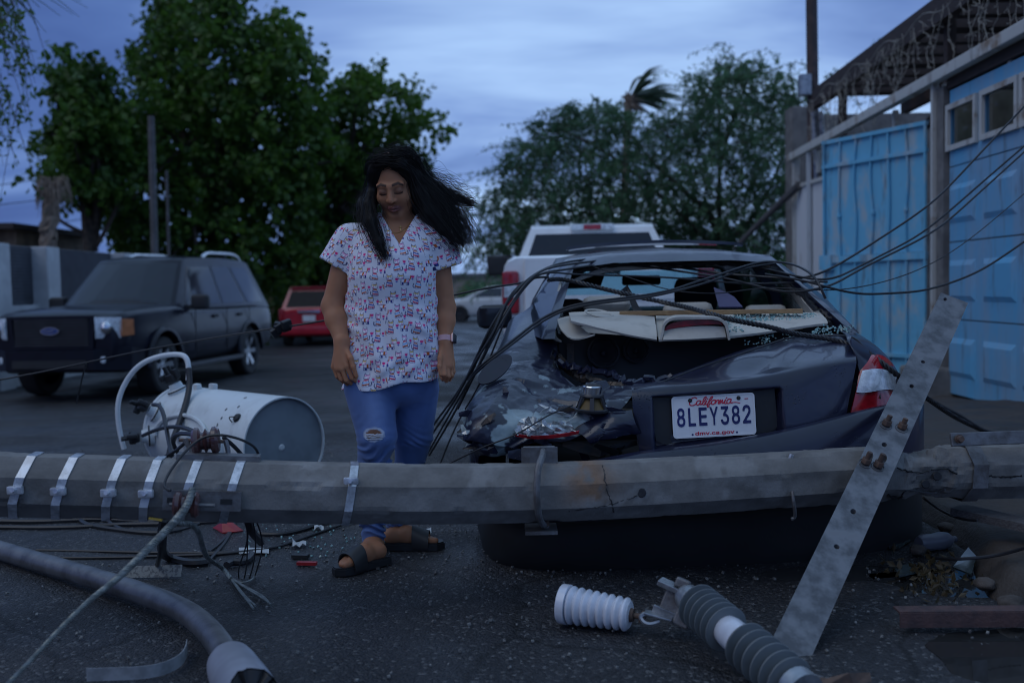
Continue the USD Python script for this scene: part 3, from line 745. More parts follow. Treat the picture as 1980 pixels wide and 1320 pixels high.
# pale palm trunk at left
b, tp = P(92, 560, 22), P(103, 352, 22)
pt = Thing('shaggy_palm', 'pale shaggy palm trunk above the louvred wall', 'tree', at=(b[0], 22, -.3))
v, f = tube(spline([(b[0], 22, -.3), (b[0] - .02, 22, 1.5), tp], 40), 0.165, 16); v += 0.03 * rng.normal(size=v.shape)
pt.part('trunk', (v, f), BARK_P)
sk = []
for i in range(90):
    a = rng.uniform(0, 6.28); p = tp + [0.12 * math.cos(a), .12 * math.sin(a), rng.uniform(-.25, .1)]
    sk.append(tube([p, p + [0.16 * math.cos(a), .16 * math.sin(a), .05], p + [0.26 * math.cos(a), .26 * math.sin(a), -rng.uniform(.2, .55)]], [.018, .014, .003], 4))
pt.part('dead_fronds', join(*sk), BARK_P, kind='stuff')
# overhanging foliage at the top left corner, much nearer
def strand_leaves(starts, dirs, L, nleaf, size, rng, sag=0.5, asp=.35):
    tw, lf = [], []
    for s, d, l in zip(starts, dirs, L):
        t = np.linspace(0, 1, 8)[:, None]
        c = s + d * l * t + np.array([0, 0, -1]) * sag * l * t ** 2
        tw.append(tube(c, np.linspace(.006, .002, 8), 4, cap=False))
        u = rng.random(nleaf)
        lf.append(np.stack([np.interp(u, t[:, 0], c[:, k]) for k in range(3)], 1) + rng.normal(0, .02, (nleaf, 3)))
    lf = np.vstack(lf)
    return join(*tw), lf
hg = Thing('overhanging_branch', 'drooping leafy branches hanging into the top left corner', 'branch', at=P(-40, -40, 12))
st = np.array([P(rng.uniform(-90, 45), rng.uniform(-60, 200), 12 + rng.normal(0, .5)) for _ in range(70)])
tw, lf = strand_leaves(st, rng.normal(size=(70, 3)) * .25 + [.15, 0, -1.0], rng.uniform(.3, .8, 70), 13, .1, rng, .3)
hg.part('limb', tube(spline([P(-260, -40, 12.5), P(-100, 10, 12.2), P(-20, 120, 12)], 12), np.linspace(.06, .02, 12), 7), BARK)
hg.part('twigs', tw, BARK)
hg.part('foliage', leaves(lf, rng.uniform(.06, .12, len(lf)), rng, .42, droop=.8), LEAF_A, smooth=False)
# spiky fronds above it
st = np.array([P(-30 + rng.normal(0, 12), -60 + rng.normal(0, 15), 11) for _ in range(60)]); d = rng.normal(size=(60, 3)) * [.6, .3, .35] + [.7, 0, -.25]
fr = [tube(spline([s, s + q * .35, s + q * .65 - [0, 0, .12]], 6), np.linspace(.010, .002, 6), 4) for s, q in zip(st, d)]
one('palm_frond', join(*fr), LEAF_P, 'spiky dark palm frond tip in the top left corner', 'palm frond')

# feathery mesquite over the pickup
rng = np.random.default_rng(7)
mp = Polygon([(925, 500), (930, 400), (975, 340), (985, 290), (1030, 235), (1100, 205), (1150, 195), (1205, 215), (1265, 228), (1310, 225), (1325, 150), (1375, 140), (1420, 105), (1490, 130), (1545, 160), (1560, 260), (1545, 400), (1530, 520), (1300, 520), (1100, 520), (990, 520)])
c = crown_points(mp, 19, 1.7, 3000, rng, 90)
keep = meshkit.noise(c * 0.9, 4) > 0.27; c = c[keep]
ms = Thing('feathery_tree', 'wide feathery mesquite like tree drooping behind the white pickup', 'tree', at=P(1420, 560, 19))
base = P(1425, 560, 19); base[2] = -.3
limbs = [tube(spline([base, P(1405, 480, 19), P(1360, 400, 19)], 12), np.linspace(.14, .07, 12), 9)]
for pth in ([(1405, 500), (1300, 400), (1180, 300), (1080, 250)], [(1400, 480), (1390, 350), (1420, 220), (1450, 150)], [(1360, 400), (1280, 330), (1200, 240)], [(1400, 480), (1480, 380), (1530, 250)], [(1410, 510), (1250, 440), (1060, 400)]):
    limbs.append(tube(spline([P(x, y, 19 + .4 * rng.normal()) for x, y in pth], 14), np.linspace(.055, .012, 14), 7))
ms.part('trunk', join(*limbs), BARK)
ms.part('broken_limb', tube(spline([P(1420, 480, 15.5), P(1480, 420, 15), P(1545, 358, 14.2)], 10), np.linspace(.035, .06, 10), 7), POLEM)
n = len(c)
tw, lf = strand_leaves(c, rng.normal(size=(n, 3)) * [.8, .8, .5] + [-.1, 0, .25], rng.uniform(.35, .8, n), 34, .05, rng, .75)
ms.part('twigs', tw, BARK, kind='stuff')
ms.part('crown', leaves(lf, rng.uniform(.05, .11, len(lf)), rng, .34, droop=.5), LEAF_M, smooth=False)
# sprays of the same kind beyond the pole
st = np.array([P(1592 + 12 * k, 150 - 5 * k + 20 * (k % 2), 17) for k in range(8)])
tw, lf = strand_leaves(st, np.tile([[.75, 0, .65]], (8, 1)) + rng.normal(0, .25, (8, 3)), rng.uniform(.5, .9, 8), 26, .05, rng, .7)
sp = Thing('leafy_spray', 'small leafy spray against the sky right of the steel pole', 'branch', at=st[0])
sp.part('twigs', tw, BARK); sp.part('foliage', leaves(lf, .09, rng, .3, droop=.5), LEAF_M, smooth=False)

# wind-bent fan palm behind
pc = P(1215, 190, 30)
pm = Thing('fan_palm', 'wind swept fan palm showing above the feathery tree', 'palm tree', at=(pc[0] - .4, 30, -.3))
pm.part('trunk', tube(spline([(pc[0] - .4, 30, -.3), (pc[0] - .2, 30, 3), pc], 12), .12, 10), BARK_P)
fr = []
for a, L in ((.95, 1.0), (.80, .85), (.42, 1.1), (.30, .9), (.10, 1.25), (-.05, 1.0), (-.30, .9), (-.5, .7), (1.25, .6)):
    d = np.array([math.cos(a), rng.normal(0, .25), math.sin(a)]); o = pc + [rng.normal(0, .06), rng.normal(0, .1), rng.normal(0, .06)]
    for j in range(9):
        sj = (j - 4) / 4 + rng.normal(0, .05)
        q = d + np.array([0.02, .30 * sj, .16 * sj]); q /= np.linalg.norm(q)
        fr.append(tube(spline([o + d * .12, o + q * L * .6 + [.02, 0, .03], o + q * L * 1.0 + [.08, 0, -.02], o + q * L * 1.3 + [.22, 0, -.14 - .08 * abs(sj)]], 8), np.array([.02, .026, .026, .022, .018, .013, .008, .003]), 4))
pm.part('crown', join(*fr), LEAF_P, smooth=False)
sk = [tube([pc + rng.normal(0, .08, 3), pc + [rng.uniform(-.1, .5), rng.normal(0, .2), -rng.uniform(.1, .5)]], [.03, .008], 4) for _ in range(60)]
pm.part('dead_skirt', join(*sk), BARK_P, kind='stuff')
# bushes at the far end of the road
def bush(label, px, py, y, w, h, n, seed, lm=None):
    rng = np.random.default_rng(seed); c = P(px, py, y); c[2] = -.3
    q = rng.normal(size=(n, 3)); q /= np.linalg.norm(q, axis=1, keepdims=True); q *= rng.uniform(.55, 1, (n, 1)); q[:, 2] = np.abs(q[:, 2])
    pts = c + q * [w / 2, w / 2, h]
    pts = np.repeat(pts, 6, 0) + rng.normal(0, .1 * w, (n * 6, 3))
    t = Thing('bush', label, 'bush', at=c)
    t.part('foliage', leaves(pts, rng.uniform(.06, .12, len(pts)) * w, rng, .7), lm or LEAF_A, smooth=False)
    t.part('stem', tube([c, c + [0, 0, h * .6]], [.06 * w, .02 * w], 6), BARK)
bush('round green bush far down the road beside the woman', 905, 560, 60, 1.5, 2.1, 160, 31)
bush('pale scrubby bush far away left of the white pickup', 935, 560, 55, 2.4, 1.7, 220, 32, LEAF_M)
bush('dark bush far away behind the pale sedan', 968, 560, 50, 2.2, 1.9, 220, 33, LEAF_M)
bush('broad dark shrub behind the corrugated fence end', 1500, 560, 16.5, 1.6, 1.9, 300, 34, LEAF_M)
bush('low dark shrub under the feathery tree near the pickup', 1330, 560, 21, 3.4, 2.2, 420, 35, LEAF_M)
bush('dark shrub below the tallest tree behind the parked suv', 330, 560, 26, 3.6, 2.0, 420, 36)
bush('dark shrub under the right hand tree', 590, 560, 31, 2.4, 1.7, 260, 37)
# ================================================================ vehicles
def car_matrix(origin, heading):
    h = np.array([heading[0], heading[1], 0.0]); h /= np.linalg.norm(h)
    l = np.array([-h[1], h[0], 0.0]); M = np.eye(4)
    M[:3, 0], M[:3, 1], M[:3, 3] = h, l, origin
    return M

def body_loft(st, hw, nsub=5, crown=0.03):
    """st: (x, ztop, width scale, zbot); a closed body with rounded shoulders."""
    st = np.array(st, float)
    xs = np.unique(np.concatenate([np.linspace(st[i, 0], st[i + 1, 0], nsub, endpoint=False) for i in range(len(st) - 1)] + [[st[-1, 0]]]))
    from scipy.interpolate import PchipInterpolator
    f = [PchipInterpolator(st[:, 0], st[:, k]) for k in (1, 2, 3)]
    rings = []
    for x in xs:
        zt, s, zb = f[0](x), f[1](x), f[2](x); w = hw * s; h = zt - zb
        half = [(w * .82, zb), (w * .94, zb + .06), (w * .985, zb + .22 * h), (w, zb + .45 * h), (w * .995, zb + .66 * h), (w * .965, zt - .10 * min(1, h)), (w * .93, zt - .035), (w * .86, zt - .004), (w * .5, zt + crown * .8), (0, zt + crown)]
        rings.append([(x, y, z) for y, z in half] + [(x, -y, z) for y, z in half[-2::-1]])
    R = np.array(rings)
    return loft([r[::-1] for r in R])

def prism_y(poly, y0, y1):
    """Polygon in (x,z) extruded over y0..y1."""
    v, f = arr(extrude(poly, y1 - y0)); return np.stack([v[:, 0], y0 + v[:, 2], v[:, 1]], 1), f[:, ::-1]

def prism_x(poly, x0, x1):
    """Polygon in (y,z) extruded over x0..x1."""
    v, f = arr(extrude(poly, x1 - x0)); return np.stack([x0 + v[:, 2], v[:, 0], v[:, 1]], 1), f

TYRE = mat('tyre_rubber', (0.018, 0.018, 0.019), 0.8, bump=.2)
RIM = mat('bright_alloy', (0.55, 0.56, 0.58), 0.25, metal=0.9, var=.1)
STEELRIM = mat('dark_steel_rim', (0.06, 0.06, 0.065), 0.5, metal=.5)
BLACKPL = mat('black_plastic', (0.016, 0.016, 0.017), 0.55, var=.2, bump=.1)
DKGLASS = mat('dark_car_glass', (0.012, 0.014, 0.017), 0.06, var=.1, spec=.8)
TINT = mat('grey_tinted_glass', (0.010, 0.012, 0.017), 0.05, var=.1, spec=.5)
CHROME = mat('chrome', (0.7, 0.71, 0.73), 0.14, metal=1.0, var=.05)
REDLENS = mat('red_lens', (0.30, 0.008, 0.014), 0.15, var=.25, scale=20, spec=.6, coat=.6)
CLEARLENS = mat('clear_lens', (0.72, 0.77, 0.80), 0.15, color2=(0.42, 0.46, 0.49), scale=30, spec=.7, coat=.8)
AMBER = mat('amber_lens', (0.44, 0.16, 0.07), 0.2, var=.2, coat=.6)
SMOKED = mat('smoked_glass', (0.010, 0.010, 0.012), 0.35, var=.1, spec=.15)
NAVY = mat('navy_car_paint', (0.005, 0.0055, 0.010), 0.25, var=.2, spec=.3, coat=.06)
WHITEP = mat('white_car_paint', (0.78, 0.79, 0.78), 0.3, var=.04, coat=.6)
WHITEP2 = mat('pearl_car_paint', (0.52, 0.53, 0.53), 0.3, var=.05, coat=.6)
REDP = mat('red_car_paint', (0.40, 0.010, 0.022), 0.28, var=.1, coat=.8)
PLATEW = mat('plate_white', (0.68, 0.68, 0.68), 0.5, var=.05)
BADGE = mat('blue_badge', (0.03, 0.06, 0.2), .25, coat=.5)

def wheel(t, c, r, w, rim, side, spokes=6):
    """Wheel centred at c with its axle along y; side +1 shows the left face."""
    M = frame(c, (1, 0, 0), (0, side, 0)); M = np.eye(4); M[:3, :3] = np.array([[1, 0, 0], [0, 0, side], [0, -side, 0]]); M[:3, 3] = c
    ty = lathe([(r * .62, -w / 2), (r * .9, -w / 2), (r * .98, -w * .42), (r, -w * .25), (r, w * .25), (r * .98, w * .42), (r * .9, w / 2), (r * .66, w / 2), (r * .62, w * .4)], 36, M)
    p = t.part('wheel', lathe([(0.001, w * .12), (r * .2, w * .16), (r * .6, w * .1), (r * .63, w * .42), (r * .66, w * .46), (r * .67, w * .3), (r * .6, -w * .4)], 36, M), STEELRIM)
    t.part('tyre', ty, TYRE, parent=p)
    sp = [lathe([(0.001, w * .36), (r * .1, w * .36), (r * .14, w * .28), (r * .14, w * .1)], 16, M)]
    for k in range(spokes):
        a = 2 * math.pi * k / spokes
        e = np.array([math.cos(a), math.sin(a), 0]); q = np.array([-e[1], e[0], 0])
        pts = [e * r * .1 + q * s * r * .06 + [0, 0, z] for s in (-1, 1) for z in (w * .2, w * .33)] + [e * r * .63 + q * s * r * .10 + [0, 0, z] for s in (-1, 1) for z in (w * .3, w * .44)]
        sp.append(xf(m3.Manifold.hull_points(np.array(pts)), M))
    t.part('rim', join(*sp), rim, parent=p)

def cut_arches(body, wheels, r, hw):
    b = mf(body)
    for x, z in wheels:
        b -= mf(xf(trimesh.creation.cylinder(r, 4 * hw, sections=40), np.array([[1, 0, 0, x], [0, 0, -1, 0], [0, 1, 0, z], [0, 0, 0, 1]]))) ^ (mf(box((2 * r + .1, .34, 3), (x, hw - .12, z))) + mf(box((2 * r + .1, .34, 3), (x, -hw + .12, z))))
    return b

def inflate(pts, d):
    p = np.array(pts, float); c = p.mean(0)
    ext = np.abs(p - c).max(0)
    return c + (p - c) * (1 + d / ext)

def greenhouse(belt, roof):
    return np.array([(x, s * y, z) for x, y, z in belt + roof for s in (-1, 1)])

# ---- dark suv facing the camera
hd = np.array([-0.125, -0.992]); lf = np.array([0.992, -0.125])
ax = np.array([-4.41, 16.6]) - 0.93 * lf
org = ax - 1.15 * hd
suv = Thing('dark_suv', 'dark navy suv parked facing the camera at the left', 'suv', matrix=car_matrix((org[0], org[1], -0.29), hd))
SB = body_loft([(0.0, 1.05, .90, .50), (0.12, 1.14, .96, .42), (0.6, 1.16, .99, .38), (2.0, 1.15, 1, .36), (3.3, 1.17, 1, .36), (3.75, 1.21, .99, .36), (4.3, 1.20, .97, .36), (4.95, 1.16, .94, .36), (5.15, 1.10, .88, .40), (5.24, 1.02, .80, .46)], 0.99)
suv.part('body', cut_arches(SB, [(1.15, .40), (4.17, .40)], .47, .99), NAVY, smooth=35)
gh = greenhouse([(.05, .90, 1.10), (3.66, .88, 1.12), (3.76, .66, 1.13), (3.83, .36, 1.14), (3.86, .0, 1.14), (.9, .93, 1.15), (3.2, .92, 1.15)], [(.42, .66, 1.86), (.55, .64, 1.90), (1.6, .68, 1.925), (2.75, .66, 1.90), (2.90, .66, 1.85), (2.97, .45, 1.865), (3.01, .2, 1.87), (1.6, .4, 1.95), (.6, .4, 1.925), (2.6, .4, 1.94)])
cab = suv.part('cabin', m3.Manifold.hull_points(gh), NAVY, smooth=25)
big = m3.Manifold.hull_points(inflate(gh, .007))
def win(t, big, poly, axis, lo, hi, name, m, parent=None):
    g = mf(prism_y(poly, lo, hi) if axis == 'y' else prism_x(poly, lo, hi))
    return t.part(name, big ^ g, m, parent=parent, smooth=25)
win(suv, big, Polygon([(-.80, 1.19), (.80, 1.19), (.62, 1.82), (-.62, 1.82)]), 'x', 2.4, 4.2, 'windshield', TINT)
for poly in ([(2.15, 1.2), (3.32, 1.2), (3.25, 1.3), (2.85, 1.76), (2.15, 1.78)], [(1.2, 1.2), (2.05, 1.2), (2.05, 1.78), (1.42, 1.78)], [(.30, 1.2), (1.08, 1.2), (1.30, 1.78), (.62, 1.78)]):
    win(suv, big, Polygon(poly), 'y', .5, 1.2, 'side_window', TINT); win(suv, big, Polygon(poly), 'y', -1.2, -.5, 'side_window', TINT)
win(suv, big, Polygon([(-.75, 1.22), (.75, 1.22), (.6, 1.8), (-.6, 1.8)]), 'x', -.2, 1, 'rear_window', DKGLASS)
# nose
suv.part('grille', box((.06, 1.02, .38), (5.235, 0, .90), r=.02), BLACKPL, smooth=False)
for k in range(9):
    suv.part('grille_bar', box((.02, 1.0, .012), (5.27, 0, .74 + k * .04)), STEELRIM, smooth=False)
suv.part('grille_frame', extrude(Polygon([(-.56, .69), (.56, .69), (.60, 1.11), (-.60, 1.11)]).difference(Polygon([(-.50, .73), (.50, .73), (.53, 1.07), (-.53, 1.07)])), .05, np.array([[0, 0, 1, 5.225], [1, 0, 0, 0], [0, 1, 0, 0], [0, 0, 0, 1]])), NAVY, smooth=False)
BM = np.array([[0, 0, 1, 5.28], [1, 0, 0, 0], [0, 1, 0, .92], [0, 0, 0, 1]], float)
oval = lambda a, b: Polygon([(a * math.cos(t), b * math.sin(t)) for t in np.linspace(0, 2 * math.pi, 40)])
bd = suv.part('badge', extrude(oval(.125, .05), .02, BM), CHROME, smooth=False)
suv.part('badge_face', extrude(oval(.112, .041), .024, BM), BADGE, parent=bd, smooth=False)
tm = meshkit.text_mesh('Ford', .045, .004); v, f = arr(tm); v = v - [v[:, 0].mean(), v[:, 1].mean(), 0]; v[:, 0] += v[:, 1] * .35
suv.part('lettering', xf((v, f), BM @ np.array([[1, 0, 0, 0], [0, 1, 0, 0], [0, 0, 1, .024], [0, 0, 0, 1.]])), CHROME, parent=bd, smooth=False)
for s in (-1, 1):
    hl = suv.part('headlight', m3.Manifold.hull_points(np.array([(5.275, s * .60, .82), (5.285, s * .60, 1.09), (5.155, s * .88, .82), (5.165, s * .90, 1.08), (5.035, s * .70, .82), (5.035, s * .7, 1.08), (5.310, s * .62, .95)])), CLEARLENS)
    suv.part('turn_signal', m3.Manifold.hull_points(np.array([(5.170, s * .875, .84), (5.175, s * .885, 1.06), (4.975, s * .965, .85), (4.985, s * .965, 1.05), (4.975, s * .8, .84), (4.975, s * .8, 1.04)])), AMBER)
    suv.part('headlight_bulb', lathe([(.001, .05), (.06, .03), (.085, 0), (.06, -.04)], 18, frame((5.245, s * .72, .95), (0, 1, 0), (1, 0, 0))), CHROME, parent=hl)
    suv.part('fog_light', box((.04, .20, .09), (5.27, s * .62, .55), r=.02), CLEARLENS)
    mr = suv.part('side_mirror', box((.16, .26, .22), (3.28, s * 1.10, 1.24), r=.05), BLACKPL, smooth=40)
    suv.part('mirror_arm', box((.08, .16, .06), (3.3, s * .96, 1.17)), BLACKPL, parent=mr, smooth=False)
    suv.part('running_board', box((2.1, .16, .07), (2.66, s * .98, .34), r=.02), STEELRIM, smooth=False)
    for x in (1.55, 2.5):
        suv.part('door_handle', box((.16, .03, .05), (x, s * .985, 1.02), r=.012), BLACKPL)
    for x0, x1, z in ((1.15, 1.15, .4), (4.17, 4.17, .4)):
        a = np.linspace(0, math.pi, 24); suv.part('wheel_arch_trim', tube([(x0 + .485 * math.cos(q), s * .985, z + .485 * math.sin(q)) for q in a], .035, 6), NAVY)
    suv.part('roof_rail', tube(spline([(.6, s * .60, 1.90), (.75, s * .60, 1.985), (1.5, s * .61, 2.005), (1.95, s * .61, 1.985), (2.1, s * .61, 1.92)], 24), .028, 8), RIM)
    for x in (1.15, 4.17):
        wheel(suv, (x, s * .845, .395), .395, .27, RIM, s)
    for x in (1.18, 2.10, 3.22): suv.part('door_seam', box((.008, .01, .66), (x, s * .988, .80)), BLACKPL, smooth=False)
suv.part('front_bumper', m3.Manifold.hull_points(np.array([(5.33, y, z) for y in (-.6, .6) for z in (.42, .68)] + [(5.1, y, z) for y in (-.98, .98) for z in (.40, .70)] + [(4.78, y, z) for y in (-.99, .99) for z in (.44, .66)])), NAVY)
suv.part('bumper_trim', box((.03, 1.0, .10), (5.335, 0, .50)), BLACKPL, smooth=False)
suv.part('wiper', tube([(3.66, .5, 1.19), (3.5, -.1, 1.28)], .01, 5), BLACKPL)

# ---- white pickup seen from behind
py_ = 9.25; cx = (P(968, 560, py_)[0] + 1.0)
pg = float(gz(0, 10.5)) + 0.14
pk = Thing('white_pickup', 'white pickup truck parked ahead of the wrecked black car', 'pickup', matrix=car_matrix((cx, py_, pg), (0.02, 1)))
PB = body_loft([(0.0, 1.40, .985, .62), (.1, 1.42, 1, .5), (2.0, 1.42, 1, .45), (2.25, 1.36, 1, .45), (3.9, 1.28, 1, .45), (5.2, 1.18, .97, .45), (5.6, 1.05, .9, .5)], 1.0, crown=0.0)
pb = mf(PB) - mf(box((1.9, 1.66, .8), (1.06, 0, 1.45)))
pk.part('body', cut_arches(pb, [(1.25, .42), (4.7, .42)], .48, 1.0), WHITEP, smooth=35)
gh = greenhouse([(2.12, .92, 1.3), (4.15, .9, 1.25)], [(2.28, .70, 1.80), (2.42, .70, 1.84), (3.2, .70, 1.86), (3.6, .66, 1.8)])
pk.part('cabin', m3.Manifold.hull_points(gh), WHITEP, smooth=25)
big = m3.Manifold.hull_points(inflate(gh, .007))
win(pk, big, Polygon([(-.77, 1.40), (.77, 1.40), (.65, 1.73), (-.65, 1.73)]), 'x', 1.5, 2.9, 'rear_window', TINT)
win(pk, big, Polygon([(-.6, 1.35), (.6, 1.35), (.5, 1.72), (-.5, 1.72)]), 'x', 3.0, 4.5, 'windshield', TINT)
for s in (-1, 1): win(pk, big, Polygon([(2.55, 1.36), (3.75, 1.36), (3.4, 1.72), (2.6, 1.72)]), 'y', *((.4, 1.2) if s > 0 else (-1.2, -.4)), 'side_window', TINT)
tg = pk.part('tailgate', box((.05, 1.56, .50), (-.025, 0, 1.15), r=.02), WHITEP)
pk.part('tailgate_panel', box((.012, 1.2, .26), (-.054, 0, 1.12), r=.005), WHITEP, parent=tg)
pk.part('tailgate_handle', box((.03, .22, .08), (-.05, 0, 1.27), r=.01), BLACKPL, parent=tg)
for s in (-1, 1):
    tl = pk.part('taillight', box((.10, .16, .40), (-.005, s * .905, 1.08), r=.03), REDLENS)
    pk.part('reverse_lens', box((.02, .13, .11), (-.052, s * .905, 1.09), r=.008), CLEARLENS, parent=tl)
    wheel(pk, (1.25, s * .84, .30), .42, .27, RIM, s); wheel(pk, (4.7, s * .84, .30), .42, .27, RIM, s)
    pk.part('side_mirror', box((.12, .28, .26), (3.75, s * 1.14, 1.42), r=.04), BLACKPL)
    pk.part('stake_hole', box((.1, .07, .012), (.2, s * .925, 1.421)), BLACKPL)
br = pk.part('high_brake_light', box((.05, .50, .075), (2.25, 0, 1.80), r=.015), CLEARLENS)
pk.part('brake_lens', box((.02, .2, .06), (2.222, 0, 1.80), r=.006), REDLENS, parent=br)
pk.part('rear_bumper', box((.2, 1.9, .2), (-.08, 0, .62), r=.03), CHROME)

# ---- red hatchback, seen from behind
ry = 24.6; rx = P(598, 620, ry)[0]
rd = Thing('red_hatchback', 'small red hatchback parked under the trees behind the woman', 'car', matrix=car_matrix((rx, ry, -.29), (0.03, 1)))
RB = body_loft([(0, .86, .90, .32), (.15, .93, .97, .24), (.9, .95, 1, .22), (2.6, .93, 1, .22), (3.3, .84, .95, .24), (3.6, .7, .85, .3)], .80)
rd.part('body', cut_arches(RB, [(.62, .29), (2.95, .29)], .34, .8), REDP, smooth=35)
gh = greenhouse([(.06, .72, .90), (3.0, .72, .9)], [(.38, .56, 1.44), (.55, .57, 1.47), (1.4, .58, 1.49), (2.1, .55, 1.45)])
rd.part('cabin', m3.Manifold.hull_points(gh), REDP, smooth=25)
big = m3.Manifold.hull_points(inflate(gh, .007))
win(rd, big, Polygon([(-.60, .97), (.60, .97), (.50, 1.37), (-.50, 1.37)]), 'x', -.2, 1, 'rear_window', SMOKED)
win(rd, big, Polygon([(-.6, .97), (.6, .97), (.5, 1.38), (-.5, 1.38)]), 'x', 2.0, 3.2, 'windshield', TINT)
for s in (-1, 1):
    win(rd, big, Polygon([(.55, .97), (2.5, .97), (2.0, 1.38), (.7, 1.38)]), 'y', *((.3, 1) if s > 0 else (-1, -.3)), 'side_window', TINT)
    rd.part('taillight', box((.12, .14, .30), (.03, s * .69, .80), r=.04), REDLENS)
    wheel(rd, (.62, s * .69, .29), .29, .18, RIM, s); wheel(rd, (2.95, s * .69, .29), .29, .18, RIM, s)
rd.part('chrome_strip', box((.03, .56, .06), (-.012, 0, .86), r=.01), CHROME)
rd.part('licence_plate', box((.012, .31, .15), (-.012, 0, .70)), PLATEW)
rd.part('rear_bumper', box((.14, 1.5, .22), (.0, 0, .40), r=.05), REDP)
rd.part('spoiler', box((.22, 1.06, .04), (.42, 0, 1.46), r=.015), REDP)

# ---- pale sedan far away, side on
wc = P(902, 617, 41)
wt = Thing('pale_sedan', 'pale silver white sedan far down the road right of the woman', 'car', matrix=car_matrix((wc[0] + 3.25, 41, -.29), (-1, 0.06)))
WB = body_loft([(0, .85, .85, .35), (.2, .95, .95, .26), (1.0, .98, 1, .22), (3.0, .95, 1, .22), (4.0, .82, .95, .24), (4.45, .66, .8, .3)], .88)
wt.part('body', cut_arches(WB, [(.85, .32), (3.45, .32)], .37, .88), WHITEP2, smooth=35)
gh = greenhouse([(.45, .78, .93), (3.45, .78, .9)], [(1.15, .58, 1.40), (1.7, .6, 1.45), (2.3, .58, 1.42)])
wt.part('cabin', m3.Manifold.hull_points(gh), WHITEP2, smooth=25)
big = m3.Manifold.hull_points(inflate(gh, .008))
for s in (-1, 1):
    win(wt, big, Polygon([(.95, .99), (2.95, .99), (2.3, 1.36), (1.25, 1.36)]), 'y', *((.3, 1) if s > 0 else (-1, -.3)), 'side_window', DKGLASS)
    wheel(wt, (.85, s * .77, .32), .32, .2, STEELRIM, s); wheel(wt, (3.45, s * .77, .32), .32, .2, STEELRIM, s)
    wt.part('headlight', box((.2, .2, .12), (4.2, s * .66, .66), r=.04), CLEARLENS)
win(wt, big, Polygon([(-.62, .98), (.62, .98), (.5, 1.38), (-.5, 1.38)]), 'x', 2.2, 3.4, 'windshield', TINT)
# ================================================================ the wrecked black sedan
PAINT = mat('black_blue_paint', (0.008, 0.009, 0.022), 0.3, var=.2, spec=.45, coat=.35, bump=.05, bscale=6, drops=True)
PAINTC = mat('crumpled_paint', (1, 1, 1), 0.34, var=.12, scale=9, spec=.5, coat=.35, cd=True, bump=.15, bscale=50, rvar=.1)
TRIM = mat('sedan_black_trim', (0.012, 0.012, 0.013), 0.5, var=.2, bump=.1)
BEIGE_TRIM = mat('beige_interior_trim', (0.46, 0.43, 0.37), 0.65, color2=(0.34, 0.315, 0.27), scale=9, mask=(.3, .5), bump=.15)
LEATHER = mat('cream_leather', (0.40, 0.37, 0.32), 0.5, var=.1, bump=.2, bscale=120)
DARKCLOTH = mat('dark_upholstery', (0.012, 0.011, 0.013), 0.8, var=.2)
METAL_DK = mat('dark_raw_metal', (0.055, 0.052, 0.05), 0.5, metal=.5, color2=(0.10, 0.07, 0.05), scale=12, bump=.4)
BRIGHTMET = mat('torn_bright_metal', (0.45, 0.46, 0.45), 0.35, metal=.7, var=.3, scale=30)
SHIELD = glass_mat('windscreen_glass', (0.70, 0.95, 1.0))
SIDEGL = glass_mat('sedan_side_glass', (0.5, 0.54, 0.56))
CRUMB = mat('glass_crumbs', (0.20, 0.34, 0.33), 0.1, var=.4, scale=90, spec=.8)
ORG = np.array([0.80, 3.72, 0.0]); HEAD = np.array([0.02, 1.0])
CM = car_matrix(ORG, HEAD); CI = np.linalg.inv(CM)
sed = Thing('black_sedan', 'wrecked black sedan with crushed boot and missing rear window', 'car', matrix=CM)
def W2L(mesh):
    return xf(mesh, CI)
def wp(name, mesh, m, **k):
    return sed.part(name, W2L(mesh), m, **k)
from scipy.interpolate import RectBivariateSpline
from scipy.ndimage import gaussian_filter
def grid(ctrl, nu, nv, kx=3, ky=3):
    """ctrl[u][v] = (px, py, depth) -> dense grid of world points."""
    C = np.array([[P(*q) for q in row] for row in ctrl]); n, m = C.shape[:2]
    u, v = np.linspace(0, n - 1, nu), np.linspace(0, m - 1, nv)
    return np.stack([RectBivariateSpline(np.arange(n), np.arange(m), C[:, :, k], kx=min(kx, n - 1), ky=min(ky, m - 1))(u, v) for k in range(3)], -1)
def normals(g):
    n = np.cross(np.gradient(g, axis=0), np.gradient(g, axis=1)); return n / (np.linalg.norm(n, axis=2, keepdims=True) + 1e-9)
def ridged(p, seed):
    return 1 - np.abs(2 * meshkit.fbm(p, 3, seed) - 1)
def cell_fold(p, seed, n=40, soft=.05):
    """Faceted dents: planar pieces meeting at sharp creases."""
    rng = np.random.default_rng(seed); lo, hi = p.reshape(-1, 3).min(0), p.reshape(-1, 3).max(0)
    c = rng.uniform(lo, hi, (n, 3)); s = rng.normal(size=(n, 3)); h = rng.uniform(-1, 1, n)
    q = p.reshape(-1, 3); d = ((q[:, None] - c[None]) ** 2).sum(2); k = np.argsort(d, 1)[:, :2]
    def val(i): return h[i] + (s[i] * (q - c[i])).sum(1) * 6
    d0, d1 = np.sqrt(d[np.arange(len(q)), k[:, 0]]), np.sqrt(d[np.arange(len(q)), k[:, 1]])
    w = np.clip(0.5 - (d1 - d0) / soft, 0, .5)
    return (val(k[:, 0]) * (1 - w) + val(k[:, 1]) * w).reshape(p.shape[:-1])

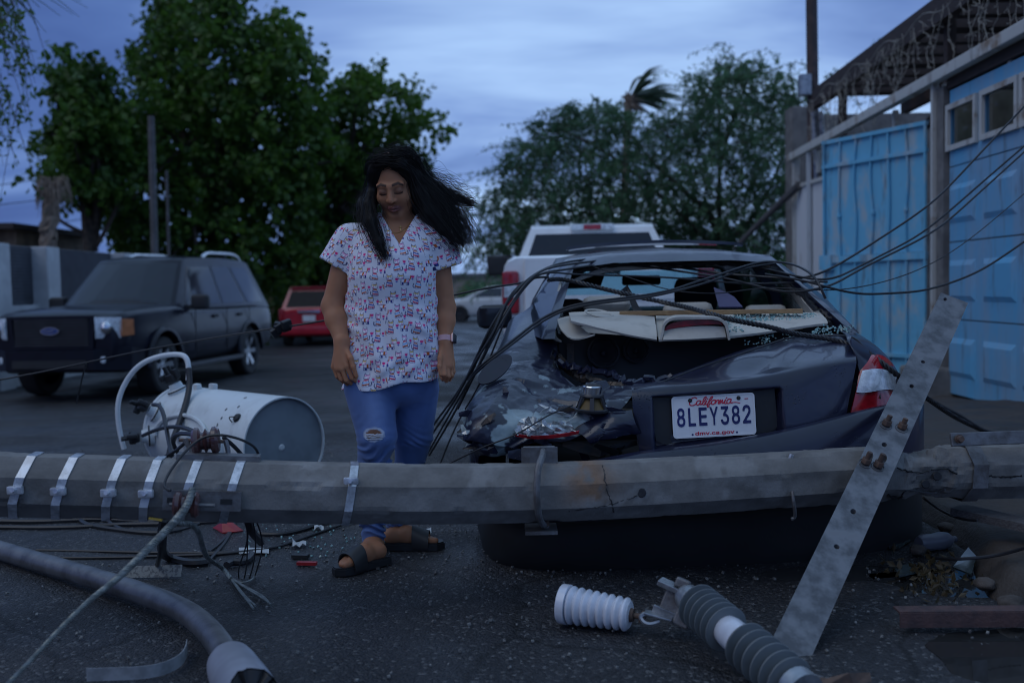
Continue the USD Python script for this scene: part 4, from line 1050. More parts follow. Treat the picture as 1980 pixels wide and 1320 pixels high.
# forward body, mostly hidden
FB = body_loft([(1.15, .83, .985, .16), (1.8, .84, 1, .14), (3.2, .84, 1, .14), (3.6, .83, .98, .14), (4.3, .74, .92, .16), (4.65, .60, .82, .2)], .88)
fbm_ = mf(FB) - mf(box((2.35, 1.45, .9), (2.27, 0, .85)))
sed.part('body', cut_arches(fbm_, [(3.75, .28)], .36, .88), PAINT, smooth=35)
for s in (-1, 1):
    wheel(sed, (3.75, s * .77, .30), .31, .2, STEELRIM, s); wheel(sed, (1.0, s * .74, .28), .30, .2, STEELRIM, s)
# cabin shell
out = np.array([(x, s * y, z) for x, y, z in [(.56, .68, .835), (1.1, .75, .84), (3.55, .76, .84), (.62, .665, .87), (1.2, .715, .99), (2.9, .70, 1.02), (1.40, .53, 1.165), (1.52, .53, 1.20), (2.1, .575, 1.225), (2.72, .55, 1.20), (1.5, .3, 1.225), (2.1, .35, 1.262), (2.72, .3, 1.235)] for s in (-1, 1)] + [(1.5, 0, 1.235), (2.1, 0, 1.275), (2.72, 0, 1.245)])
inn = np.array([(x, s * y, z) for x, y, z in [(.66, .62, .80), (1.1, .70, .80), (3.4, .70, .80), (1.2, .665, .98), (2.85, .65, 1.0), (1.45, .485, 1.145), (2.1, .52, 1.19), (2.68, .5, 1.165), (1.5, .3, 1.18), (2.1, .3, 1.22), (2.7, .3, 1.195)] for s in (-1, 1)])
shell = m3.Manifold.hull_points(out) - m3.Manifold.hull_points(inn)
rw = Polygon([(.615, .60), (.625, .86), (.505, 1.155), (.30, 1.175), (-.30, 1.178), (-.52, 1.16), (-.635, .86), (-.62, .60)])
shell -= mf(prism_x(rw, -.5, 1.62))
shell -= mf(prism_x(Polygon([(.66, .88), (.49, 1.16), (-.49, 1.16), (-.66, .88)]), 2.72, 4.2))
sidew = [Polygon([(1.30, .88), (2.05, .88), (2.05, 1.15), (1.62, 1.15)]), Polygon([(2.15, .88), (3.25, .88), (2.72, 1.14), (2.15, 1.15)])]
for pl in sidew: shell -= mf(prism_y(pl, -1.2, 1.2))
# the roof and pillars are dented a little where the cables press
sh = shell.refine_to_length(.07); v, f = arr(sh)
v[:, 2] += 0.010 * (meshkit.fbm(v * [3, 5, 3], 3, 8) - .5)
cab = sed.part('cabin', (v, f), PAINT, smooth=28)
glassv = m3.Manifold.hull_points(inflate(out, -.012)) - m3.Manifold.hull_points(inflate(out, -.017))
wsx = mf(prism_x(Polygon([(.65, .885), (.485, 1.155), (-.485, 1.155), (-.65, .885)]), 2.72, 4.2))
sed.part('windscreen', glassv ^ wsx, SHIELD, parent=cab, smooth=False)
for pl in sidew:
    for lo, hi in ((.3, 1.2), (-1.2, -.3)):
        sed.part('side_glass', glassv ^ mf(prism_y(pl, lo, hi)), SIDEGL, parent=cab, smooth=False)
sr = grid([[(1098, 482, 5.75), (1150, 474, 5.75), (1280, 467, 5.75), (1405, 470, 5.75), (1425, 474, 5.75)], [(1098, 484, 6.0), (1150, 477, 6.0), (1280, 471, 6.0), (1405, 473, 6.0), (1420, 476, 6.0)]], 6, 30)
wp('sunroof_panel', thick(sr, .018), DKGLASS)
# rear screen frame: torn rubber edge
def ring3(pts, r, n=120, sd=0, jag=0.004):
    rng = np.random.default_rng(sd); q = spline(pts, n) + rng.normal(0, jag, (n, 3)); return tube(q, r * (1 + .5 * rng.random(n)), 6)
wp('window_seal', ring3([P(1075, 690, 4.42), P(1078, 640, 4.5), P(1084, 560, 4.95), P(1092, 532, 5.16), P(1150, 518, 5.2), P(1290, 510, 5.22), P(1420, 508, 5.22), P(1500, 512, 5.2), P(1530, 540, 5.0), P(1570, 590, 4.65), P(1604, 630, 4.44)], .011), TRIM, parent=None)
wp('headliner_strip', tube(spline([P(1108, 544, 5.15), P(1170, 522, 5.2), P(1230, 516, 5.22), P(1300, 512, 5.24), P(1420, 507, 5.24), P(1490, 512, 5.22)], 40), [.010, .016, .018, .012, .018, .012], 7), BEIGE_TRIM)
wp('pillar_trim', thick(grid([[(1500, 520, 5.25), (1528, 545, 5.0), (1560, 590, 4.7), (1584, 602, 4.5)], [(1520, 562, 5.4), (1535, 575, 5.2), (1552, 598, 4.9), (1566, 604, 4.62)]], 12, 6), .006), BEIGE_TRIM)
wp('torn_trim', tube(spline([P(1084, 543, 4.92), P(1080, 580, 4.75), P(1075, 630, 4.55), P(1072, 652, 4.45), P(1085, 660, 4.4)], 24), [.006, .010, .005, .009, .013, .004], 6), BEIGE_TRIM)

# interior
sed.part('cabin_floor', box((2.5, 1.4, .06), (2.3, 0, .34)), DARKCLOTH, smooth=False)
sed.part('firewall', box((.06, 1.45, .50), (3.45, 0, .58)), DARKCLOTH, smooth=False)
sed.part('rear_seat', box((.22, 1.25, .62), (1.22, 0, .55), r=.07), LEATHER, smooth=50)
def headrest(y, x, z, w, m, h=.13):
    hr = sed.part('headrest', box((.10, w, h), (x, y, z), r=.045), m, smooth=60)
    for d in (-.05, .05): sed.part('headrest_rod', tube([(x, y + d, z - .14), (x, y + d, z - .04)], .006, 6), CHROME, parent=hr)
a = CI @ np.r_[P(1173, 588, 4.95), 1]; headrest(a[1], a[0], a[2], .245, LEATHER, .08)
a = CI @ np.r_[P(1330, 598, 4.95), 1]; headrest(a[1], a[0], a[2], .245, LEATHER, .07)
a = CI @ np.r_[P(1480, 597, 4.95), 1]; headrest(a[1], a[0], a[2] - .01, .2, LEATHER, .06)
for pxx, pyy, w in ((1090, 614, .26), (1345, 572, .25)):
    a = CI @ np.r_[P(pxx, pyy, 5.85), 1]
    st = sed.part('front_seat', box((.16, .5, .62), (a[0], a[1], .52), r=.07), DARKCLOTH, smooth=50)
    sed.part('seat_headrest', box((.10, w, .22), (a[0], a[1], a[2]), r=.05), DARKCLOTH, parent=st, smooth=60)
sed.part('dashboard', box((.4, 1.4, .22), (3.2, 0, .80), r=.06), DARKCLOTH, smooth=50)
wp('sun_visor', thick(grid([[(1090, 530, 6.2), (1170, 528, 6.2)], [(1095, 557, 6.25), (1160, 555, 6.25)]], 3, 3, 1, 1), .02), DARKCLOTH)
wp('rear_mirror', box((.24, .04, .06), P(1240, 542, 6.2), r=.015), DARKCLOTH)
wp('seat_belt', thick(np.array([[P(1198, 563, 4.9), P(1200, 574, 4.9)], [P(1213, 551, 4.9), P(1212, 563, 4.9)], [P(1222, 566, 4.88), P(1214, 571, 4.88)], [P(1235, 592, 4.86), P(1222, 596, 4.86)], [P(1245, 603, 4.85), P(1226, 604, 4.85)]]), .004), TRIM, smooth=False)
wp('loose_trim_panel', thick(np.array([[P(1380, 556, 4.9), P(1390, 594, 4.7)], [P(1404, 566, 4.85), P(1412, 594, 4.7)], [P(1420, 575, 4.8), P(1436, 594, 4.7)]]), .006), mat('violet_grey_trim', (.055, .045, .10), .6), smooth=False)

# parcel shelf, split and pushed out through the window
sh1 = [[(1100, 606, 4.62), (1180, 604, 4.6), (1265, 612, 4.52)], [(1102, 614, 4.38), (1180, 622, 4.34), (1268, 634, 4.28)], [(1104, 622, 4.27), (1185, 642, 4.22), (1270, 658, 4.18)]]
g = grid(sh1, 14, 26); g += normals(g) * (0.006 * (meshkit.fbm(g * 14, 3, 2) - .5))[..., None]
wp('parcel_shelf', thick(g, .010), BEIGE_TRIM, label='cracked left half of the cream parcel shelf')
sh2 = [[(1268, 612, 4.6), (1340, 612, 4.58), (1430, 609, 4.56), (1520, 607, 4.55), (1585, 606, 4.53)], [(1270, 636, 4.36), (1340, 634, 4.36), (1430, 626, 4.38), (1520, 622, 4.39), (1597, 618, 4.40)], [(1274, 658, 4.19), (1340, 656, 4.2), (1430, 650, 4.23), (1520, 637, 4.28), (1600, 627, 4.33)]]
g = grid(sh2, 14, 40); g += normals(g) * (0.005 * (meshkit.fbm(g * 9, 3, 6) - .5))[..., None]
sh2p = wp('parcel_shelf', thick(g, .010), BEIGE_TRIM, label='right half of the cream parcel shelf strewn with glass')
for q, nm in (((1158, 612, 4.46, 30), 'speaker_ring'),):
    c = P(*q[:3]); wp(nm, lathe([(.062, 0), (.066, .004), (.062, .006), (.055, .002)], 30, frame(c + [0, 0, .012], (1, .05, -.15), (0, -.25, 1))), BEIGE_TRIM)
fl = grid([[(1078, 618, 4.45), (1104, 612, 4.45), (1110, 622, 4.4)], [(1084, 636, 4.36), (1112, 640, 4.34), (1140, 646, 4.3)], [(1098, 650, 4.3), (1116, 656, 4.26), (1150, 646, 4.26)]], 12, 14)
wp('torn_shelf_flap', thick(fl, .006), BEIGE_TRIM)
# high brake light housing on the shelf
def arch(px0, px1, pt, pb, d0, d1, n=24):
    a = np.linspace(0, 1, n); e = np.sqrt(np.clip(1 - (2 * a - 1) ** 6, 0, 1))
    return [[(px0 + (px1 - px0) * t, pb + (pt - pb) * k, d0) for t, k in zip(a, e)], [(px0 - 6 + (px1 - px0 + 14) * t, pb + 2 + (pt - 4 - pb) * k * .98, d1) for t, k in zip(a, e)]]
hs_ = [[P(*q) for q in row] for row in arch(1284, 1402, 616, 655, 4.18, 4.19)]
hs_.append([P(*q) for q in arch(1279, 1410, 612, 648, 4.3, 4.3)[0]]); hs_.append([P(*q) for q in arch(1279, 1412, 610, 640, 4.5, 4.5)[0]])
bl_ = wp('brake_light_housing', thick(np.array(hs_[1:]), .010), BEIGE_TRIM, smooth=45)
wp('brake_lens', thick(grid([[(1286, 636, 4.22), (1305, 623, 4.22), (1345, 618, 4.22), (1385, 620, 4.22), (1396, 628, 4.22)], [(1286, 640, 4.22), (1305, 634, 4.22), (1345, 629, 4.22), (1385, 627, 4.22), (1396, 630, 4.22)]], 4, 20), .01), REDLENS, parent=bl_)
wp('housing_base', thick(grid([[(1284, 640, 4.22), (1340, 632, 4.22), (1400, 632, 4.22)], [(1282, 658, 4.18), (1340, 656, 4.185), (1404, 652, 4.2)]], 5, 12), .008), BEIGE_TRIM, parent=bl_)

# boot cavity: floor, rear bulkhead, speakers in the dark
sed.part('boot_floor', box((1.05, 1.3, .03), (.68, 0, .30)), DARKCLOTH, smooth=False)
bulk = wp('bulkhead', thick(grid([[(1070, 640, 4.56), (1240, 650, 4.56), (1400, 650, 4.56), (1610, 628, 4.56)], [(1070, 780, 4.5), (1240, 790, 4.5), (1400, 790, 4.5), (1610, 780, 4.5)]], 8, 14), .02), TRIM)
def speaker_face(px, py, d, r, par=None):
    c = P(px, py, d); M = frame(c, (1, 0, 0), (0, -1, .25))
    return wp('mounted_speaker', lathe([(r * 1.1, -.004), (r * 1.1, .008), (r * .98, .012), (r * .9, .004), (r * .78, .012), (r * .7, .004), (r * .2, -.03), (r * .2, -.022), (r * .12, -.012), (.0005, -.008)], 32, M), mat('speaker_cone', (.03, .03, .033), .55) if 'speaker_cone' not in MATS else MATS['speaker_cone'])
speaker_face(1167, 681, 4.47, .066); speaker_face(1230, 676, 4.5, .055)
wp('bracket_holes', thick(grid([[(1096, 664, 4.5), (1110, 664, 4.5)], [(1096, 702, 4.48), (1110, 702, 4.48)]], 3, 3, 1, 1), .01), METAL_DK)
rimg = spline([P(1082, 702, 4.3), P(1120, 712, 4.26), P(1180, 722, 4.2), P(1210, 738, 4.1), P(1228, 738, 3.98), P(1300, 728, 3.98)], 50)
wp('boot_gutter', tube(rimg + .006 * np.random.default_rng(4).normal(size=rimg.shape), .014, 6), PAINT)
wp('boot_gutter', tube(spline([P(1078, 690, 4.4), P(1112, 722, 4.3), P(1165, 742, 4.2), P(1222, 748, 4.05)], 40) + .004 * np.random.default_rng(5).normal(size=(40, 3)), .02, 6), METAL_DK)

# boot lid: deck rising to the right, lip, face with plate recess
lid = [
    [(1228, 742, 3.98), (1300, 726, 4.06), (1380, 697, 4.14), (1460, 672, 4.22), (1560, 652, 4.30), (1642, 643, 4.30)],
    [(1224, 744, 3.92), (1300, 733, 3.96), (1380, 716, 4.0), (1460, 694, 4.04), (1560, 670, 4.1), (1652, 655, 4.12)],
    [(1222, 748, 3.84), (1300, 741, 3.84), (1380, 733, 3.84), (1460, 722, 3.85), (1560, 703, 3.86), (1655, 690, 3.90)],
    [(1222, 762, 3.78), (1300, 755, 3.77), (1380, 748, 3.77), (1460, 740, 3.78), (1560, 728, 3.80), (1652, 716, 3.86)],
    [(1226, 810, 3.76), (1300, 806, 3.74), (1380, 800, 3.74), (1460, 796, 3.75), (1560, 786, 3.77), (1640, 776, 3.83)],
    [(1236, 868, 3.75), (1300, 872, 3.73), (1380, 862, 3.73), (1460, 846, 3.74), (1560, 826, 3.76), (1634, 812, 3.82)],
    [(1240, 886, 3.78), (1300, 888, 3.77), (1380, 878, 3.77), (1460, 862, 3.78), (1560, 838, 3.80), (1632, 820, 3.85)]]
g = grid(lid, 90, 120, 2, 3)
n_ = normals(g)
yy_ = np.linspace(0, 1, 90)[:, None]; xx_ = np.linspace(0, 1, 120)[None]
dent = 0.022 * np.exp(-(((xx_ - .52) / .16) ** 2 + ((yy_ - .17) / .10) ** 2)) - .014 * np.exp(-(((xx_ - .33) / .1) ** 2 + ((yy_ - .2) / .12) ** 2)) + .006 * (meshkit.fbm(g * 7, 3, 12) - .5) + .010 * np.exp(-((xx_ - .78 + .3 * yy_) / .05) ** 2) * (yy_ < .35)
if n_[40, 60, 1] > 0: n_ = -n_
g = g + n_ * dent[..., None]
# recess for the plate pressed into the face
R0, R1 = [P(1252, 762, 3.76), P(1506, 742, 3.77), P(1508, 842, 3.75), P(1300, 886, 3.73)], None
rx, rz = g[..., 0], g[..., 2]
c0, c1 = P(1264, 770, 3.75), P(1510, 752, 3.76)
zb0 = P(1270, 868, 3.75)[2]; zb1 = P(1505, 838, 3.75)[2]
t = np.clip((rx - c0[0]) / (c1[0] - c0[0]), 0, 1)
topz = c0[2] + t * (c1[2] - c0[2]); botz = zb0 + t * (zb1 - zb0)
sx = np.minimum(rx - c0[0], c1[0] - rx); sz = np.minimum(topz - rz, rz - botz)
inside = smooth01(np.minimum(sx, sz) / .010 + .5) * (yy_ > .38)
g[..., 1] += 0.045 * inside
lidp = wp('boot_lid', thick(g, .004), PAINT, smooth=50)
# recess liner in black and its lip
pl_c = P(1380, 803, 3.77)
PM = frame(pl_c, P(1463, 796, 3.78) - P(1298, 805, 3.77), (0, -1, 0.06)); PM[:3, 3] = pl_c
liner = Polygon([(-.218, -.082), (-.235, .085), (.235, .10), (.24, -.055), (.20, -.085), (-.17, -.105)])
wp('plate_recess', extrude(liner.buffer(.006), .004, frame(pl_c + [0, .016, 0], PM[:3, 0], PM[:3, 2])), TRIM, smooth=False)
wp('lid_crease', tube(spline([P(1225, 752, 3.80), P(1300, 746, 3.81), P(1380, 740, 3.82), P(1470, 732, 3.84)], 30), .004, 5), PAINT)
# licence plate with its writing
RED_INK = mat('plate_red_ink', (0.55, 0.02, 0.05), .5); BLUE_INK = mat('plate_blue_ink', (0.012, 0.018, 0.11), .5)
def rrect(w, h, r):
    return Polygon([(-w / 2 + r, -h / 2 + r), (w / 2 - r, -h / 2 + r), (w / 2 - r, h / 2 - r), (-w / 2 + r, h / 2 - r)]).buffer(r)
plate = wp('licence_plate', extrude(rrect(.318, .160, .014), .0022, PM), PLATEW, smooth=False)
wp('plate_rim', extrude(rrect(.318, .160, .014).difference(rrect(.306, .148, .011)), .0036, PM), PLATEW, parent=plate, smooth=False)
def letters(txt, h, cx, cy, m, name, sx=1.0, shear=0.0, bold=False, width=None):
    v, f = arr(meshkit.text_mesh(txt, h, .0012, bold)); w = v[:, 0].max() - v[:, 0].min()
    if width: sx = width / w
    v[:, 0] = (v[:, 0] - v[:, 0].min() - w / 2) * sx + cx + v[:, 1] * shear; v[:, 1] += cy
    v[:, 2] += .0026
    wp(name, xf((v, f), PM), m, parent=plate, smooth=False)
num = '8LEY382'
for i, ch in enumerate(num):
    letters(ch, .066, -.126 + .042 * i, -.034, BLUE_INK, 'plate_character', bold=True, width=.031 if ch not in 'L' else .028)
# flowing red state name, drawn as pen strokes
script = {'C': [[(.9, .85), (.55, 1.0), (.1, .6), (.15, .1), (.6, .0), (1.0, .2)]], 'a': [[(.6, .5), (.2, .55), (.05, .2), (.25, 0), (.5, .2), (.6, .5), (.58, .1), (.85, .1)]], 'l': [[(0, .1), (.4, .6), (.45, 1.0), (.25, .9), (.15, .2), (.3, 0), (.5, .1)]],
          'i': [[(0, .1), (.2, .5), (.15, .1), (.3, 0), (.45, .1)], [(.26, .72), (.3, .76)]], 'f': [[(0, .1), (.45, .7), (.5, 1.0), (.3, .9), (.1, -.3), (.25, -.25), (.3, .1), (.55, .15)]], 'o': [[(.5, .5), (.15, .5), (.05, .15), (.3, 0), (.55, .3), (.5, .5), (.7, .45)]],
          'r': [[(0, .1), (.2, .5), (.4, .45), (.35, .1), (.5, .05)]], 'n': [[(0, .1), (.15, .5), (.15, .05), (.4, .5), (.45, .1), (.65, .1)]]}
adv = {'C': .95, 'a': .75, 'l': .42, 'i': .38, 'f': .48, 'o': .62, 'r': .45, 'n': .62}
pen, x = [], 0.0
for ch in 'California':
    for s in script[ch]:
        q = spline([(a + x + .28 * b, b, 0) for a, b in s], 24) if len(s) > 2 else np.array([(a + x + .28 * b, b, 0) for a, b in s])
        pen.append(LineString(q[:, :2]).buffer(.068))
    x += adv[ch]
pen.append(LineString([(x - .15, .08), (x + .5, .12), (x + 1.1, 0.0)]).buffer(.05)); pen.append(LineString([(x + 1.8, .5), (x + 2.2, .5)]).buffer(.05))
from shapely import union_all
nm = affinity.scale(affinity.translate(union_all(pen), -x / 2, 0), .0285, .030, origin=(0, 0))
wp('state_name', xf(extrude(affinity.translate(nm, -.012, .043), .0012), PM @ trimesh.transformations.translation_matrix([0, 0, .0026])), RED_INK, parent=plate, smooth=False)
letters('dmv.ca.gov', .013, .0, -.071, RED_INK, 'web_address', width=.15, bold=True)
for sx_ in (-.088, .098):
    wp('plate_bolt', lathe([(.0005, .006), (.006, .005), (.008, .002), (.008, 0)], 12, PM @ trimesh.transformations.translation_matrix([sx_, .066 - .004, .002])), TRIM, parent=plate)
for sx_ in (-.085, .085):
    wp('plate_dot', lathe([(.0005, .0014), (.004, .001)], 10, PM @ trimesh.transformations.translation_matrix([sx_, -.068, .002])), BLUE_INK, parent=plate)

# right rear wing and its lamp
rq = [[(1562, 566, 5.0), (1592, 606, 5.0), (1612, 640, 5.0), (1615, 800, 5.0), (1615, 930, 5.0)],
      [(1600, 622, 4.5), (1627, 632, 4.5), (1668, 662, 4.5), (1682, 770, 4.5), (1680, 980, 4.5)],
      [(1626, 640, 4.22), (1657, 650, 4.2), (1712, 688, 4.18), (1738, 790, 4.12), (1738, 1000, 4.1)],
      [(1642, 648, 4.05), (1660, 668, 3.98), (1722, 712, 3.98), (1752, 800, 3.96), (1755, 1010, 3.96)],
      [(1646, 652, 3.98), (1654, 690, 3.91), (1665, 740, 3.87), (1660, 810, 3.86), (1660, 1010, 3.88)]]
g = grid(rq, 60, 60)
wp('right_wing', thick(g, .004), PAINT, smooth=50)
tl = [[(1664, 690, 3.955), (1684, 688, 3.97), (1706, 690, 4.0), (1733, 722, 4.08)], [(1660, 718, 3.90), (1682, 716, 3.90), (1706, 718, 3.95), (1738, 742, 4.03)], [(1652, 758, 3.865), (1680, 757, 3.87), (1708, 755, 3.91), (1740, 762, 3.99)], [(1641, 802, 3.845), (1676, 797, 3.85), (1708, 789, 3.88), (1738, 782, 3.96)]]
g = grid(tl, 20, 24); g = g - np.array([0, .012, 0])
tlp = wp('taillight', thick(g, .012), REDLENS, smooth=50)
cl = [[(1664, 716, 3.89), (1690, 712, 3.90), (1712, 716, 3.945), (1736, 732, 4.02)], [(1657, 738, 3.87), (1684, 737, 3.875), (1710, 738, 3.92), (1738, 748, 4.0)], [(1652, 757, 3.862), (1680, 756, 3.866), (1708, 752, 3.905), (1738, 757, 3.985)]]
g = grid(cl, 12, 18); g = g - np.array([0, .021, 0])
wp('clear_lamp', thick(g, .006), CLEARLENS, parent=tlp, smooth=50)
# left rear wing, crushed
lq = [[(1050, 556, 5.0), (1005, 606, 5.0), (978, 640, 5.0), (973, 760, 5.0), (973, 930, 5.0)],
      [(1074, 640, 4.52), (1022, 654, 4.52), (958, 688, 4.5), (942, 790, 4.5), (942, 985, 4.5)],
      [(1080, 700, 4.28), (1032, 712, 4.2), (946, 738, 4.15), (922, 820, 4.12), (925, 1000, 4.1)],
      [(1112, 736, 4.12), (1060, 766, 3.96), (955, 785, 3.86), (908, 828, 3.84), (925, 905, 3.9)],
      [(1170, 742, 4.04), (1120, 790, 3.82), (1030, 810, 3.76), (945, 850, 3.74), (935, 885, 3.80)],
      [(1224, 746, 3.97), (1206, 790, 3.80), (1130, 836, 3.74), (1060, 862, 3.74), (1010, 872, 3.80)]]
g = grid(lq, 220, 180)
n_ = normals(g); n_ = np.where(n_[..., 1:2] * 0 + n_[120, 80, 1] > 0, -n_, n_)
du = np.linspace(0, 1, 220)[:, None]; dv = np.linspace(0, 1, 180)[None]
amt = smooth01((du - .22) / .25) * (1 - .2 * dv)
fold = cell_fold(g, 3, 60, .016) * .8 + .35 * cell_fold(g, 8, 160, .010)
dd = amt * (0.021 * np.clip(fold, -1.6, 1.3) + .022 * (ridged(g * 7, 5) - .75) + .005 * (meshkit.fbm(g * 30, 3, 7) - .5))
g = g + n_ * dd[..., None]
# scraped paint: filler and primer show on the creases near the corner
msk = smooth01((meshkit.fbm(g * 9, 5, 31) - .56) / .03) * smooth01((du - .56) / .14) * smooth01((dv - .30) / .2) + .6 * smooth01((meshkit.fbm(g * 22, 4, 17) - .66) / .03) * smooth01((du - .3) / .2)
msk = np.clip(msk, 0, 1)[..., None]
base = np.broadcast_to(np.array([.010, .011, .024]), g.shape); prim = np.array([.26, .33, .34]) + .08 * (meshkit.fbm(g * 60, 2, 3)[..., None] - .5)
cdg = base * (1 - msk) + prim * msk
wp('left_wing', sheet(g), PAINTC, cd=cdg.reshape(-1, 3), label='crushed left rear wing with scraped paint')
wp('wing_underside', sheet(g + n_ * -.012), TRIM, smooth=True)
rngw = np.random.default_rng(23)
for i in range(22):
    q_ = g[rngw.integers(118, 216), rngw.integers(40, 165)]; vd = (q_ - EYE) / np.linalg.norm(q_ - EYE); c = q_ - vd * .014
    d = rngw.normal(size=3) * [1.3, .4, .6]; d -= vd * d.dot(vd) * .7; d /= np.linalg.norm(d); w = np.cross(d, vd); w /= np.linalg.norm(w); L = rngw.uniform(.03, .11); ww = rngw.uniform(.006, .018)
    wp('torn_metal', thick(np.array([[c - d * L / 2 + w * ww * .4, c - d * L / 2 - w * ww * .5], [c + w * ww - vd * .012, c - w * ww * .8 - vd * .004], [c + d * L / 2 + w * ww * .2, c + d * L / 2 - w * ww * .3]]), .002), (PAINT, BRIGHTMET, METAL_DK, PAINT, MATS['pale_filler'])[i % 5] if 'pale_filler' in MATS else mat('pale_filler', (.26, .32, .32), .6, var=.3, scale=20), smooth=False)
# fuel flap hanging open
a, b = P(988, 690, 4.08), P(926, 742, 4.02)
Mf = frame((a + b) / 2, b - a, (-.2, -1, .35))
ov = affinity.scale(Point(0, 0).buffer(1, 24), .088, .038)
wp('fuel_flap', extrude(ov, .012, Mf), PAINT, smooth=40)
# torn lamp and metal at the left corner
wp('broken_taillight', thick(grid([[(1010, 806, 3.70), (1050, 812, 3.69), (1100, 818, 3.70)], [(1000, 826, 3.69), (1050, 834, 3.68), (1108, 828, 3.69)], [(992, 838, 3.70), (1050, 842, 3.69), (1112, 834, 3.70)]], 8, 16) + .006 * np.random.default_rng(9).normal(size=(8, 16, 3)), .004), BRIGHTMET, smooth=False)
wp('red_lens_shard', thick(grid([[(1000, 838, 3.685), (1050, 842, 3.675), (1120, 832, 3.68)], [(996, 842, 3.69), (1050, 848, 3.68), (1118, 838, 3.685)]], 3, 14), .004), REDLENS)
fg = grid([[(1110, 832, 3.76), (1160, 806, 3.74), (1222, 790, 3.74)], [(1130, 845, 3.70), (1180, 826, 3.69), (1228, 815, 3.71)], [(1142, 852, 3.70), (1190, 846, 3.70), (1240, 838, 3.73)]], 24, 30)
nn = normals(fg); fg = fg + nn * (.022 * cell_fold(fg, 21, 10) * .6)[..., None]
wp('folded_panel', thick(fg, .004), PAINT, smooth=25, label='folded sheet of boot panel below the loose speaker')
rngm = np.random.default_rng(13)
for i in range(14):
    c = P(rngm.uniform(930, 1200), rngm.uniform(838, 890), 3.78 + rngm.uniform(-.03, .1)); d = rngm.normal(size=3) * [1.6, .5, .4]; d /= np.linalg.norm(d)
    L = rngm.uniform(.05, .16); w = np.cross(d, rngm.normal(size=3)); w /= np.linalg.norm(w)
    gq = np.array([[c - d * L / 2 + w * .012, c - d * L / 2 - w * .014], [c + w * .02 + nn[0, 0] * .012, c - w * .018], [c + d * L / 2 + w * .008, c + d * L / 2 - w * .012]])
    wp('torn_metal', thick(gq, .003), [METAL_DK, PAINT, TRIM, METAL_DK][i % 4], smooth=False)
# bumper: dark skin running below the pole
bs = []
for (px, d, top, bot) in ((925, 4.2, 915, 1010), (935, 3.9, 915, 1050), (985, 3.66, 915, 1085), (1120, 3.60, 908, 1100), (1240, 3.61, 888, 1100), (1380, 3.62, 872, 1096), (1560, 3.67, 838, 1085), (1690, 3.74, 806, 1065), (1765, 3.88, 796, 1045), (1785, 4.15, 796, 1010)):
    bs.append([(px, top - 4, d + .14), (px, top, d + .02), (px, top + (bot - top) * .3, d - .015), (px, top + (bot - top) * .5, d - .01), (px, top + (bot - top) * .6, d + .02), (px, bot, d + .06), (px, bot + 4, d + .3)])
g = grid(bs, 80, 30)
wp('rear_bumper', thick(g[:, :17], .006), PAINT, smooth=45)
gl = g[:, 16:].copy(); gl[:, :, 1] += .022
wp('bumper_valance', thick(gl, .006), TRIM, smooth=45)
wp('bumper_seam', tube(g[4:-4, 16] + [0, -.002, 0], .005, 5), TRIM)
wp('exhaust_tip', lathe([(.030, .0), (.034, .0), (.034, .12), (.030, .12)], 20, framez(P(1600, 1072, 3.72), (0, 1, 0))), GALV)
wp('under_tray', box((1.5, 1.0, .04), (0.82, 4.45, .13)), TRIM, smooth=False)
wp('rear_silencer', tube([P(1160, 1040, 4.0), P(1500, 1030, 4.1)], .09, 14), METAL_DK)
# door mirror
mc = P(956, 612, 6.25)
mr = wp('door_mirror', box((.22, .10, .15), mc, r=.045), TRIM, smooth=50)
wp('mirror_glass', box((.185, .01, .115), mc - [0, .051, 0], r=.004), TINT, parent=mr)
# glass crumbs
rngc = np.random.default_rng(3)
def crumbs(n, poly, d0, d1, sz=.006):
    ms = []
    q = sample_poly(Polygon(poly), n, rngc)
    for x, y in q:
        t_ = (y - min(p[1] for p in poly)) / (max(p[1] for p in poly) - min(p[1] for p in poly))
        c = P(x, y, d0 + (d1 - d0) * t_); ms.append(xf(box((sz * rngc.uniform(.5, 1.3), sz * rngc.uniform(.5, 1.2), sz * .7)), frame(c, rngc.normal(size=3), rngc.normal(size=3))))
    return join(*ms)
one('glass_crumbs', join(crumbs(260, [(1420, 606), (1560, 604), (1590, 610), (1560, 618), (1400, 624)], 4.53, 4.36, .008), crumbs(90, [(1400, 612), (1430, 612), (1440, 640), (1405, 640)], 4.5, 4.26, .007), crumbs(80, [(1590, 628), (1650, 630), (1640, 644), (1560, 650)], 4.3, 4.22, .007), crumbs(60, [(1440, 652), (1560, 640), (1560, 652), (1440, 680)], 4.3, 4.2, .006)),
    CRUMB, 'greenish crumbs of shattered glass on the parcel shelf and boot', 'broken glass', kind='stuff', smooth=False)
# loose things lying on the wreck
st = Thing('wooden_slat', 'thin raw wooden slat lying across the parcel shelf', 'slat', at=P(1370, 603, 4.5))
WOODL = mat('raw_pine', (0.36, 0.22, 0.10), .7, color2=(0.26, 0.15, 0.07), scale=14, bump=.2, stretch=(2, 12, 12))
st.part('board', beam(P(1198, 606, 4.52), P(1551, 601, 4.46), .035, .020, r=.002), WOODL, smooth=False)
lc = P(1146, 778, 3.80)
ls = Thing('loose_speaker', 'black speaker lying face down on the crushed boot', 'speaker', at=lc)
SPK = mat('speaker_frame', (.03, .03, .034), .4, metal=.4, var=.2)
LM = frame(P(1144, 794, 3.76), (1, 0, -.04), (0, -.06, 1))
ls.part('rim', lathe([(.0005, 0), (.064, 0), (.066, .004), (.066, .010), (.060, .013)], 36, LM), SPK)
for k in range(6):
    a = k * math.pi / 3 + .45
    ls.part('basket_leg', beam((LM @ [.060 * math.cos(a), .060 * math.sin(a), .010, 1])[:3], (LM @ [.040 * math.cos(a), .040 * math.sin(a), .060, 1])[:3], .016, .005), SPK, smooth=False)
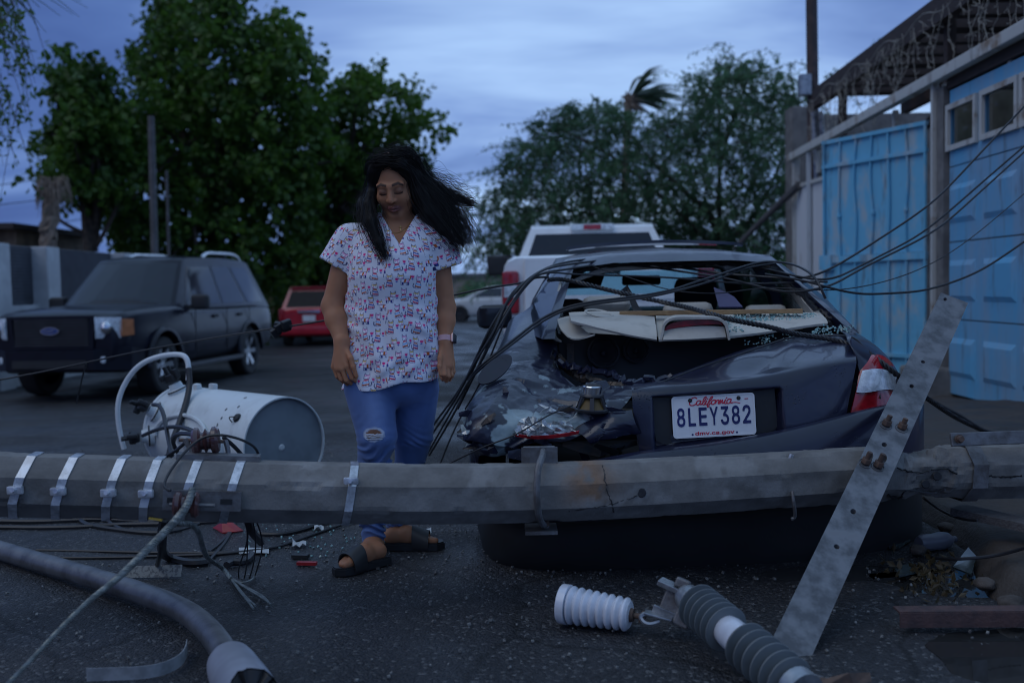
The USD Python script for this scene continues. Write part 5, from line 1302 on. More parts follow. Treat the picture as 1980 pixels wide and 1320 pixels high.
ls.part('cone', lathe([(.056, .012), (.03, .05), (.012, .055)], 30, LM), mat('amber_cone', (.09, .055, .012), .6))
ls.part('collar', lathe([(.044, .054), (.046, .060), (.042, .066), (.036, .068)], 30, LM), SPK)
ls.part('magnet', lathe([(.030, .066), (.036, .068), (.037, .094), (.034, .098), (.0005, .098)], 36, LM), CHROME)
# ================================================================ the fallen pole and its fittings
POLEC = mat('pole_concrete', (1, 1, 1), .85, var=.14, scale=11, cd=True, bump=.28, bscale=90, detail=6)
STRAP = mat('steel_strap', (0.55, 0.56, 0.58), .35, metal=.75, var=.2, scale=20, rvar=.1)
RUSTY = mat('rusted_steel', (0.13, 0.075, 0.05), .7, color2=(0.07, 0.045, 0.035), scale=16, bump=.4)
GREYST = mat('weathered_steel', (0.17, 0.17, 0.175), .5, metal=.55, color2=(0.10, 0.09, 0.085), scale=12, bump=.25)
MAROON = mat('glazed_brown_porcelain', (0.060, 0.024, 0.022), .25, var=.2, coat=.5)
ax_ = spline([P(-420, 918, 3.0), P(0, 935, 3.1), P(420, 947, 3.2), P(700, 953, 3.28), P(990, 952, 3.36), P(1300, 939, 3.46), P(1600, 921, 3.57), P(1760, 914, 3.62), P(1880, 911, 3.66), P(2150, 909, 3.76), P(2350, 912, 3.84)], 520)
NF, SUB = 8, 5
ang = []
for k in range(8):
    a0, a1 = math.radians(22.5 + 45 * k), math.radians(67.5 + 45 * k)
    for j in range(SUB):
        t = j / SUB; p0 = np.array([math.cos(a0), math.sin(a0)]); p1 = np.array([math.cos(a1), math.sin(a1)]); ang.append(p0 + (p1 - p0) * t)
ang = np.array(ang); RP = 0.1035
tan = np.gradient(ax_, axis=0); tan /= np.linalg.norm(tan, axis=1, keepdims=True)
side = np.cross([0, 0, 1.0], tan); side /= np.linalg.norm(side, axis=1, keepdims=True); upv = np.cross(tan, side)
PR = ax_[:, None] + RP * (ang[None, :, 0, None] * side[:, None] + ang[None, :, 1, None] * upv[:, None])
radial = (PR - ax_[:, None]) / RP
sarr = np.linspace(0, 1, len(ax_))
def s_of(px):
    pr = np.array([(FPX * (np.dot(q - EYE, RT) / np.dot(q - EYE, FW)) + 990) for q in ax_]); return np.interp(px, pr, np.arange(len(ax_)))
pxs = np.array([(FPX * (np.dot(q - EYE, RT) / np.dot(q - EYE, FW)) + 990) for q in ax_])
brk = np.exp(-((pxs - 1775) / 62.0) ** 4)
nz = meshkit.fbm(PR * 22, 3, 3) - .5
edge = np.abs(((np.arange(len(ang)) % SUB) / SUB + 0.5 * 0) - 0) < .01
chip = np.clip(meshkit.fbm(PR * [9, 9, 9], 4, 8) - .55, 0, 1) * .05 * edge[None, :]
fold = cell_fold(PR, 77, 900)
dsp = .0007 * nz - chip + brk[:, None] * (.016 * np.clip(fold, -1.3, .6) - .008 + .02 * (meshkit.fbm(PR * 40, 3, 5) - .6))
PR = PR + radial * dsp[..., None]
base = np.array([.155, .148, .138])
st_ = meshkit.fbm(PR * [2.2, 5, 5], 4, 14)[..., None]
cdp = base * (0.80 + .40 * st_)
face_mid = smooth01((-radial @ np.array([0, 1., 0]) - .6) / .3)[..., None]
cdp = cdp * (1 - .25 * face_mid * smooth01((meshkit.fbm(PR * 6, 3, 2)[..., None] - .42) / .1))
rust = np.exp(-(((pxs[:, None] - 1128) / 42) ** 2)) * smooth01((meshkit.fbm(PR * 16, 4, 9) - .40) / .12) * smooth01((PR[..., 2] - ax_[:, None, 2] + .06) / .06)
cdp = cdp * (1 - .75 * rust[..., None]) + np.array([.20, .105, .05]) * .75 * rust[..., None]
lightp = smooth01((meshkit.fbm(PR * 9, 4, 41) - .60) / .04)[..., None]; cdp = cdp * (1 - .25 * lightp) + np.array([.32, .32, .31]) * .25 * lightp
cp = Thing('concrete_pole', 'fallen octagonal concrete utility pole lying across the whole picture', 'utility pole', at=ax_[260])
cp.part('shaft', loft(PR[:, ::-1]), POLEC, smooth=False, cd=np.vstack([cdp[:, ::-1].reshape(-1, 3), cdp[0].mean(0)[None], cdp[-1].mean(0)[None]]))
def octring(i, w, grow, slant=0.0, arc=None):
    """A band of width w round the pole at index i."""
    i = int(round(i)); o, t, sd_, u = ax_[i], tan[i], side[i], upv[i]
    A = [math.radians(22.5 + 45 * k) for k in range(8)]
    rg = []
    for dw, g in ((-w / 2, grow - .003), (-w / 2, grow), (w / 2, grow), (w / 2, grow - .003)):
        rg.append([o + t * (dw + slant * math.sin(a)) + (RP + g) * (math.cos(a) * sd_ + math.sin(a) * u) for a in A])
    return loft(rg, closed=True, cap=False)
def front(i, z=0.0, outw=0.0, along=0.0):
    i = int(round(i)); return ax_[i] + tan[i] * along + upv[i] * z - side[i] * (RP * .924 + outw)
fdir = np.array([0, -1.0, 0])
for px, sl in ((52, .025), (134, .025), (222, .022), (292, .02), (372, .025), (452, .025), (674, .012)):
    i = s_of(px); stp = cp.part('steel_band', octring(i, .026, .004, sl), STRAP, smooth=False)
    if px not in (372, 452):
        z = .004 if px != 674 else .055
        c = front(i, z, .010 if px != 674 else -.012, 0.0)
        cp.part('band_buckle', box((.048, .018, .026), c, r=.005), STRAP, parent=stp)
        cp.part('buckle_bolt', xf(lathe([(.0005, .02), (.007, .02), (.008, 0)], 8), frame(c, (1, 0, 0), (0, -1, .2))), STRAP, parent=stp)
# front and rear spool brackets
i = s_of(400); c = front(i, -.012, .012)
bk = cp.part('front_bracket', beam(c - tan[int(i)] * .118, c + tan[int(i)] * .118, .018, .062, up=(0, 0, 1)), GREYST, smooth=False)
for d in (-.085, .075): cp.part('bracket_slot', beam(c + tan[int(i)] * (d - .018) + [0, -.010, 0], c + tan[int(i)] * (d + .018) + [0, -.010, 0], .003, .016), TRIM, parent=bk, smooth=False)
def spool(c, axis, r, L, parent):
    M = framez(c, axis)
    return cp.part('spool_insulator', lathe([(.004, -L / 2), (r * .8, -L / 2), (r, -L * .40), (r * .95, -L * .25), (r * .62, -L * .17), (r * .62, -L * .08), (r * .9, 0), (r * .62, L * .08), (r * .62, L * .17), (r * .95, L * .25), (r, L * .40), (r * .8, L / 2), (.004, L / 2)], 30, M), MAROON, parent=parent)
sp1 = front(s_of(374), -.018, .055); spool(sp1, tan[int(i)], .040, .075, bk)
cp.part('bracket_rod', tube([sp1 - tan[int(i)] * .05, sp1 + tan[int(i)] * .085], .006, 8), GREYST, parent=bk)
tb = ax_[int(i)] + upv[int(i)] * (RP * .96) + np.array([0, .03, 0])
bk2 = cp.part('rear_bracket', beam(tb - tan[int(i)] * .125 + [.03, 0, 0], tb + tan[int(i)] * .135 + [.03, 0, 0], .06, .022), GREYST, smooth=False)
sp2 = P(398, 852, 3.26)
spool(sp2, tan[int(i)] + [0, 0, .12], .046, .085, bk2)
for d, q in ((-.066, P(388, 888, 3.24)), (.062, P(440, 888, 3.26))):
    a = sp2 + tan[int(i)] * d; cp.part('clevis_arm', tube(spline([a + [0, 0, .004], (a + q) / 2 + [0.005 * np.sign(d), 0, 0], q], 8), .009, 6), GREYST, parent=bk2)
cp.part('clevis_pin', tube([sp2 - tan[int(i)] * .085, sp2 + tan[int(i)] * .07], .006, 8), RUSTY, parent=bk2)
# U-bolt clamp in front of the car
i = s_of(1043)
chn = cp.part('clamp_channel', box((.115, .10, .055), P(1043, 881, 3.47), r=.004), GREYST, smooth=False)
cp.part('channel_face', box((.125, .006, .06), P(1043, 881, 3.40)), GREYST, parent=chn, smooth=False)
ub = [P(1050, 872, 3.39), P(1047, 886, 3.30), P(1041, 905, 3.265), P(1038, 950, 3.245), P(1040, 985, 3.26), P(1046, 1008, 3.31), P(1056, 1018, 3.38)]
cp.part('u_bolt', tube(spline(ub, 30), .0115, 10), GREYST)
cp.part('clamp_plate', box((.11, .12, .012), P(1046, 1022, 3.38)), GREYST, smooth=False)
cp.part('plate_nut', lathe([(.0005, .018), (.014, .018), (.016, 0)], 6, frame(P(1054, 1016, 3.36), (1, 0, 0), (0, 0, 1))), RUSTY)
# cracks and small things on the concrete
def crack(pts, r=.0022, sd=0):
    rng = np.random.default_rng(sd); q = spline(pts, 26); q += rng.normal(0, .0016, q.shape); return tube(q, r * (.5 + rng.random(26)), 4)
def on_pole(px, py, out=0.0):
    """The point of the pole's camera side under a pixel."""
    r = ray(px, py); r = r / np.linalg.norm(r); i = int(np.clip(s_of(px), 0, len(ax_) - 1)); o = EYE - ax_[i]
    best, bt = None, 1e9
    for k in range(8):
        a = math.radians(45 * k); n = math.cos(a) * side[i] + math.sin(a) * upv[i]; dn = r @ n
        if dn > -.02: continue
        t = (RP * .924 + out - o @ n) / dn; q = EYE + r * t; rel = q - ax_[i]
        tt = -math.sin(a) * side[i] + math.cos(a) * upv[i]
        e = abs(rel @ tt) - RP * .383
        if e < bt - 1e-3: best, bt = q, e
    return best
cp.part('crack', crack([on_pole(1165, 900), on_pole(1169, 915), on_pole(1171, 935), on_pole(1176, 955), on_pole(1184, 975), on_pole(1186, 988)], sd=1), TRIM)
cp.part('crack', crack([on_pole(1100, 988), on_pole(1140, 982), on_pole(1185, 974), on_pole(1222, 962), on_pole(1240, 955)], .0022, 2), LINE)
for px, py in ((1240, 952), (1790, 935), (1812, 920)):
    q = on_pole(px, py); cp.part('spall_hole', lathe([(.0005, .002), (.014, .0025), (.017, .0)], 9, frame(q, (1, 0, .2), (0, -1, .1))), TRIM)
cp.part('crack', crack([on_pole(1716, 955), on_pole(1740, 962), on_pole(1752, 948), on_pole(1790, 952), on_pole(1830, 945)], .004, 3), TRIM)
cp.part('crack', crack([on_pole(1735, 905), on_pole(1780, 912), on_pole(1822, 905), on_pole(1850, 915)], .003, 4), TRIM)
cp.part('crack', crack([on_pole(1900, 918), on_pole(1940, 922), on_pole(1975, 919)], .003, 6), TRIM)
# right-hand clamp band with its steel strut
i = s_of(1862); cp.part('wide_clamp_band', octring(i, .060, .007, .004), GREYST, smooth=False)
s0, s1 = P(1838, 850, 3.52), P(2200, 836, 3.62)
su = cp.part('steel_strut', beam(s0, s1, .012, .048, r=.003, up=(0, .25, 1)), GREYST, smooth=False)
cp.part('strut_bolt', lathe([(.0005, .024), (.010, .024), (.012, .008), (.016, .008), (.016, 0)], 10, frame(P(1854, 848, 3.51), (1, 0, 0), (0, -1, .1))), RUSTY, parent=su)
cp.part('hanging_hook', tube(spline([on_pole(1532, 950, .01), P(1535, 975, 3.42), P(1536, 1000, 3.44), P(1530, 1003, 3.44)], 12), .006, 6), GREYST)
cp.part('top_stud', tube([P(1527, 888, 3.5), P(1531, 878, 3.5)], .008, 7), STRAP)
yw = P(300, 1002, 3.2); cp.part('yellow_clip', beam(P(288, 1001, 3.1), P(314, 1005, 3.1), .008, .006), mat('yellow_plastic', (.5, .34, .06), .5), smooth=False)

# ---- steel crossarm leaning on the pole
c0, c1 = P(1525, 1264, 2.80), P(1844, 579, 4.25)
axd = c1 - c0; LA = np.linalg.norm(axd); nrm = EYE - (c0 + c1) / 2
AM = frame((c0 + c1) / 2, axd, nrm); 
WA = .116
plate_ = Polygon([(-LA / 2, -WA / 2), (LA / 2, -WA / 2), (LA / 2, WA / 2), (-LA / 2, WA / 2)])
def arm_uv(px, py):
    r = ray(px, py); n = AM[:3, 2]; t = ((AM[:3, 3] - EYE) @ n) / (r @ n); q = np.linalg.inv(AM) @ np.r_[EYE + r * t, 1]; return q[0], q[1]
holes = [((1826, 582), .013, .007), ((1783, 703), .010, .008), ((1761, 750), .012, .008), ((1708, 863), .012, .009), ((1648, 992), .012, .009), ((1616, 1060), .010, .009), ((1680, 886), .022, .011), ((1706, 890), .024, .012)]
for (px, py), a, b in holes:
    u, w = arm_uv(px, py); plate_ = plate_.difference(affinity.scale(Point(u, w).buffer(1, 10), a, b))
arm = Thing('steel_crossarm', 'long perforated galvanised steel bar leaning over the fallen pole', 'crossarm', matrix=AM)
CROSS = mat('worn_galvanised', (0.19, 0.195, 0.205), .45, metal=.5, color2=(0.095, 0.095, 0.10), scale=14, bump=.15, rvar=.15)
arm.part('bar', extrude(plate_, .020, z0=-.010), CROSS, smooth=False)
for (px, py), L in (((1711, 826), .05), ((1741, 832), .05), ((1671, 900), .055), ((1695, 906), .06)):
    u, w = arm_uv(px, py); bt = arm.part('bolt', lathe([(.0005, L), (.0085, L), (.0095, L - .002), (.0095, .012)], 12, trimesh.transformations.translation_matrix([u, w, 0]) @ rot((0, 1, 0), 22)), RUSTY)
    arm.part('nut', lathe([(.0005, .030), (.016, .030), (.018, .026), (.018, .012), (.0005, .012)], 6, trimesh.transformations.translation_matrix([u, w, 0]) @ rot((0, 1, 0), 22)), RUSTY, parent=bt)
    arm.part('washer', lathe([(.022, .0125), (.022, .010)], 16, trimesh.transformations.translation_matrix([u, w, 0])), GREYST, parent=bt)

# ---- transformer lying behind the pole
TW = mat('transformer_paint', (0.62, 0.66, 0.66), .45, color2=(0.52, 0.55, 0.55), scale=4, mask=(.3, .5), bump=.08, rust=.25)
TD = mat('transformer_base', (0.20, 0.235, 0.26), .55, var=.15, scale=4)
dc = P(552, 860, 5.2); dc[2] = .262
tdir = np.array([-math.sin(math.radians(47)), math.cos(math.radians(47)), .0])
TMx = frame(dc, np.array([math.cos(math.radians(47)), math.sin(math.radians(47)), 0]), tdir)    # local z runs along the can, away from the base
tr = Thing('transformer', 'white cylindrical pole transformer fallen on its side behind the pole', 'transformer', matrix=TMx)
R_ = .252
tr.part('can', lathe([(R_ - .008, .02), (R_ - .008, .0), (R_, .0), (R_, .02), (R_ + .001, 1.02), (R_ + .008, 1.025), (R_ + .008, 1.05), (R_ - .004, 1.055), (R_ * .93, 1.085), (R_ * .6, 1.12), (.001, 1.13)], 56), TW, smooth=35)
ds = tr.part('base_disc', lathe([(.001, .018), (R_ - .008, .018), (R_ - .008, .012)], 56), TD)
M0 = np.eye(4); q = np.linalg.inv(TMx) @ np.r_[P(546, 865, 5.2), 1]
tr.part('drain_dimple', lathe([(.0005, .012), (.012, .013), (.016, .0165), (.018, .018)], 18, trimesh.transformations.translation_matrix([q[0], q[1], 0])), TW, parent=ds)
def tl(px, py):
    """Point of the can's skin under a pixel, and its outward normal."""
    o = (np.linalg.inv(TMx) @ np.r_[EYE, 1])[:3]; r = (np.linalg.inv(TMx)[:3, :3] @ ray(px, py)); a = r[0] ** 2 + r[1] ** 2; b = 2 * (o[0] * r[0] + o[1] * r[1]); c = o[0] ** 2 + o[1] ** 2 - R_ ** 2
    dd = max(b * b - 4 * a * c, 0); t = (-b - math.sqrt(dd)) / (2 * a); p = o + r * t; return p, np.array([p[0], p[1], 0]) / R_
def bushing(px, py, s=1.0, tilt=.0):
    p, n = tl(px, py); n = n + [0, 0, tilt]; n /= np.linalg.norm(n); M = framez(p, n, (0, 0, 1))
    b = tr.part('bushing', lathe([(.055 * s, -.02), (.055 * s, .012), (.040 * s, .018), (.036 * s, .05 * s), (.0005, .05 * s)], 22, M), TW)
    tr.part('bushing_collar', lathe([(.058 * s, .006), (.062 * s, .010), (.058 * s, .014)], 22, M), TRIM, parent=b)
    tr.part('terminal_block', xf(join(box((.10 * s, .055 * s, .05 * s), (0, 0, .085 * s), r=.012 * s), box((.035 * s, .075 * s, .04 * s), (.05 * s, .01, .10 * s), r=.01 * s), box((.06 * s, .03 * s, .06 * s), (-.04 * s, -.01, .10 * s), r=.01 * s)), M), TRIM, parent=b)
    for d in (-.03, .03):
        tr.part('terminal_stud', xf(tube([(d * s, .0, .10 * s), (d * s, .005, .16 * s)], .010 * s, 7), M), TRIM, parent=b)
    return (TMx @ np.r_[(M @ [0, 0, .1 * s, 1])[:3], 1])[:3]
t1 = bushing(304, 797, 1.0, .35); t2 = bushing(292, 842, 1.0, .5); t3 = bushing(345, 756, 1.0, .2)
p, n = tl(330, 780)
pc_, _ = tl(362, 830)
a = np.linspace(.1 * math.pi, .95 * math.pi, 24)
# oval bracket ring welded to the can
rg = [tl(352 + 48 * math.cos(t), 838 - 34 * math.sin(t)) for t in np.linspace(-.2, math.pi + .1, 26)]
tr.part('hanger_ring', tube([p_ + n_ * .012 for p_, n_ in rg], .012, 7), TW)
for px, py in ((364, 846), (420, 862)):
    p, n = tl(px, py); tr.part('hanger_lug', xf(box((.12, .07, .05), (0, 0, .015), r=.008), frame(p, (0, 0, 1), n)), TW)
p, n = tl(459, 808); hh = tr.part('vent_plug', lathe([(.0005, .014), (.020, .012), (.026, .002)], 14, frame(p, (0, 0, 1), n)), TRIM)
p2, n2 = tl(452, 818); tr.part('plug_wire', tube(spline([p + n * .012, (p + p2) / 2 + n * .03 + [0, 0, .02], p2 + n2 * .01], 10), .003, 5), TRIM, parent=hh)
for px, py in ((474, 769), (461, 786), (437, 791), (428, 808), (420, 821)):
    p, n = tl(px, py); tr.part('paint_chip', lathe([(.0005, .0025), (.008, .002), (.010, 0)], 7, frame(p, (.5, .3, 1), n)), TRIM)
for px in (382, 412):
    p, n = tl(px, 752); tr.part('lid_latch', xf(box((.05, .035, .04), (0, 0, .012), r=.008), frame(p, (0, 0, 1), n)), TW)
hoop = [P(240, 868, 5.75), P(232, 835, 5.75), P(228, 785, 5.75), P(240, 745, 5.75), P(268, 708, 5.72), P(305, 690, 5.7), P(340, 685, 5.68), P(358, 690, 5.66), P(364, 706, 5.65), P(364, 735, 5.64)]
one('white_conduit', tube(spline(hoop, 60), .015, 10), mat('white_pvc', (.62, .65, .66), .4, var=.05), 'bent white pipe looping above the white transformer', 'pipe')
one('black_lead', tube(spline([P(364, 712, 5.64), P(366, 745, 5.6), P(356, 790, 5.5), P(342, 830, 5.4), P(330, 865, 5.3), P(324, 905, 5.2)], 40), .017, 9), LINE, 'thick black lead dropping from the white looped pipe', 'cable')

def cable(name, label, pts, r, n=60, m=None, cat='cable', sides=7):
    q = spline([P(*p) if len(p) == 3 else np.array(p[1]) for p in pts], n)
    return one(name, tube(q, r, sides), m or LINE, label, cat)
def gc(px, py, z=.012): return ('g', G(px, py, z))
# leads round the transformer
cable('transformer_lead', 'black lead from the upper transformer terminal to its lower side', [(296, 782, 5.3), (312, 790, 5.1), (322, 830, 4.9), (332, 880, 4.6)], .011)
cable('transformer_lead', 'black lead arching from the lower transformer terminal over its ring', [(276, 842, 5.3), (305, 830, 5.1), (345, 825, 4.6), (380, 838, 3.6), (390, 843, 3.3)], .010)
cable('transformer_lead', 'black lead running from the brown spool into the pole', [(386, 842, 3.28), (350, 838, 3.5), (335, 855, 3.9), (350, 885, 4.2)], .008)
cable('spool_lead', 'bent thin black wire from the upper brown spool down past the grey disc', [(330, 948, 3.0), (318, 940, 3.02), (340, 895, 3.12), (385, 850, 3.2), (430, 841, 3.2), (488, 861, 3.25), (500, 896, 3.35)], .0045)
cable('spool_lead', 'thin black wire crossing behind the bracket towards the left', [(360, 853, 3.3), (338, 872, 3.35), (300, 892, 3.4)], .006)
cable('spool_lead', 'stiff brown wire from the spool to the right bracket end', [(432, 845, 3.3), (455, 865, 3.35), (474, 888, 3.4)], .007)
# twisted guy strand over the pole
def twisted(pts, r, turns, n=220, k=4, sr=.55):
    q = spline(pts, n); t = np.gradient(q, axis=0); t /= np.linalg.norm(t, axis=1, keepdims=True)
    a = np.cross(t, [0.2, .9, .1]); a /= np.linalg.norm(a, axis=1, keepdims=True); b = np.cross(t, a)
    th = np.linspace(0, turns * 2 * math.pi, n)
    rr = np.interp(np.linspace(0, 1, n), np.linspace(0, 1, len(r)), r)
    return [tube(q + rr[:, None] * (np.cos(th + 2 * math.pi * j / k)[:, None] * a + np.sin(th + 2 * math.pi * j / k)[:, None] * b), rr * sr * 1.25, 5) for j in range(k)]
GUY = mat('guy_strand', (0.22, 0.235, 0.22), .45, metal=.5, color2=(0.13, 0.14, 0.13), scale=25)
gw = Thing('guy_wire', 'twisted steel guy wire running from the spool to the lower left corner', 'guy wire', at=sp1)
for s in twisted([P(372, 946, 3.02), P(362, 975, 2.98), P(340, 1005, 2.95), P(282, 1065, 2.86), P(218, 1125, 2.76), P(168, 1165, 2.68), P(60, 1275, 2.5), P(-60, 1400, 2.35)], [.007, .008, .0075, .0062, .0045, .004, .004], 34, 360): gw.part('strand', s, GUY)
gt_ = Thing('frayed_guy_tail', 'frayed twisted wire tail curling on the asphalt below the pole', 'wire', at=G(450, 1120))
for s in twisted([P(352, 990, 3.0), P(346, 1008, 3.0), P(364, 1012, 3.02), P(388, 1045, 3.2), P(404, 1080, 3.45), ('g', G(430, 1098, .03))[1], G(447, 1118, .015)], [.006, .006, .005, .005], 16, 160): gt_.part('strand', s, GUY)
for e in ([(447, 1118), (462, 1140), (478, 1160), (490, 1176)], [(449, 1118), (475, 1136), (505, 1154), (524, 1168)], [(448, 1117), (470, 1126), (487, 1120), (494, 1108)], [(447, 1119), (466, 1142), (480, 1158), (494, 1170)], [(449, 1118), (476, 1134), (508, 1152), (520, 1166)]):
    gt_.part('loose_wire', tube(spline([G(x, y, .012) for x, y in e], 16), .0042, 5), GUY)
# rag of cables hanging under the pole
for j, px in enumerate((474, 481, 488, 494)):
    cable('hanging_wire', ['leftmost', 'second', 'third', 'rightmost'][j] + ' of the four thin wires hanging under the pole', [(px, 1003, 3.3), (px + (4, -2, 6, 12)[j], 1040, 3.34), (px - (10, 4, -2, -6)[j], 1090, 3.5), (px - 12 + 3 * j, 1118, 3.7)], .0026, 24)
cable('hanging_cable', 'thick black cable dropping from under the pole and turning right on the ground', [(318, 1002, 3.3), (314, 1030, 3.35), (313, 1055, 3.5), gc(330, 1078), gc(370, 1088), gc(400, 1086)], .017)
cable('hanging_cable', 'short black cable end hanging below the yellow clip', [(312, 1045, 3.4), (309, 1070, 3.5), (304, 1092, 3.7)], .008)
cable('hanging_cable', 'bundle of taped black cable hanging right of the bracket', [(478, 1002, 3.32), (484, 1022, 3.36), (496, 1038, 3.45), (505, 1048, 3.6)], .014)
GLIST = [('lowest black cable running along the ground under the pole', [(-60, 1018), (60, 1020), (160, 1018), (230, 1014), (330, 1012), (420, 1008)], .011),
         ('second black cable along the ground under the left pole end', [(-60, 1004), (80, 1008), (200, 1004), (290, 1008), (360, 1000)], .012),
         ('black cable sagging below the third steel band', [(150, 996), (165, 1012), (200, 1020), (260, 1028), (310, 1030), (350, 1024)], .011),
         ('thin black cable passing under the bracket', [(205, 1003), (230, 1020), (280, 1030), (330, 1028), (385, 1012)], .008),
         ('long thin black wire across the asphalt behind the bent lamp arm', [(70, 1063), (170, 1065), (300, 1068), (420, 1068), (520, 1060), (600, 1035), (690, 1005)], .006),
         ('second thin wire across the asphalt near the perforated strip', [(120, 1078), (240, 1077), (330, 1074), (430, 1070), (500, 1062)], .006),
         ('black cable lying from the pole towards the woman', [(500, 1032), (545, 1032), (590, 1022), (630, 1008), (655, 1000)], .010),
         ('crossing black wire below the bracket leaning left', [(400, 1088), (420, 1066), (440, 1040), (456, 1004)], .007),
         ('crossing black wire below the bracket leaning right', [(404, 1066), (430, 1045), (452, 1015), (462, 1000)], .007),
         ('black lump of cable ends beside the hanging wires', [(438, 1092), (452, 1086), (468, 1086), (482, 1078), (486, 1070)], .014)]
for lb, pts, r in GLIST:
    cable('ground_cable', lb, [gc(x, y, r + .002) for x, y in pts], r, 50)

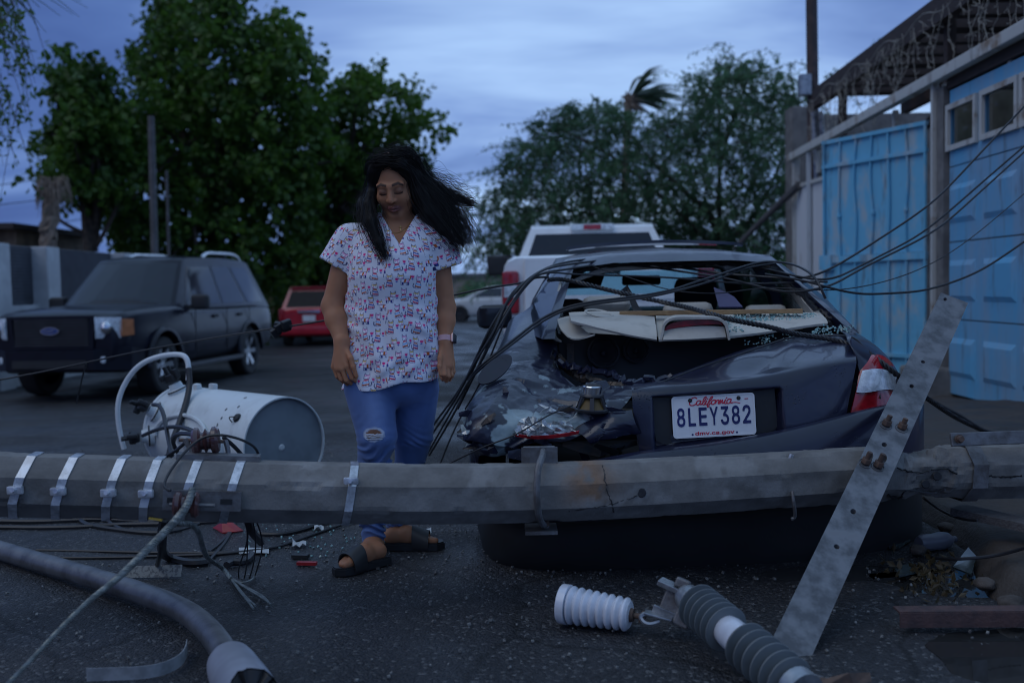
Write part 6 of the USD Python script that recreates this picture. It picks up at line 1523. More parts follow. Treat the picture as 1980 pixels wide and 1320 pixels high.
# ---- cables over the wrecked car
CARC = [
 ('cable running from the far left past the woman onto the car roof corner', [(-80, 748, 5.6), (100, 715, 5.5), (280, 677, 5.3), (497, 640, 5.0), (625, 620, 4.9), (800, 588, 4.8), (879, 570, 4.75), (967, 553, 4.75), (1013, 545, 4.78), (1040, 532, 4.82), (1070, 527, 4.85), (1108, 530, 4.95), (1207, 533, 4.98), (1340, 540, 4.95), (1450, 548, 4.9), (1560, 545, 4.85), (1600, 545, 4.8)], .0075),
 ('thick cable pair looping over the right roof corner', [(830, 880, 5.4), (880, 795, 4.9), (905, 742, 4.5), (931, 706, 4.22), (999, 652, 4.3), (1040, 621, 4.38), (1078, 601, 4.42), (1131, 586, 4.42), (1237, 572, 4.45), (1300, 560, 4.5), (1340, 547, 4.6), (1393, 530, 4.75), (1461, 509, 5.0), (1491, 506, 5.05), (1522, 509, 4.98), (1552, 519, 4.75), (1576, 538, 4.55), (1588, 559, 4.5), (1596, 577, 4.5)], .009),
 ('second strand of the cable pair beside the parcel shelf', [(822, 885, 5.3), (870, 800, 4.9), (900, 748, 4.5), (935, 708, 4.2), (1002, 656, 4.28), (1045, 624, 4.36), (1085, 603, 4.4), (1140, 589, 4.4), (1240, 576, 4.43), (1305, 563, 4.48), (1350, 551, 4.6), (1396, 536, 4.75), (1450, 517, 4.95), (1500, 509, 5.02)], .008),
 ('heavy twisted cable crossing the parcel shelf down to the right lamp', [(1060, 542, 4.85), (1084, 540, 4.88), (1146, 553, 4.8), (1214, 569, 4.7), (1297, 587, 4.5), (1340, 597, 4.4), (1393, 612, 4.25), (1431, 621, 4.2), (1491, 633, 4.17), (1537, 645, 4.16), (1597, 654, 4.12), (1668, 676, 4.0), (1737, 727, 3.92), (1800, 775, 4.2), (1850, 808, 4.6), (1900, 832, 4.9)], .0115),
 ('topmost cable arching along the rear edge of the car roof', [(905, 735, 4.7), (950, 640, 4.65), (985, 580, 4.7), (1010, 550, 4.75), (1040, 527, 4.85), (1085, 509, 5.05), (1146, 500, 5.25), (1222, 494, 5.32), (1297, 497, 5.34), (1340, 499, 5.33), (1400, 507, 5.28), (1476, 519, 5.1), (1537, 533, 4.85), (1590, 540, 4.75), (1660, 516, 5.0), (1740, 475, 5.2), (1800, 437, 5.35), (1900, 352, 5.5), (2060, 215, 5.7)], .0085),
 ('black cable just below the rear roof edge rising to the top right', [(900, 760, 4.6), (945, 665, 4.6), (980, 600, 4.65), (1020, 545, 4.7), (1067, 517, 4.9), (1131, 507, 5.1), (1176, 504, 5.22), (1237, 509, 5.25), (1297, 515, 5.2), (1340, 521, 5.15), (1408, 530, 5.05), (1476, 535, 4.95), (1537, 538, 4.85), (1577, 531, 4.8), (1640, 500, 4.95), (1700, 462, 5.1), (1791, 400, 5.25), (1845, 350, 5.35), (1909, 282, 5.45), (1990, 196, 5.55), (2080, 100, 5.6)], .009),
 ('second cable sagging below the roof edge and rising right', [(885, 790, 4.7), (935, 690, 4.6), (975, 615, 4.62), (1030, 540, 4.75), (1085, 522, 4.95), (1176, 511, 5.15), (1252, 516, 5.18), (1340, 528, 5.05), (1416, 541, 4.9), (1476, 556, 4.75), (1522, 564, 4.65), (1552, 563, 4.6), (1597, 554, 4.6), (1640, 534, 4.7), (1700, 502, 4.85), (1800, 450, 5.1), (1880, 385, 5.3), (2060, 222, 5.6)], .0085),
 ('thin wire drooping across the rear window opening', [(1146, 516, 5.1), (1199, 531, 5.0), (1267, 553, 4.8), (1313, 563, 4.7), (1345, 566, 4.68), (1400, 566, 4.68), (1476, 557, 4.68), (1567, 560, 4.6), (1640, 558, 4.65), (1740, 535, 4.8), (1850, 480, 5.0), (1980, 375, 5.3), (2060, 310, 5.4)], .004),
 ('thick low cable curving right in front of the blue gate', [(1480, 530, 4.9), (1540, 540, 4.7), (1575, 548, 4.6), (1620, 560, 4.6), (1670, 568, 4.65), (1720, 567, 4.7), (1780, 562, 4.8), (1840, 546, 4.9), (1900, 520, 5.0), (1985, 464, 5.2), (2080, 400, 5.3)], .0085),
 ('black cable hanging from the roof corner down the left side of the car', [(1060, 536, 4.9), (1025, 540, 4.8), (985, 575, 4.7), (955, 640, 4.6), (925, 690, 4.6), (895, 745, 4.7), (862, 800, 5.0), (828, 850, 5.3), (800, 895, 5.6)], .009),
 ('outermost black cable descending left of the car to the road', [(1020, 543, 4.8), (980, 585, 4.7), (945, 640, 4.65), (908, 718, 4.7), (866, 784, 5.0), (835, 826, 5.3), (812, 870, 5.6), (790, 920, 5.7)], .009),
 ('thin dark wire trailing from the car corner to the road', [(1130, 838, 3.62), (1107, 781, 3.72), (1060, 800, 3.66), (1000, 838, 3.6), (930, 860, 3.65), (890, 885, 3.7), (850, 905, 3.72)], .004),
 ('wire lying along the boot lid edge under the shelf', [(1226, 752, 3.83), (1280, 738, 3.9), (1340, 715, 4.0), (1420, 688, 4.08), (1490, 664, 4.14), (1545, 650, 4.2), (1600, 648, 4.18), (1640, 650, 4.1), (1665, 665, 4.02), (1690, 715, 3.94), (1702, 770, 3.86)], .0055),
 ('thin wire stretched over the folded lid towards the loose speaker', [(1108, 783, 3.70), (1060, 803, 3.66), (1000, 838, 3.60), (950, 858, 3.62), (905, 878, 3.66), (860, 900, 3.7)], .0045),
 ('slack black cable lying from behind the leaning bar to the pavement', [(1790, 768, 4.6), (1830, 790, 4.7), (1860, 806, 4.75), (1900, 830, 4.8), (1960, 845, 4.85)], .014),
 ('slim black cable beside the car left of the wing', [(1005, 560, 4.75), (968, 640, 4.7), (930, 735, 4.75), (900, 790, 5.0), (870, 850, 5.4), (850, 900, 5.7)], .007)]
for lb, pts, r in CARC:
    if lb.startswith('thin dark wire trailing'): continue
    if lb.startswith('heavy'):
        t = Thing('power_cable', lb, 'cable', at=P(*pts[5]))
        for s in twisted([P(*p) for p in pts], [r * .55, r * .55], 46, 420, 3, .75): t.part('strand', s, LINE)
    else:
        cable('power_cable', lb, pts, r * .66, 160)
cn = Thing('line_connector', 'dark knotted connector on the cable in front of the red car', 'connector', at=P(543, 632, 4.95))
rngk = np.random.default_rng(6)
for k in range(5):
    q = P(528 + 8 * k, 634 - 1.6 * k, 4.96); cn.part('clamp', xf(box((.05, .035, .045), r=.008), frame(q + rngk.normal(0, .008, 3), rngk.normal(size=3) * .4 + [1, 0, .1], (0, -.3, 1))), TRIM)
cable('thin_wire', 'thin wire dropping from the long cable before the suv bumper', [(166, 703, 5.45), (158, 735, 5.5), (148, 780, 5.7)], .004, 16)

# ---- ceramic insulator
def ribbed(n, L, r0, r1, rin, neck):
    pr = [(.001, 0), (r0 * .97, 0), (r0, .004)]
    for k in range(n):
        z = L * (k + .5) / n; R = r0 + (r1 - r0) * (k + .5) / n; h = L / n
        if k == 0: pr += [(r0, h * 1.05)]; continue
        pr += [(R * rin, z - h * .48), (R * .86, z - h * .36), (R * .97, z - h * .18), (R, z), (R * .97, z + h * .18), (R * .86, z + h * .34)]
    pr += [(r1 * .8, L), (neck, L + .002), (.001, L + .002)]
    return pr
GLAZE = mat('white_glazed_porcelain', (0.56, 0.58, 0.63), .28, var=.1, scale=12, coat=.4)
i0, i1 = G(1085, 1166, .063), G(1218, 1188, .052)
IM = framez(i0, i1 - i0)
ci = Thing('porcelain_insulator', 'white ribbed porcelain insulator lying on the asphalt', 'insulator', matrix=IM)
LI = np.linalg.norm(i1 - i0)
ci.part('ribbed_body', lathe(ribbed(9, LI, .062, .051, .80, .02), 44), GLAZE, smooth=40)
ci.part('stud', lathe([(.0005, LI + .05), (.009, LI + .05), (.009, LI + .012), (.020, LI + .012), (.022, LI)], 14), RUSTY)
ci.part('stud_nut', xf(box((.045, .02, .014), (0, 0, LI + .04), r=.003), np.eye(4)), RUSTY, smooth=False)
# ---- polymer cut-out with metal clamp
p0, p1 = P(1335, 1158, 2.92), P(1542, 1330, 2.44)
p0[2] = max(p0[2], .09); AM2 = framez(p0, p1 - p0); LP_ = np.linalg.norm(p1 - p0)
pi_ = Thing('fuse_cutout', 'grey shedded polymer cutout with a white middle lying before the leaning bar', 'insulator', matrix=AM2)
POLY = mat('grey_polymer', (0.12, 0.135, 0.14), .5, var=.12)
def sheds(z0, z1, n, r, rc):
    pr = [(.001, z0), (rc, z0)]
    for k in range(n):
        z = z0 + (z1 - z0) * (k + .5) / n; h = (z1 - z0) / n
        pr += [(rc, z - h * .40), (r * .8, z - h * .16), (r * .98, z - h * .07), (r, z), (r * .98, z + h * .06), (r * .8, z + h * .10), (rc, z + h * .16)]
    return pr + [(rc, z1), (.001, z1)]
pi_.part('upper_sheds', lathe(sheds(.03, LP_ * .40, 6, .067, .036), 40), POLY, smooth=35)
pi_.part('middle_barrel', lathe([(.042, LP_ * .38), (.045, LP_ * .42), (.045, LP_ * .52), (.042, LP_ * .56)], 36), GLAZE)
pi_.part('lower_sheds', lathe(sheds(LP_ * .53, LP_ * .97, 6, .067, .036), 40), POLY, smooth=35)
pi_.part('end_cap', lathe([(.001, -.035), (.034, -.035), (.040, -.02), (.040, .03)], 20), GALV)
pi_.part('foot_cap', lathe([(.04, LP_ * .96), (.055, LP_ * .98), (.055, LP_ * 1.06), (.001, LP_ * 1.06)], 20), GALV)
for a, b, w, h in ((P(1275, 1122, 2.98), P(1342, 1152, 2.93), .045, .016), (P(1290, 1128, 2.99), P(1352, 1160, 2.95), .010, .030), (P(1246, 1182, 2.95), P(1300, 1196, 2.93), .040, .008), (P(1262, 1176, 2.96), P(1330, 1204, 2.92), .012, .03)):
    v, f = arr(beam(a, b, w, h, r=.003)); pi_.part('contact_blade', xf((v, f), np.linalg.inv(AM2)), GALV, smooth=40)
for c, s in ((P(1302, 1160, 2.97), (.06, .05, .09)), (P(1322, 1192, 2.94), (.05, .05, .06)), (P(1320, 1128, 2.95), (.045, .03, .03))):
    pi_.part('hinge_bracket', xf(xf(box(s, r=.006), frame(c, (1, -.4, -.4), (0.2, .2, 1))), np.linalg.inv(AM2)), GREYST, smooth=False)
pi_.part('contact_hook', xf(tube(spline([P(1250, 1186, 2.95), P(1240, 1192, 2.95), P(1250, 1204, 2.94), P(1275, 1200, 2.94)], 16), .008, 7), np.linalg.inv(AM2)), GALV)
one('mounting_bracket', thick(np.array([[G(1560, 1302, .03), G(1552, 1318, .03)], [G(1600, 1312, .045), G(1590, 1330, .03)], [G(1640, 1300, .06), G(1650, 1322, .03)], [G(1680, 1300, .03), G(1684, 1318, .012)]]), .006), RUSTY, 'twisted rusty bracket at the foot of the leaning bar', 'bracket', smooth=False)
one('steel_strap_piece', thick(np.array([[G(1535, 1292, .055), G(1530, 1304, .05)], [G(1562, 1300, .05), G(1558, 1313, .045)], [G(1592, 1308, .04), G(1588, 1320, .035)]]), .006), GREYST, 'short slotted steel strap beside the grey cutout', 'strap', smooth=False)

# ---- bent lamp arm in the foreground
la = Thing('lamp_arm', 'bent grey street lamp arm lying in the lower left corner', 'lamp arm', at=G(220, 1128, .044))
PIPE = mat('dull_pipe_metal', (0.20, 0.20, 0.205), .4, metal=.7, color2=(0.13, 0.125, 0.125), scale=10, bump=.2, rvar=.1)
lp = spline([G(-160, 1010, .046), G(0, 1063, .046), G(110, 1096, .046), G(217, 1128, .046), G(300, 1156, .046), G(355, 1180, .05), G(395, 1210, .055), G(424, 1245, .06), G(446, 1284, .07)], 90)
la.part('pipe', tube(lp, .037, 22), PIPE)
sd = lp[-1] - lp[-8]; sd /= np.linalg.norm(sd); SM = framez(lp[-1] - sd * .015, sd)
rngs = np.random.default_rng(1)
aa = np.arange(40) * 2 * math.pi / 40
rows = []
for z, r in ((-.01, .047), (.0, .058), (.012, .062), (.06, .066), (.24, .072)):
    rows.append([(r * math.cos(a), r * math.sin(a), z) for a in aa])
rows.append([(.072 * math.cos(a), .072 * math.sin(a), .33 + .02 * meshkit.noise(np.array([3 * math.cos(a), 3 * math.sin(a), 0.])) - .05 * max(0, math.cos(a - 1.0)) + .012 * rngs.normal()) for a in aa])
la.part('sleeve', xf(loft(rows, closed=True, cap=False), SM), mat('pale_zinc', (.27, .28, .32), .5, metal=.3, var=.1, scale=9))
la.part('sleeve_lining', xf(loft([[(x * .95, y * .95, z) for x, y, z in r] for r in rows], closed=True, cap=True), SM), TRIM)
p = (SM @ [.071, .0, .05, 1])[:3]; la.part('set_screw', lathe([(.0005, .006), (.006, .005), (.007, 0)], 10, frame(p, (1, 0, 0), (SM @ [1, 0, 0, 0])[:3])), GREYST)
# bent strips and small debris
def strip(pts, h, name, label, m, lean=0.0):
    b = np.array([G(x, y, .004) for x, y in pts]); b = spline(b, 30); t = b + [0, lean, h]
    one(name, thick(np.stack([b, t], 0), .003), m, label, 'metal strip', smooth=40)
strip([(168, 1316), (230, 1314), (300, 1308), (345, 1290), (360, 1270), (362, 1258)], .036, 'metal_strip', 'curled flat steel strip on the asphalt below the lamp arm', mat('dull_strip', (.24, .25, .26), .55, metal=.2, var=.2, scale=20))
strip([(236, 1117), (290, 1116), (350, 1114)], .040, 'metal_strip', 'speckled flat steel strip behind the lamp arm', mat('speckled_strip', (.22, .23, .22), .6, color2=(.10, .105, .11), scale=70, mask=(.42, .5)), .02)
PLRED = mat('red_plastic_shard', (.30, .016, .02), .35, var=.2)
one('red_shard', thick(np.array([[G(412, 1020, .01), G(430, 1030, .01)], [G(430, 1008, .05), G(456, 1028, .012)], [G(444, 1006, .05), G(470, 1026, .01)]]), .006), PLRED, 'red plastic shard on the road under the bracket', 'debris', smooth=False)
one('red_shard', beam(G(575, 1088, .01), G(612, 1089, .01), .02, .012), PLRED, 'flat red plastic sliver left of the sandals', 'debris', smooth=False)
one('dark_shard', beam(G(566, 1074, .01), G(596, 1075, .01), .03, .014), TRIM, 'dark grey fragment just behind the red sliver', 'debris', smooth=False)
CL = mat('clear_scrap', (.45, .47, .46), .4, var=.2)
for (a, b, c, d), lb in (((462, 1060, 520, 1066), 'pale oval scrap on the road beneath the hanging wires'), ((566, 1050, 592, 1054), 'crumpled white scrap of paper left of the woman'), ((608, 1020, 626, 1023), 'small white paper scrap near the pole bottom'), ((822, 1028, 834, 1032), 'white crumpled scrap beside the far sandal'), ):
    rng = np.random.default_rng(a); p = np.array([[G(a + (c - a) * u, b + (d - b) * w + 4 * w, .006) for w in (0, .5, 1)] for u in np.linspace(0, 1, 5)]); p[..., 2] += rng.uniform(0, .022 if c - a < 50 else .004, p.shape[:2]); one('paper_scrap', thick(p, .002), CL, lb, 'scrap', smooth=False)
# right-hand corner: rusty angle, plank, glass sheets, rubble
an0, an1 = G(1740, 1206, .02), G(2090, 1204, .02)
ai = Thing('angle_iron', 'rusty steel angle iron lying beside the puddle at lower right', 'angle iron', at=an0)
RUSTR = mat('red_brown_rust', (.085, .045, .04), .7, color2=(.05, .03, .03), scale=18, bump=.4)
ai.part('upright_leg', beam(an0 + [0, 0, .012], an1 + [0, 0, .012], .006, .045), RUSTR, smooth=False)
ai.part('flat_leg', beam(an0 + [0, .028, .035], an1 + [0, .028, .035], .055, .006), RUSTR, smooth=False)
q = G(1846, 1186, .05); ai.part('bolt_hole', lathe([(.0005, .0005), (.010, .0005), (.011, 0)], 12, frame(np.array([q[0], an0[1] + .028, .0385]), (1, 0, 0), (0, 0, 1))), TRIM)
pq = [G(1880, 965, .12), G(2080, 1030, .12)]
one('grey_plank', beam(P(1850, 985, 3.75), P(2100, 1040, 3.4), .10, .03), mat('grey_plank_wood', (.10, .095, .095), .8, color2=(.06, .055, .055), scale=12, bump=.4, stretch=(3, 12, 12)), 'grey plank lying under the broken pole end at right', 'plank', smooth=False)
GLSH = mat('dirty_glass_sheet', (.035, .05, .05), .15, color2=(.02, .026, .026), scale=8, spec=.8)
for k, (pts, lb) in enumerate((([(1842, 1098), (1872, 1060), (1888, 1078), (1878, 1112)], 'dirty pane of broken glass leaning on the kerb earth'), ([(1718, 1060), (1745, 1040), (1760, 1046), (1735, 1062)], 'small broken glass pane beside the car bumper'), ([(1730, 1100), (1765, 1088), (1772, 1108), (1738, 1116)], 'flat glass shard lying near the leaf litter'))):
    v = np.array([G(x, y, .012 + .03 * (k == 0) * (i in (1, 2))) for i, (x, y) in enumerate(pts)]); n = np.array([0, -.2, 1.]); v2 = v + n * .006
    one('glass_pane', m3.Manifold.hull_points(np.vstack([v, v2])), GLSH, lb, 'broken glass', smooth=False)
cup = G(1812, 1046, .04)
one('crushed_bottle', lathe([(.001, -.09), (.026, -.088), (.034, -.07), (.032, -.02), (.036, .02), (.030, .05), (.012, .075), (.012, .09), (.001, .09)], 18, frame(cup, (0, 0, 1), (1, .35, .25))), mat('cloudy_plastic', (.12, .125, .15), .35), 'cloudy crushed bottle lying at the pavement edge', 'bottle')
cable('thin_wire', 'thin black wire looping over the earth pavement at right', [(1786, 962, 3.75), (1810, 980, 3.8), (1850, 1000, 3.7), (1890, 1006, 3.6)], .005, 20)
cable('thin_wire', 'thin black wire crossing the kerb earth to the right edge', [gc(1800, 1076), (1850, 1080, 3.45), (1920, 1074, 3.4), (1990, 1056, 3.3)], .006, 24)
rng = np.random.default_rng(17)
def rock(c, r, seed):
    t = trimesh.creation.icosphere(2, 1.0); v = np.array(t.vertices); v *= (.7 + .6 * meshkit.fbm(v * 1.3 + seed * 3.1, 3, seed))[:, None]; return v * r * np.array([1, 1, .65]) + c, np.array(t.faces)
RUB = mat('earth_clod', (.085, .07, .06), .85, color2=(.05, .042, .036), scale=14, bump=.6)
for k, (px, py, r) in enumerate(((1905, 1128, .035), (1880, 1020, .05), (1955, 1165, .04), (1775, 1062, .03), (1830, 1020, .035))):
    one('earth_clod', rock(G(px, py, .03), r, k), RUB, ('small clod of earth beside the puddle', 'lump of broken concrete under the broken pole', 'clod of earth at the right edge above the angle iron', 'dark clod beside the glass pane', 'lump of earth beside the crushed bottle')[k], 'clod', smooth=True)
lv = np.array([G(px, py, .012) for px, py in np.stack([rng.normal(1800, 38, 170), rng.normal(1110, 24, 170)], 1)])
one('leaf_litter', leaves(lv, rng.uniform(.018, .045, 170), rng, .5), leaf_mat('wet_leaf', (.03, .022, .014), (.085, .062, .028), .1), 'wet leaf litter washed up against the kerb', 'leaves', kind='stuff', smooth=False)
# grit and crumbs over the whole road
pts = np.stack([rng.normal(0.0, 1.3, 3000), rng.gamma(4, .85, 3000) + 1.8], 1); ms = []
one('road_grit', join(*[xf(box((s, s * .8, s * .6)), frame((x, y, float(gz(x, y)) + .003), rng.normal(size=3), (0, 0, 1))) for (x, y), s in zip(pts, rng.uniform(.004, .011, 3000)) if x < 1.5]), mat('grit', (.20, .20, .19), .6, color2=(.07, .07, .07), scale=60), 'scattered grit and crumbs of concrete on the road', 'grit', kind='stuff', smooth=False)
gpts = [G(x, y, .004) for x, y in np.stack([rng.uniform(470, 720, 60), rng.uniform(1012, 1075, 60)], 1)]
one('road_glass', join(*[xf(box((.009, .007, .005)), frame(p, rng.normal(size=3), rng.normal(size=3))) for p in gpts]), CRUMB, 'crumbs of greenish glass on the road left of the woman', 'broken glass', kind='stuff', smooth=False)
# ================================================================ the woman
SKIN = usdkit.material(stage, '/World/Looks/skin', {
    'a': ('attribute', {'attribute': 'Cd'}), 'geo': ('geometry', {}), 'n': ('noise_texture', {'scale': 140, 'detail': 3}), 'b': ('bump', {'strength': .12, 'distance': .004}),
    'p': ('principled_bsdf', {'roughness': .55, 'specular_ior_level': .28, 'subsurface_weight': .12, 'subsurface_scale': .006})},
    [('a.color', 'p.base_color'), ('geo.position', 'n.vector'), ('n.fac', 'b.height'), ('b.normal', 'p.normal')], surface='p.BSDF')
def cloth(name, rough, weave, bump):
    return usdkit.material(stage, '/World/Looks/' + name, {
        'a': ('attribute', {'attribute': 'Cd'}), 'geo': ('geometry', {}), 'n': ('noise_texture', {'scale': weave, 'detail': 3}), 'b': ('bump', {'strength': bump, 'distance': .006}),
        'p': ('principled_bsdf', {'roughness': rough, 'specular_ior_level': .25, 'sheen_weight': .15})},
        [('a.color', 'p.base_color'), ('geo.position', 'n.vector'), ('n.fac', 'b.height'), ('b.normal', 'p.normal')], surface='p.BSDF')
SHIRT, DENIM = cloth('printed_cotton', .8, 300, .1), cloth('blue_denim', .85, 420, .3)
HAIRM = usdkit.material(stage, '/World/Looks/black_hair', {'p': ('principled_bsdf', {'base_color': (.008, .0065, .006), 'roughness': .5, 'specular_ior_level': .2})}, [], surface='p.BSDF')
WD = 3.9
def J(px, py, d=WD): return P(px, py, d)
hips = J(756, 745)
her = Thing('person', 'woman in cat print top, ripped blue jeans and black slides looking down, dark hair blowing', 'person', at=(hips[0], WD, 0))
# head frame: x to her left (image right), y backwards, z up
hc = J(764, 357, 3.92)
Rh = (rot((0, 0, 1), -9) @ rot((0, 1, 0), -3) @ rot((1, 0, 0), 24))[:3, :3]
def H(x, y, z): return hc + Rh @ np.array([x, y, z], float)
def cone2(F, a, b, ra, rb, k=.012): F.cone(a, b, ra, rb, k)

F = Field(J(600, 290, 3.9) - [0, .42, 0], J(910, 290, 3.9)[:3] * [1, 0, 0] + [0, 4.42, 1.64], .0036)
F.lo[2] = -0.01; F.n = np.ceil((np.array([J(910, 290)[0], 4.40, 1.64]) - F.lo) / F.h).astype(int) + 1; F.d = np.full(F.n, .2, np.float32)
# head
F.ell(H(0, .020, .040), (.073, .090, .084), Rh, .02)
F.ell(H(0, -.022, -.028), (.0655, .067, .084), Rh, .03)
for s in (-1, 1):
    F.cone(H(s * .052, .004, -.058), H(s * .016, -.056, -.098), .024, .022, .025)
    F.ell(H(s * .037, -.060, -.032), (.027, .024, .028), Rh, .022)
F.cone(H(-.010, -.066, -.103), H(.010, -.066, -.103), .019, .019, .014)
for s in (-1, 1):
    F.cone(H(s * .046, -.070, .022), H(s * .012, -.081, .020), .010, .010, .014)
for s in (-1, 1):
    F.ell(H(s * .031, -.099, .004), (.019, .012, .011), Rh, .014, sub=True)
    F.ell(H(s * .031, -.0765, -.001), (.0165, .0125, .0120), Rh, .006)
F.cone(H(0, -.082, .012), H(0, -.104, -.030), .0080, .0122, .012)
for s in (-1, 1):
    F.ell(H(s * .0125, -.0955, -.034), (.0080, .0095, .0075), Rh, .006)
    F.cone(H(s * .0062, -.104, -.0425), H(s * .0068, -.100, -.040), .0026, .0026, .002, sub=True)
F.cone(H(-.019, -.0845, -.066), H(0, -.0945, -.0615), .0045, .0062, .006); F.cone(H(.019, -.0845, -.066), H(0, -.0945, -.0615), .0045, .0062, .006)
F.cone(H(-.016, -.0845, -.0745), H(0, -.0930, -.0755), .0050, .0074, .006); F.cone(H(.016, -.0845, -.0745), H(0, -.0930, -.0755), .0050, .0074, .006)
F.cone(H(-.021, -.092, -.0680), H(.021, -.092, -.0680), .0018, .0018, .002, sub=True); F.cone(H(-.012, -.1005, -.0682), H(.012, -.1005, -.0682), .0022, .0022, .002, sub=True)
F.ell(H(0, -.090, -.088), (.018, .010, .006), Rh, .010, sub=True)
for s in (-1, 1):
    F.ell(H(s * .074, .014, -.012), (.010, .020, .031), Rh, .008)
# neck, trunk (thinner than the clothes), limbs
nb = J(768, 446, 3.97)
F.cone(H(0, .038, -.055), nb, .052, .055, .03)
def sect(tab, grow=0.0):
    T = np.array([(P(x, y, WD)[2], P(x, y, WD)[0], a, b, yc) for x, y, a, b, yc in tab]); T = T[np.argsort(T[:, 0])]
    def f(p):
        z = p[..., 2]; c = [np.interp(z, T[:, 0], T[:, k]) for k in range(1, 5)]
        a, b = c[1] + grow, c[2] + grow
        l = np.sqrt(((p[..., 0] - c[0]) / a) ** 2 + ((p[..., 1] - c[3]) / b) ** 2)
        d = (l - 1) * np.minimum(a, b)
        return np.maximum(d, np.maximum(z - T[-1, 0], T[0, 0] - z))
    lo = [T[:, 1].min() - T[:, 2].max(), (T[:, 4] - T[:, 3]).min() - .02, T[0, 0]]; hi = [T[:, 1].max() + T[:, 2].max(), (T[:, 4] + T[:, 3]).max() + .02, T[-1, 0]]
    return f, lo, hi
TORSO = [(756, 760, .186, .125, 3.93), (756, 700, .188, .128, 3.93), (757, 640, .184, .124, 3.93), (757, 580, .178, .122, 3.93), (758, 535, .178, .132, 3.92), (759, 495, .180, .130, 3.93), (760, 462, .182, .112, 3.945), (762, 440, .163, .094, 3.955), (764, 426, .126, .078, 3.96), (766, 415, .095, .066, 3.965), (767, 407, .072, .060, 3.97)]
f, lo, hi = sect([(756, 738, .168, .105, 3.94)] + TORSO[1:], -.024); F.add(f, lo, hi, .03)
RA = [J(675, 466, 3.94), J(643, 592, 3.93), J(661, 660, 3.85)]
LA_ = [J(846, 468, 3.95), J(862, 596, 3.95), J(861, 658, 3.90)]
for A, r in ((RA, (.046, .042, .029)), (LA_, (.044, .037, .027))):
    F.cone(A[0], A[1], r[0], r[1], .03); mid = A[1] * .62 + A[2] * .38; F.cone(A[1], mid, r[1], r[1] * .97, .02); F.cone(mid, A[2], r[1] * .95, r[2], .02)
# hands
def finger(pts, r, k=.003):
    for i in range(len(pts) - 1): F.cone(pts[i], pts[i + 1], r * (1 - .09 * i), r * (1 - .09 * (i + 1)), k)
w = RA[2]
KR = [J(645, 709, 3.845), J(653, 713, 3.825), J(662, 713, 3.812), J(671, 708, 3.808)]
for k_ in KR: F.cone(w, k_, .024, .0115, .012)
F.cone(w, (KR[1] + KR[2]) / 2 + [0, .008, .006], .027, .019, .012)
for i, k_ in enumerate(KR):
    m = [J(652, 728, 3.84), J(660, 733, 3.822), J(670, 735, 3.812), J(681, 731, 3.81)][i]; t = [J(664, 738, 3.865), J(672, 742, 3.852), J(682, 743, 3.845), J(693, 740, 3.842)][i]; e = t + [.006, .024, .004]
    finger([k_, m, t, e], (.0088, .0097, .0100, .0097)[i])
finger([w + [.012, -.012, -.02], J(678, 692, 3.80), J(683, 709, 3.795), J(689, 727, 3.80)], .0112, .006)
w = LA_[2]
KL = [J(857, 705, 3.855), J(864, 707, 3.865), J(870, 706, 3.882), J(875, 702, 3.90)]
for k_ in KL: F.cone(w, k_, .022, .0115, .012)
F.cone(w, (KL[1] + KL[2]) / 2, .025, .020, .012)
for i, k_ in enumerate(KL):
    m = [J(860, 724, 3.835), J(867, 727, 3.848), J(873, 725, 3.868), J(877, 719, 3.89)][i]; t = [J(857, 733, 3.858), J(863, 736, 3.868), J(869, 734, 3.886), J(874, 728, 3.905)][i]; e = t + [-.010, .016, .010]
    finger([k_, m, t, e], (.0100, .0100, .0096, .0086)[i])
finger([w + [-.012, -.010, -.02], J(851, 692, 3.85), J(850, 708, 3.838), J(852, 724, 3.835)], .0108, .006)
# legs, inside the jeans, and feet
LEGR = [J(714, 752, 3.91), J(729, 842, 3.865), J(722, 905, 3.90), J(720, 1000, 3.93), J(722, 1050, 3.92)]
LEGL = [J(804, 752, 3.985), J(801, 842, 4.02), J(790, 905, 4.06), J(768, 1000, 4.10), J(765, 1030, 4.12)]
for L_, r in ((LEGR, (.080, .058, .050, .033, .034)), (LEGL, (.078, .056, .048, .032, .033))):
    for i in range(4): F.cone(L_[i], L_[i + 1], r[i], r[i + 1], .02)
SOLE = .024
def foot(heel, toe, ank, seed):
    d = toe - heel; d[2] = 0; L = np.linalg.norm(d); d /= L; q = np.array([-d[1], d[0], 0]); up = np.array([0, 0, 1.0]); b = heel.copy(); b[2] = SOLE
    pt = lambda u, v, z: b + d * u * L + q * v + up * z
    F.cone(ank, pt(.12, 0, .030), .034, .029, .02); F.cone(ank, pt(.42, 0, .040), .034, .030, .025)
    F.cone(pt(.10, 0, .026), pt(.45, 0, .026), .027, .028, .02); F.cone(pt(.42, 0, .030), pt(.74, .012, .018), .030, .018, .02); F.cone(pt(.42, 0, .028), pt(.72, -.022, .016), .028, .016, .02)
    for i, (v, l, r) in enumerate(((.030, .92, .0125), (.011, .93, .0095), (-.005, .90, .009), (-.020, .86, .0085), (-.034, .81, .008))):
        vv = v * seed
        F.cone(pt(.70, vv * .9, .016), pt(l, vv, r), .014, r, .004)
    return b, d, q, L
toeR, heelR = G(652, 1110), G(742, 1088); toeL, heelL = G(852, 1058), G(745, 1060)
fr_ = foot(heelR, toeR, LEGR[4] - [0, 0, .004], 1); fl_ = foot(heelL, toeL, LEGL[4] - [0, 0, .004], -1)
V, Fc = taubin(F.mesh(), 3)
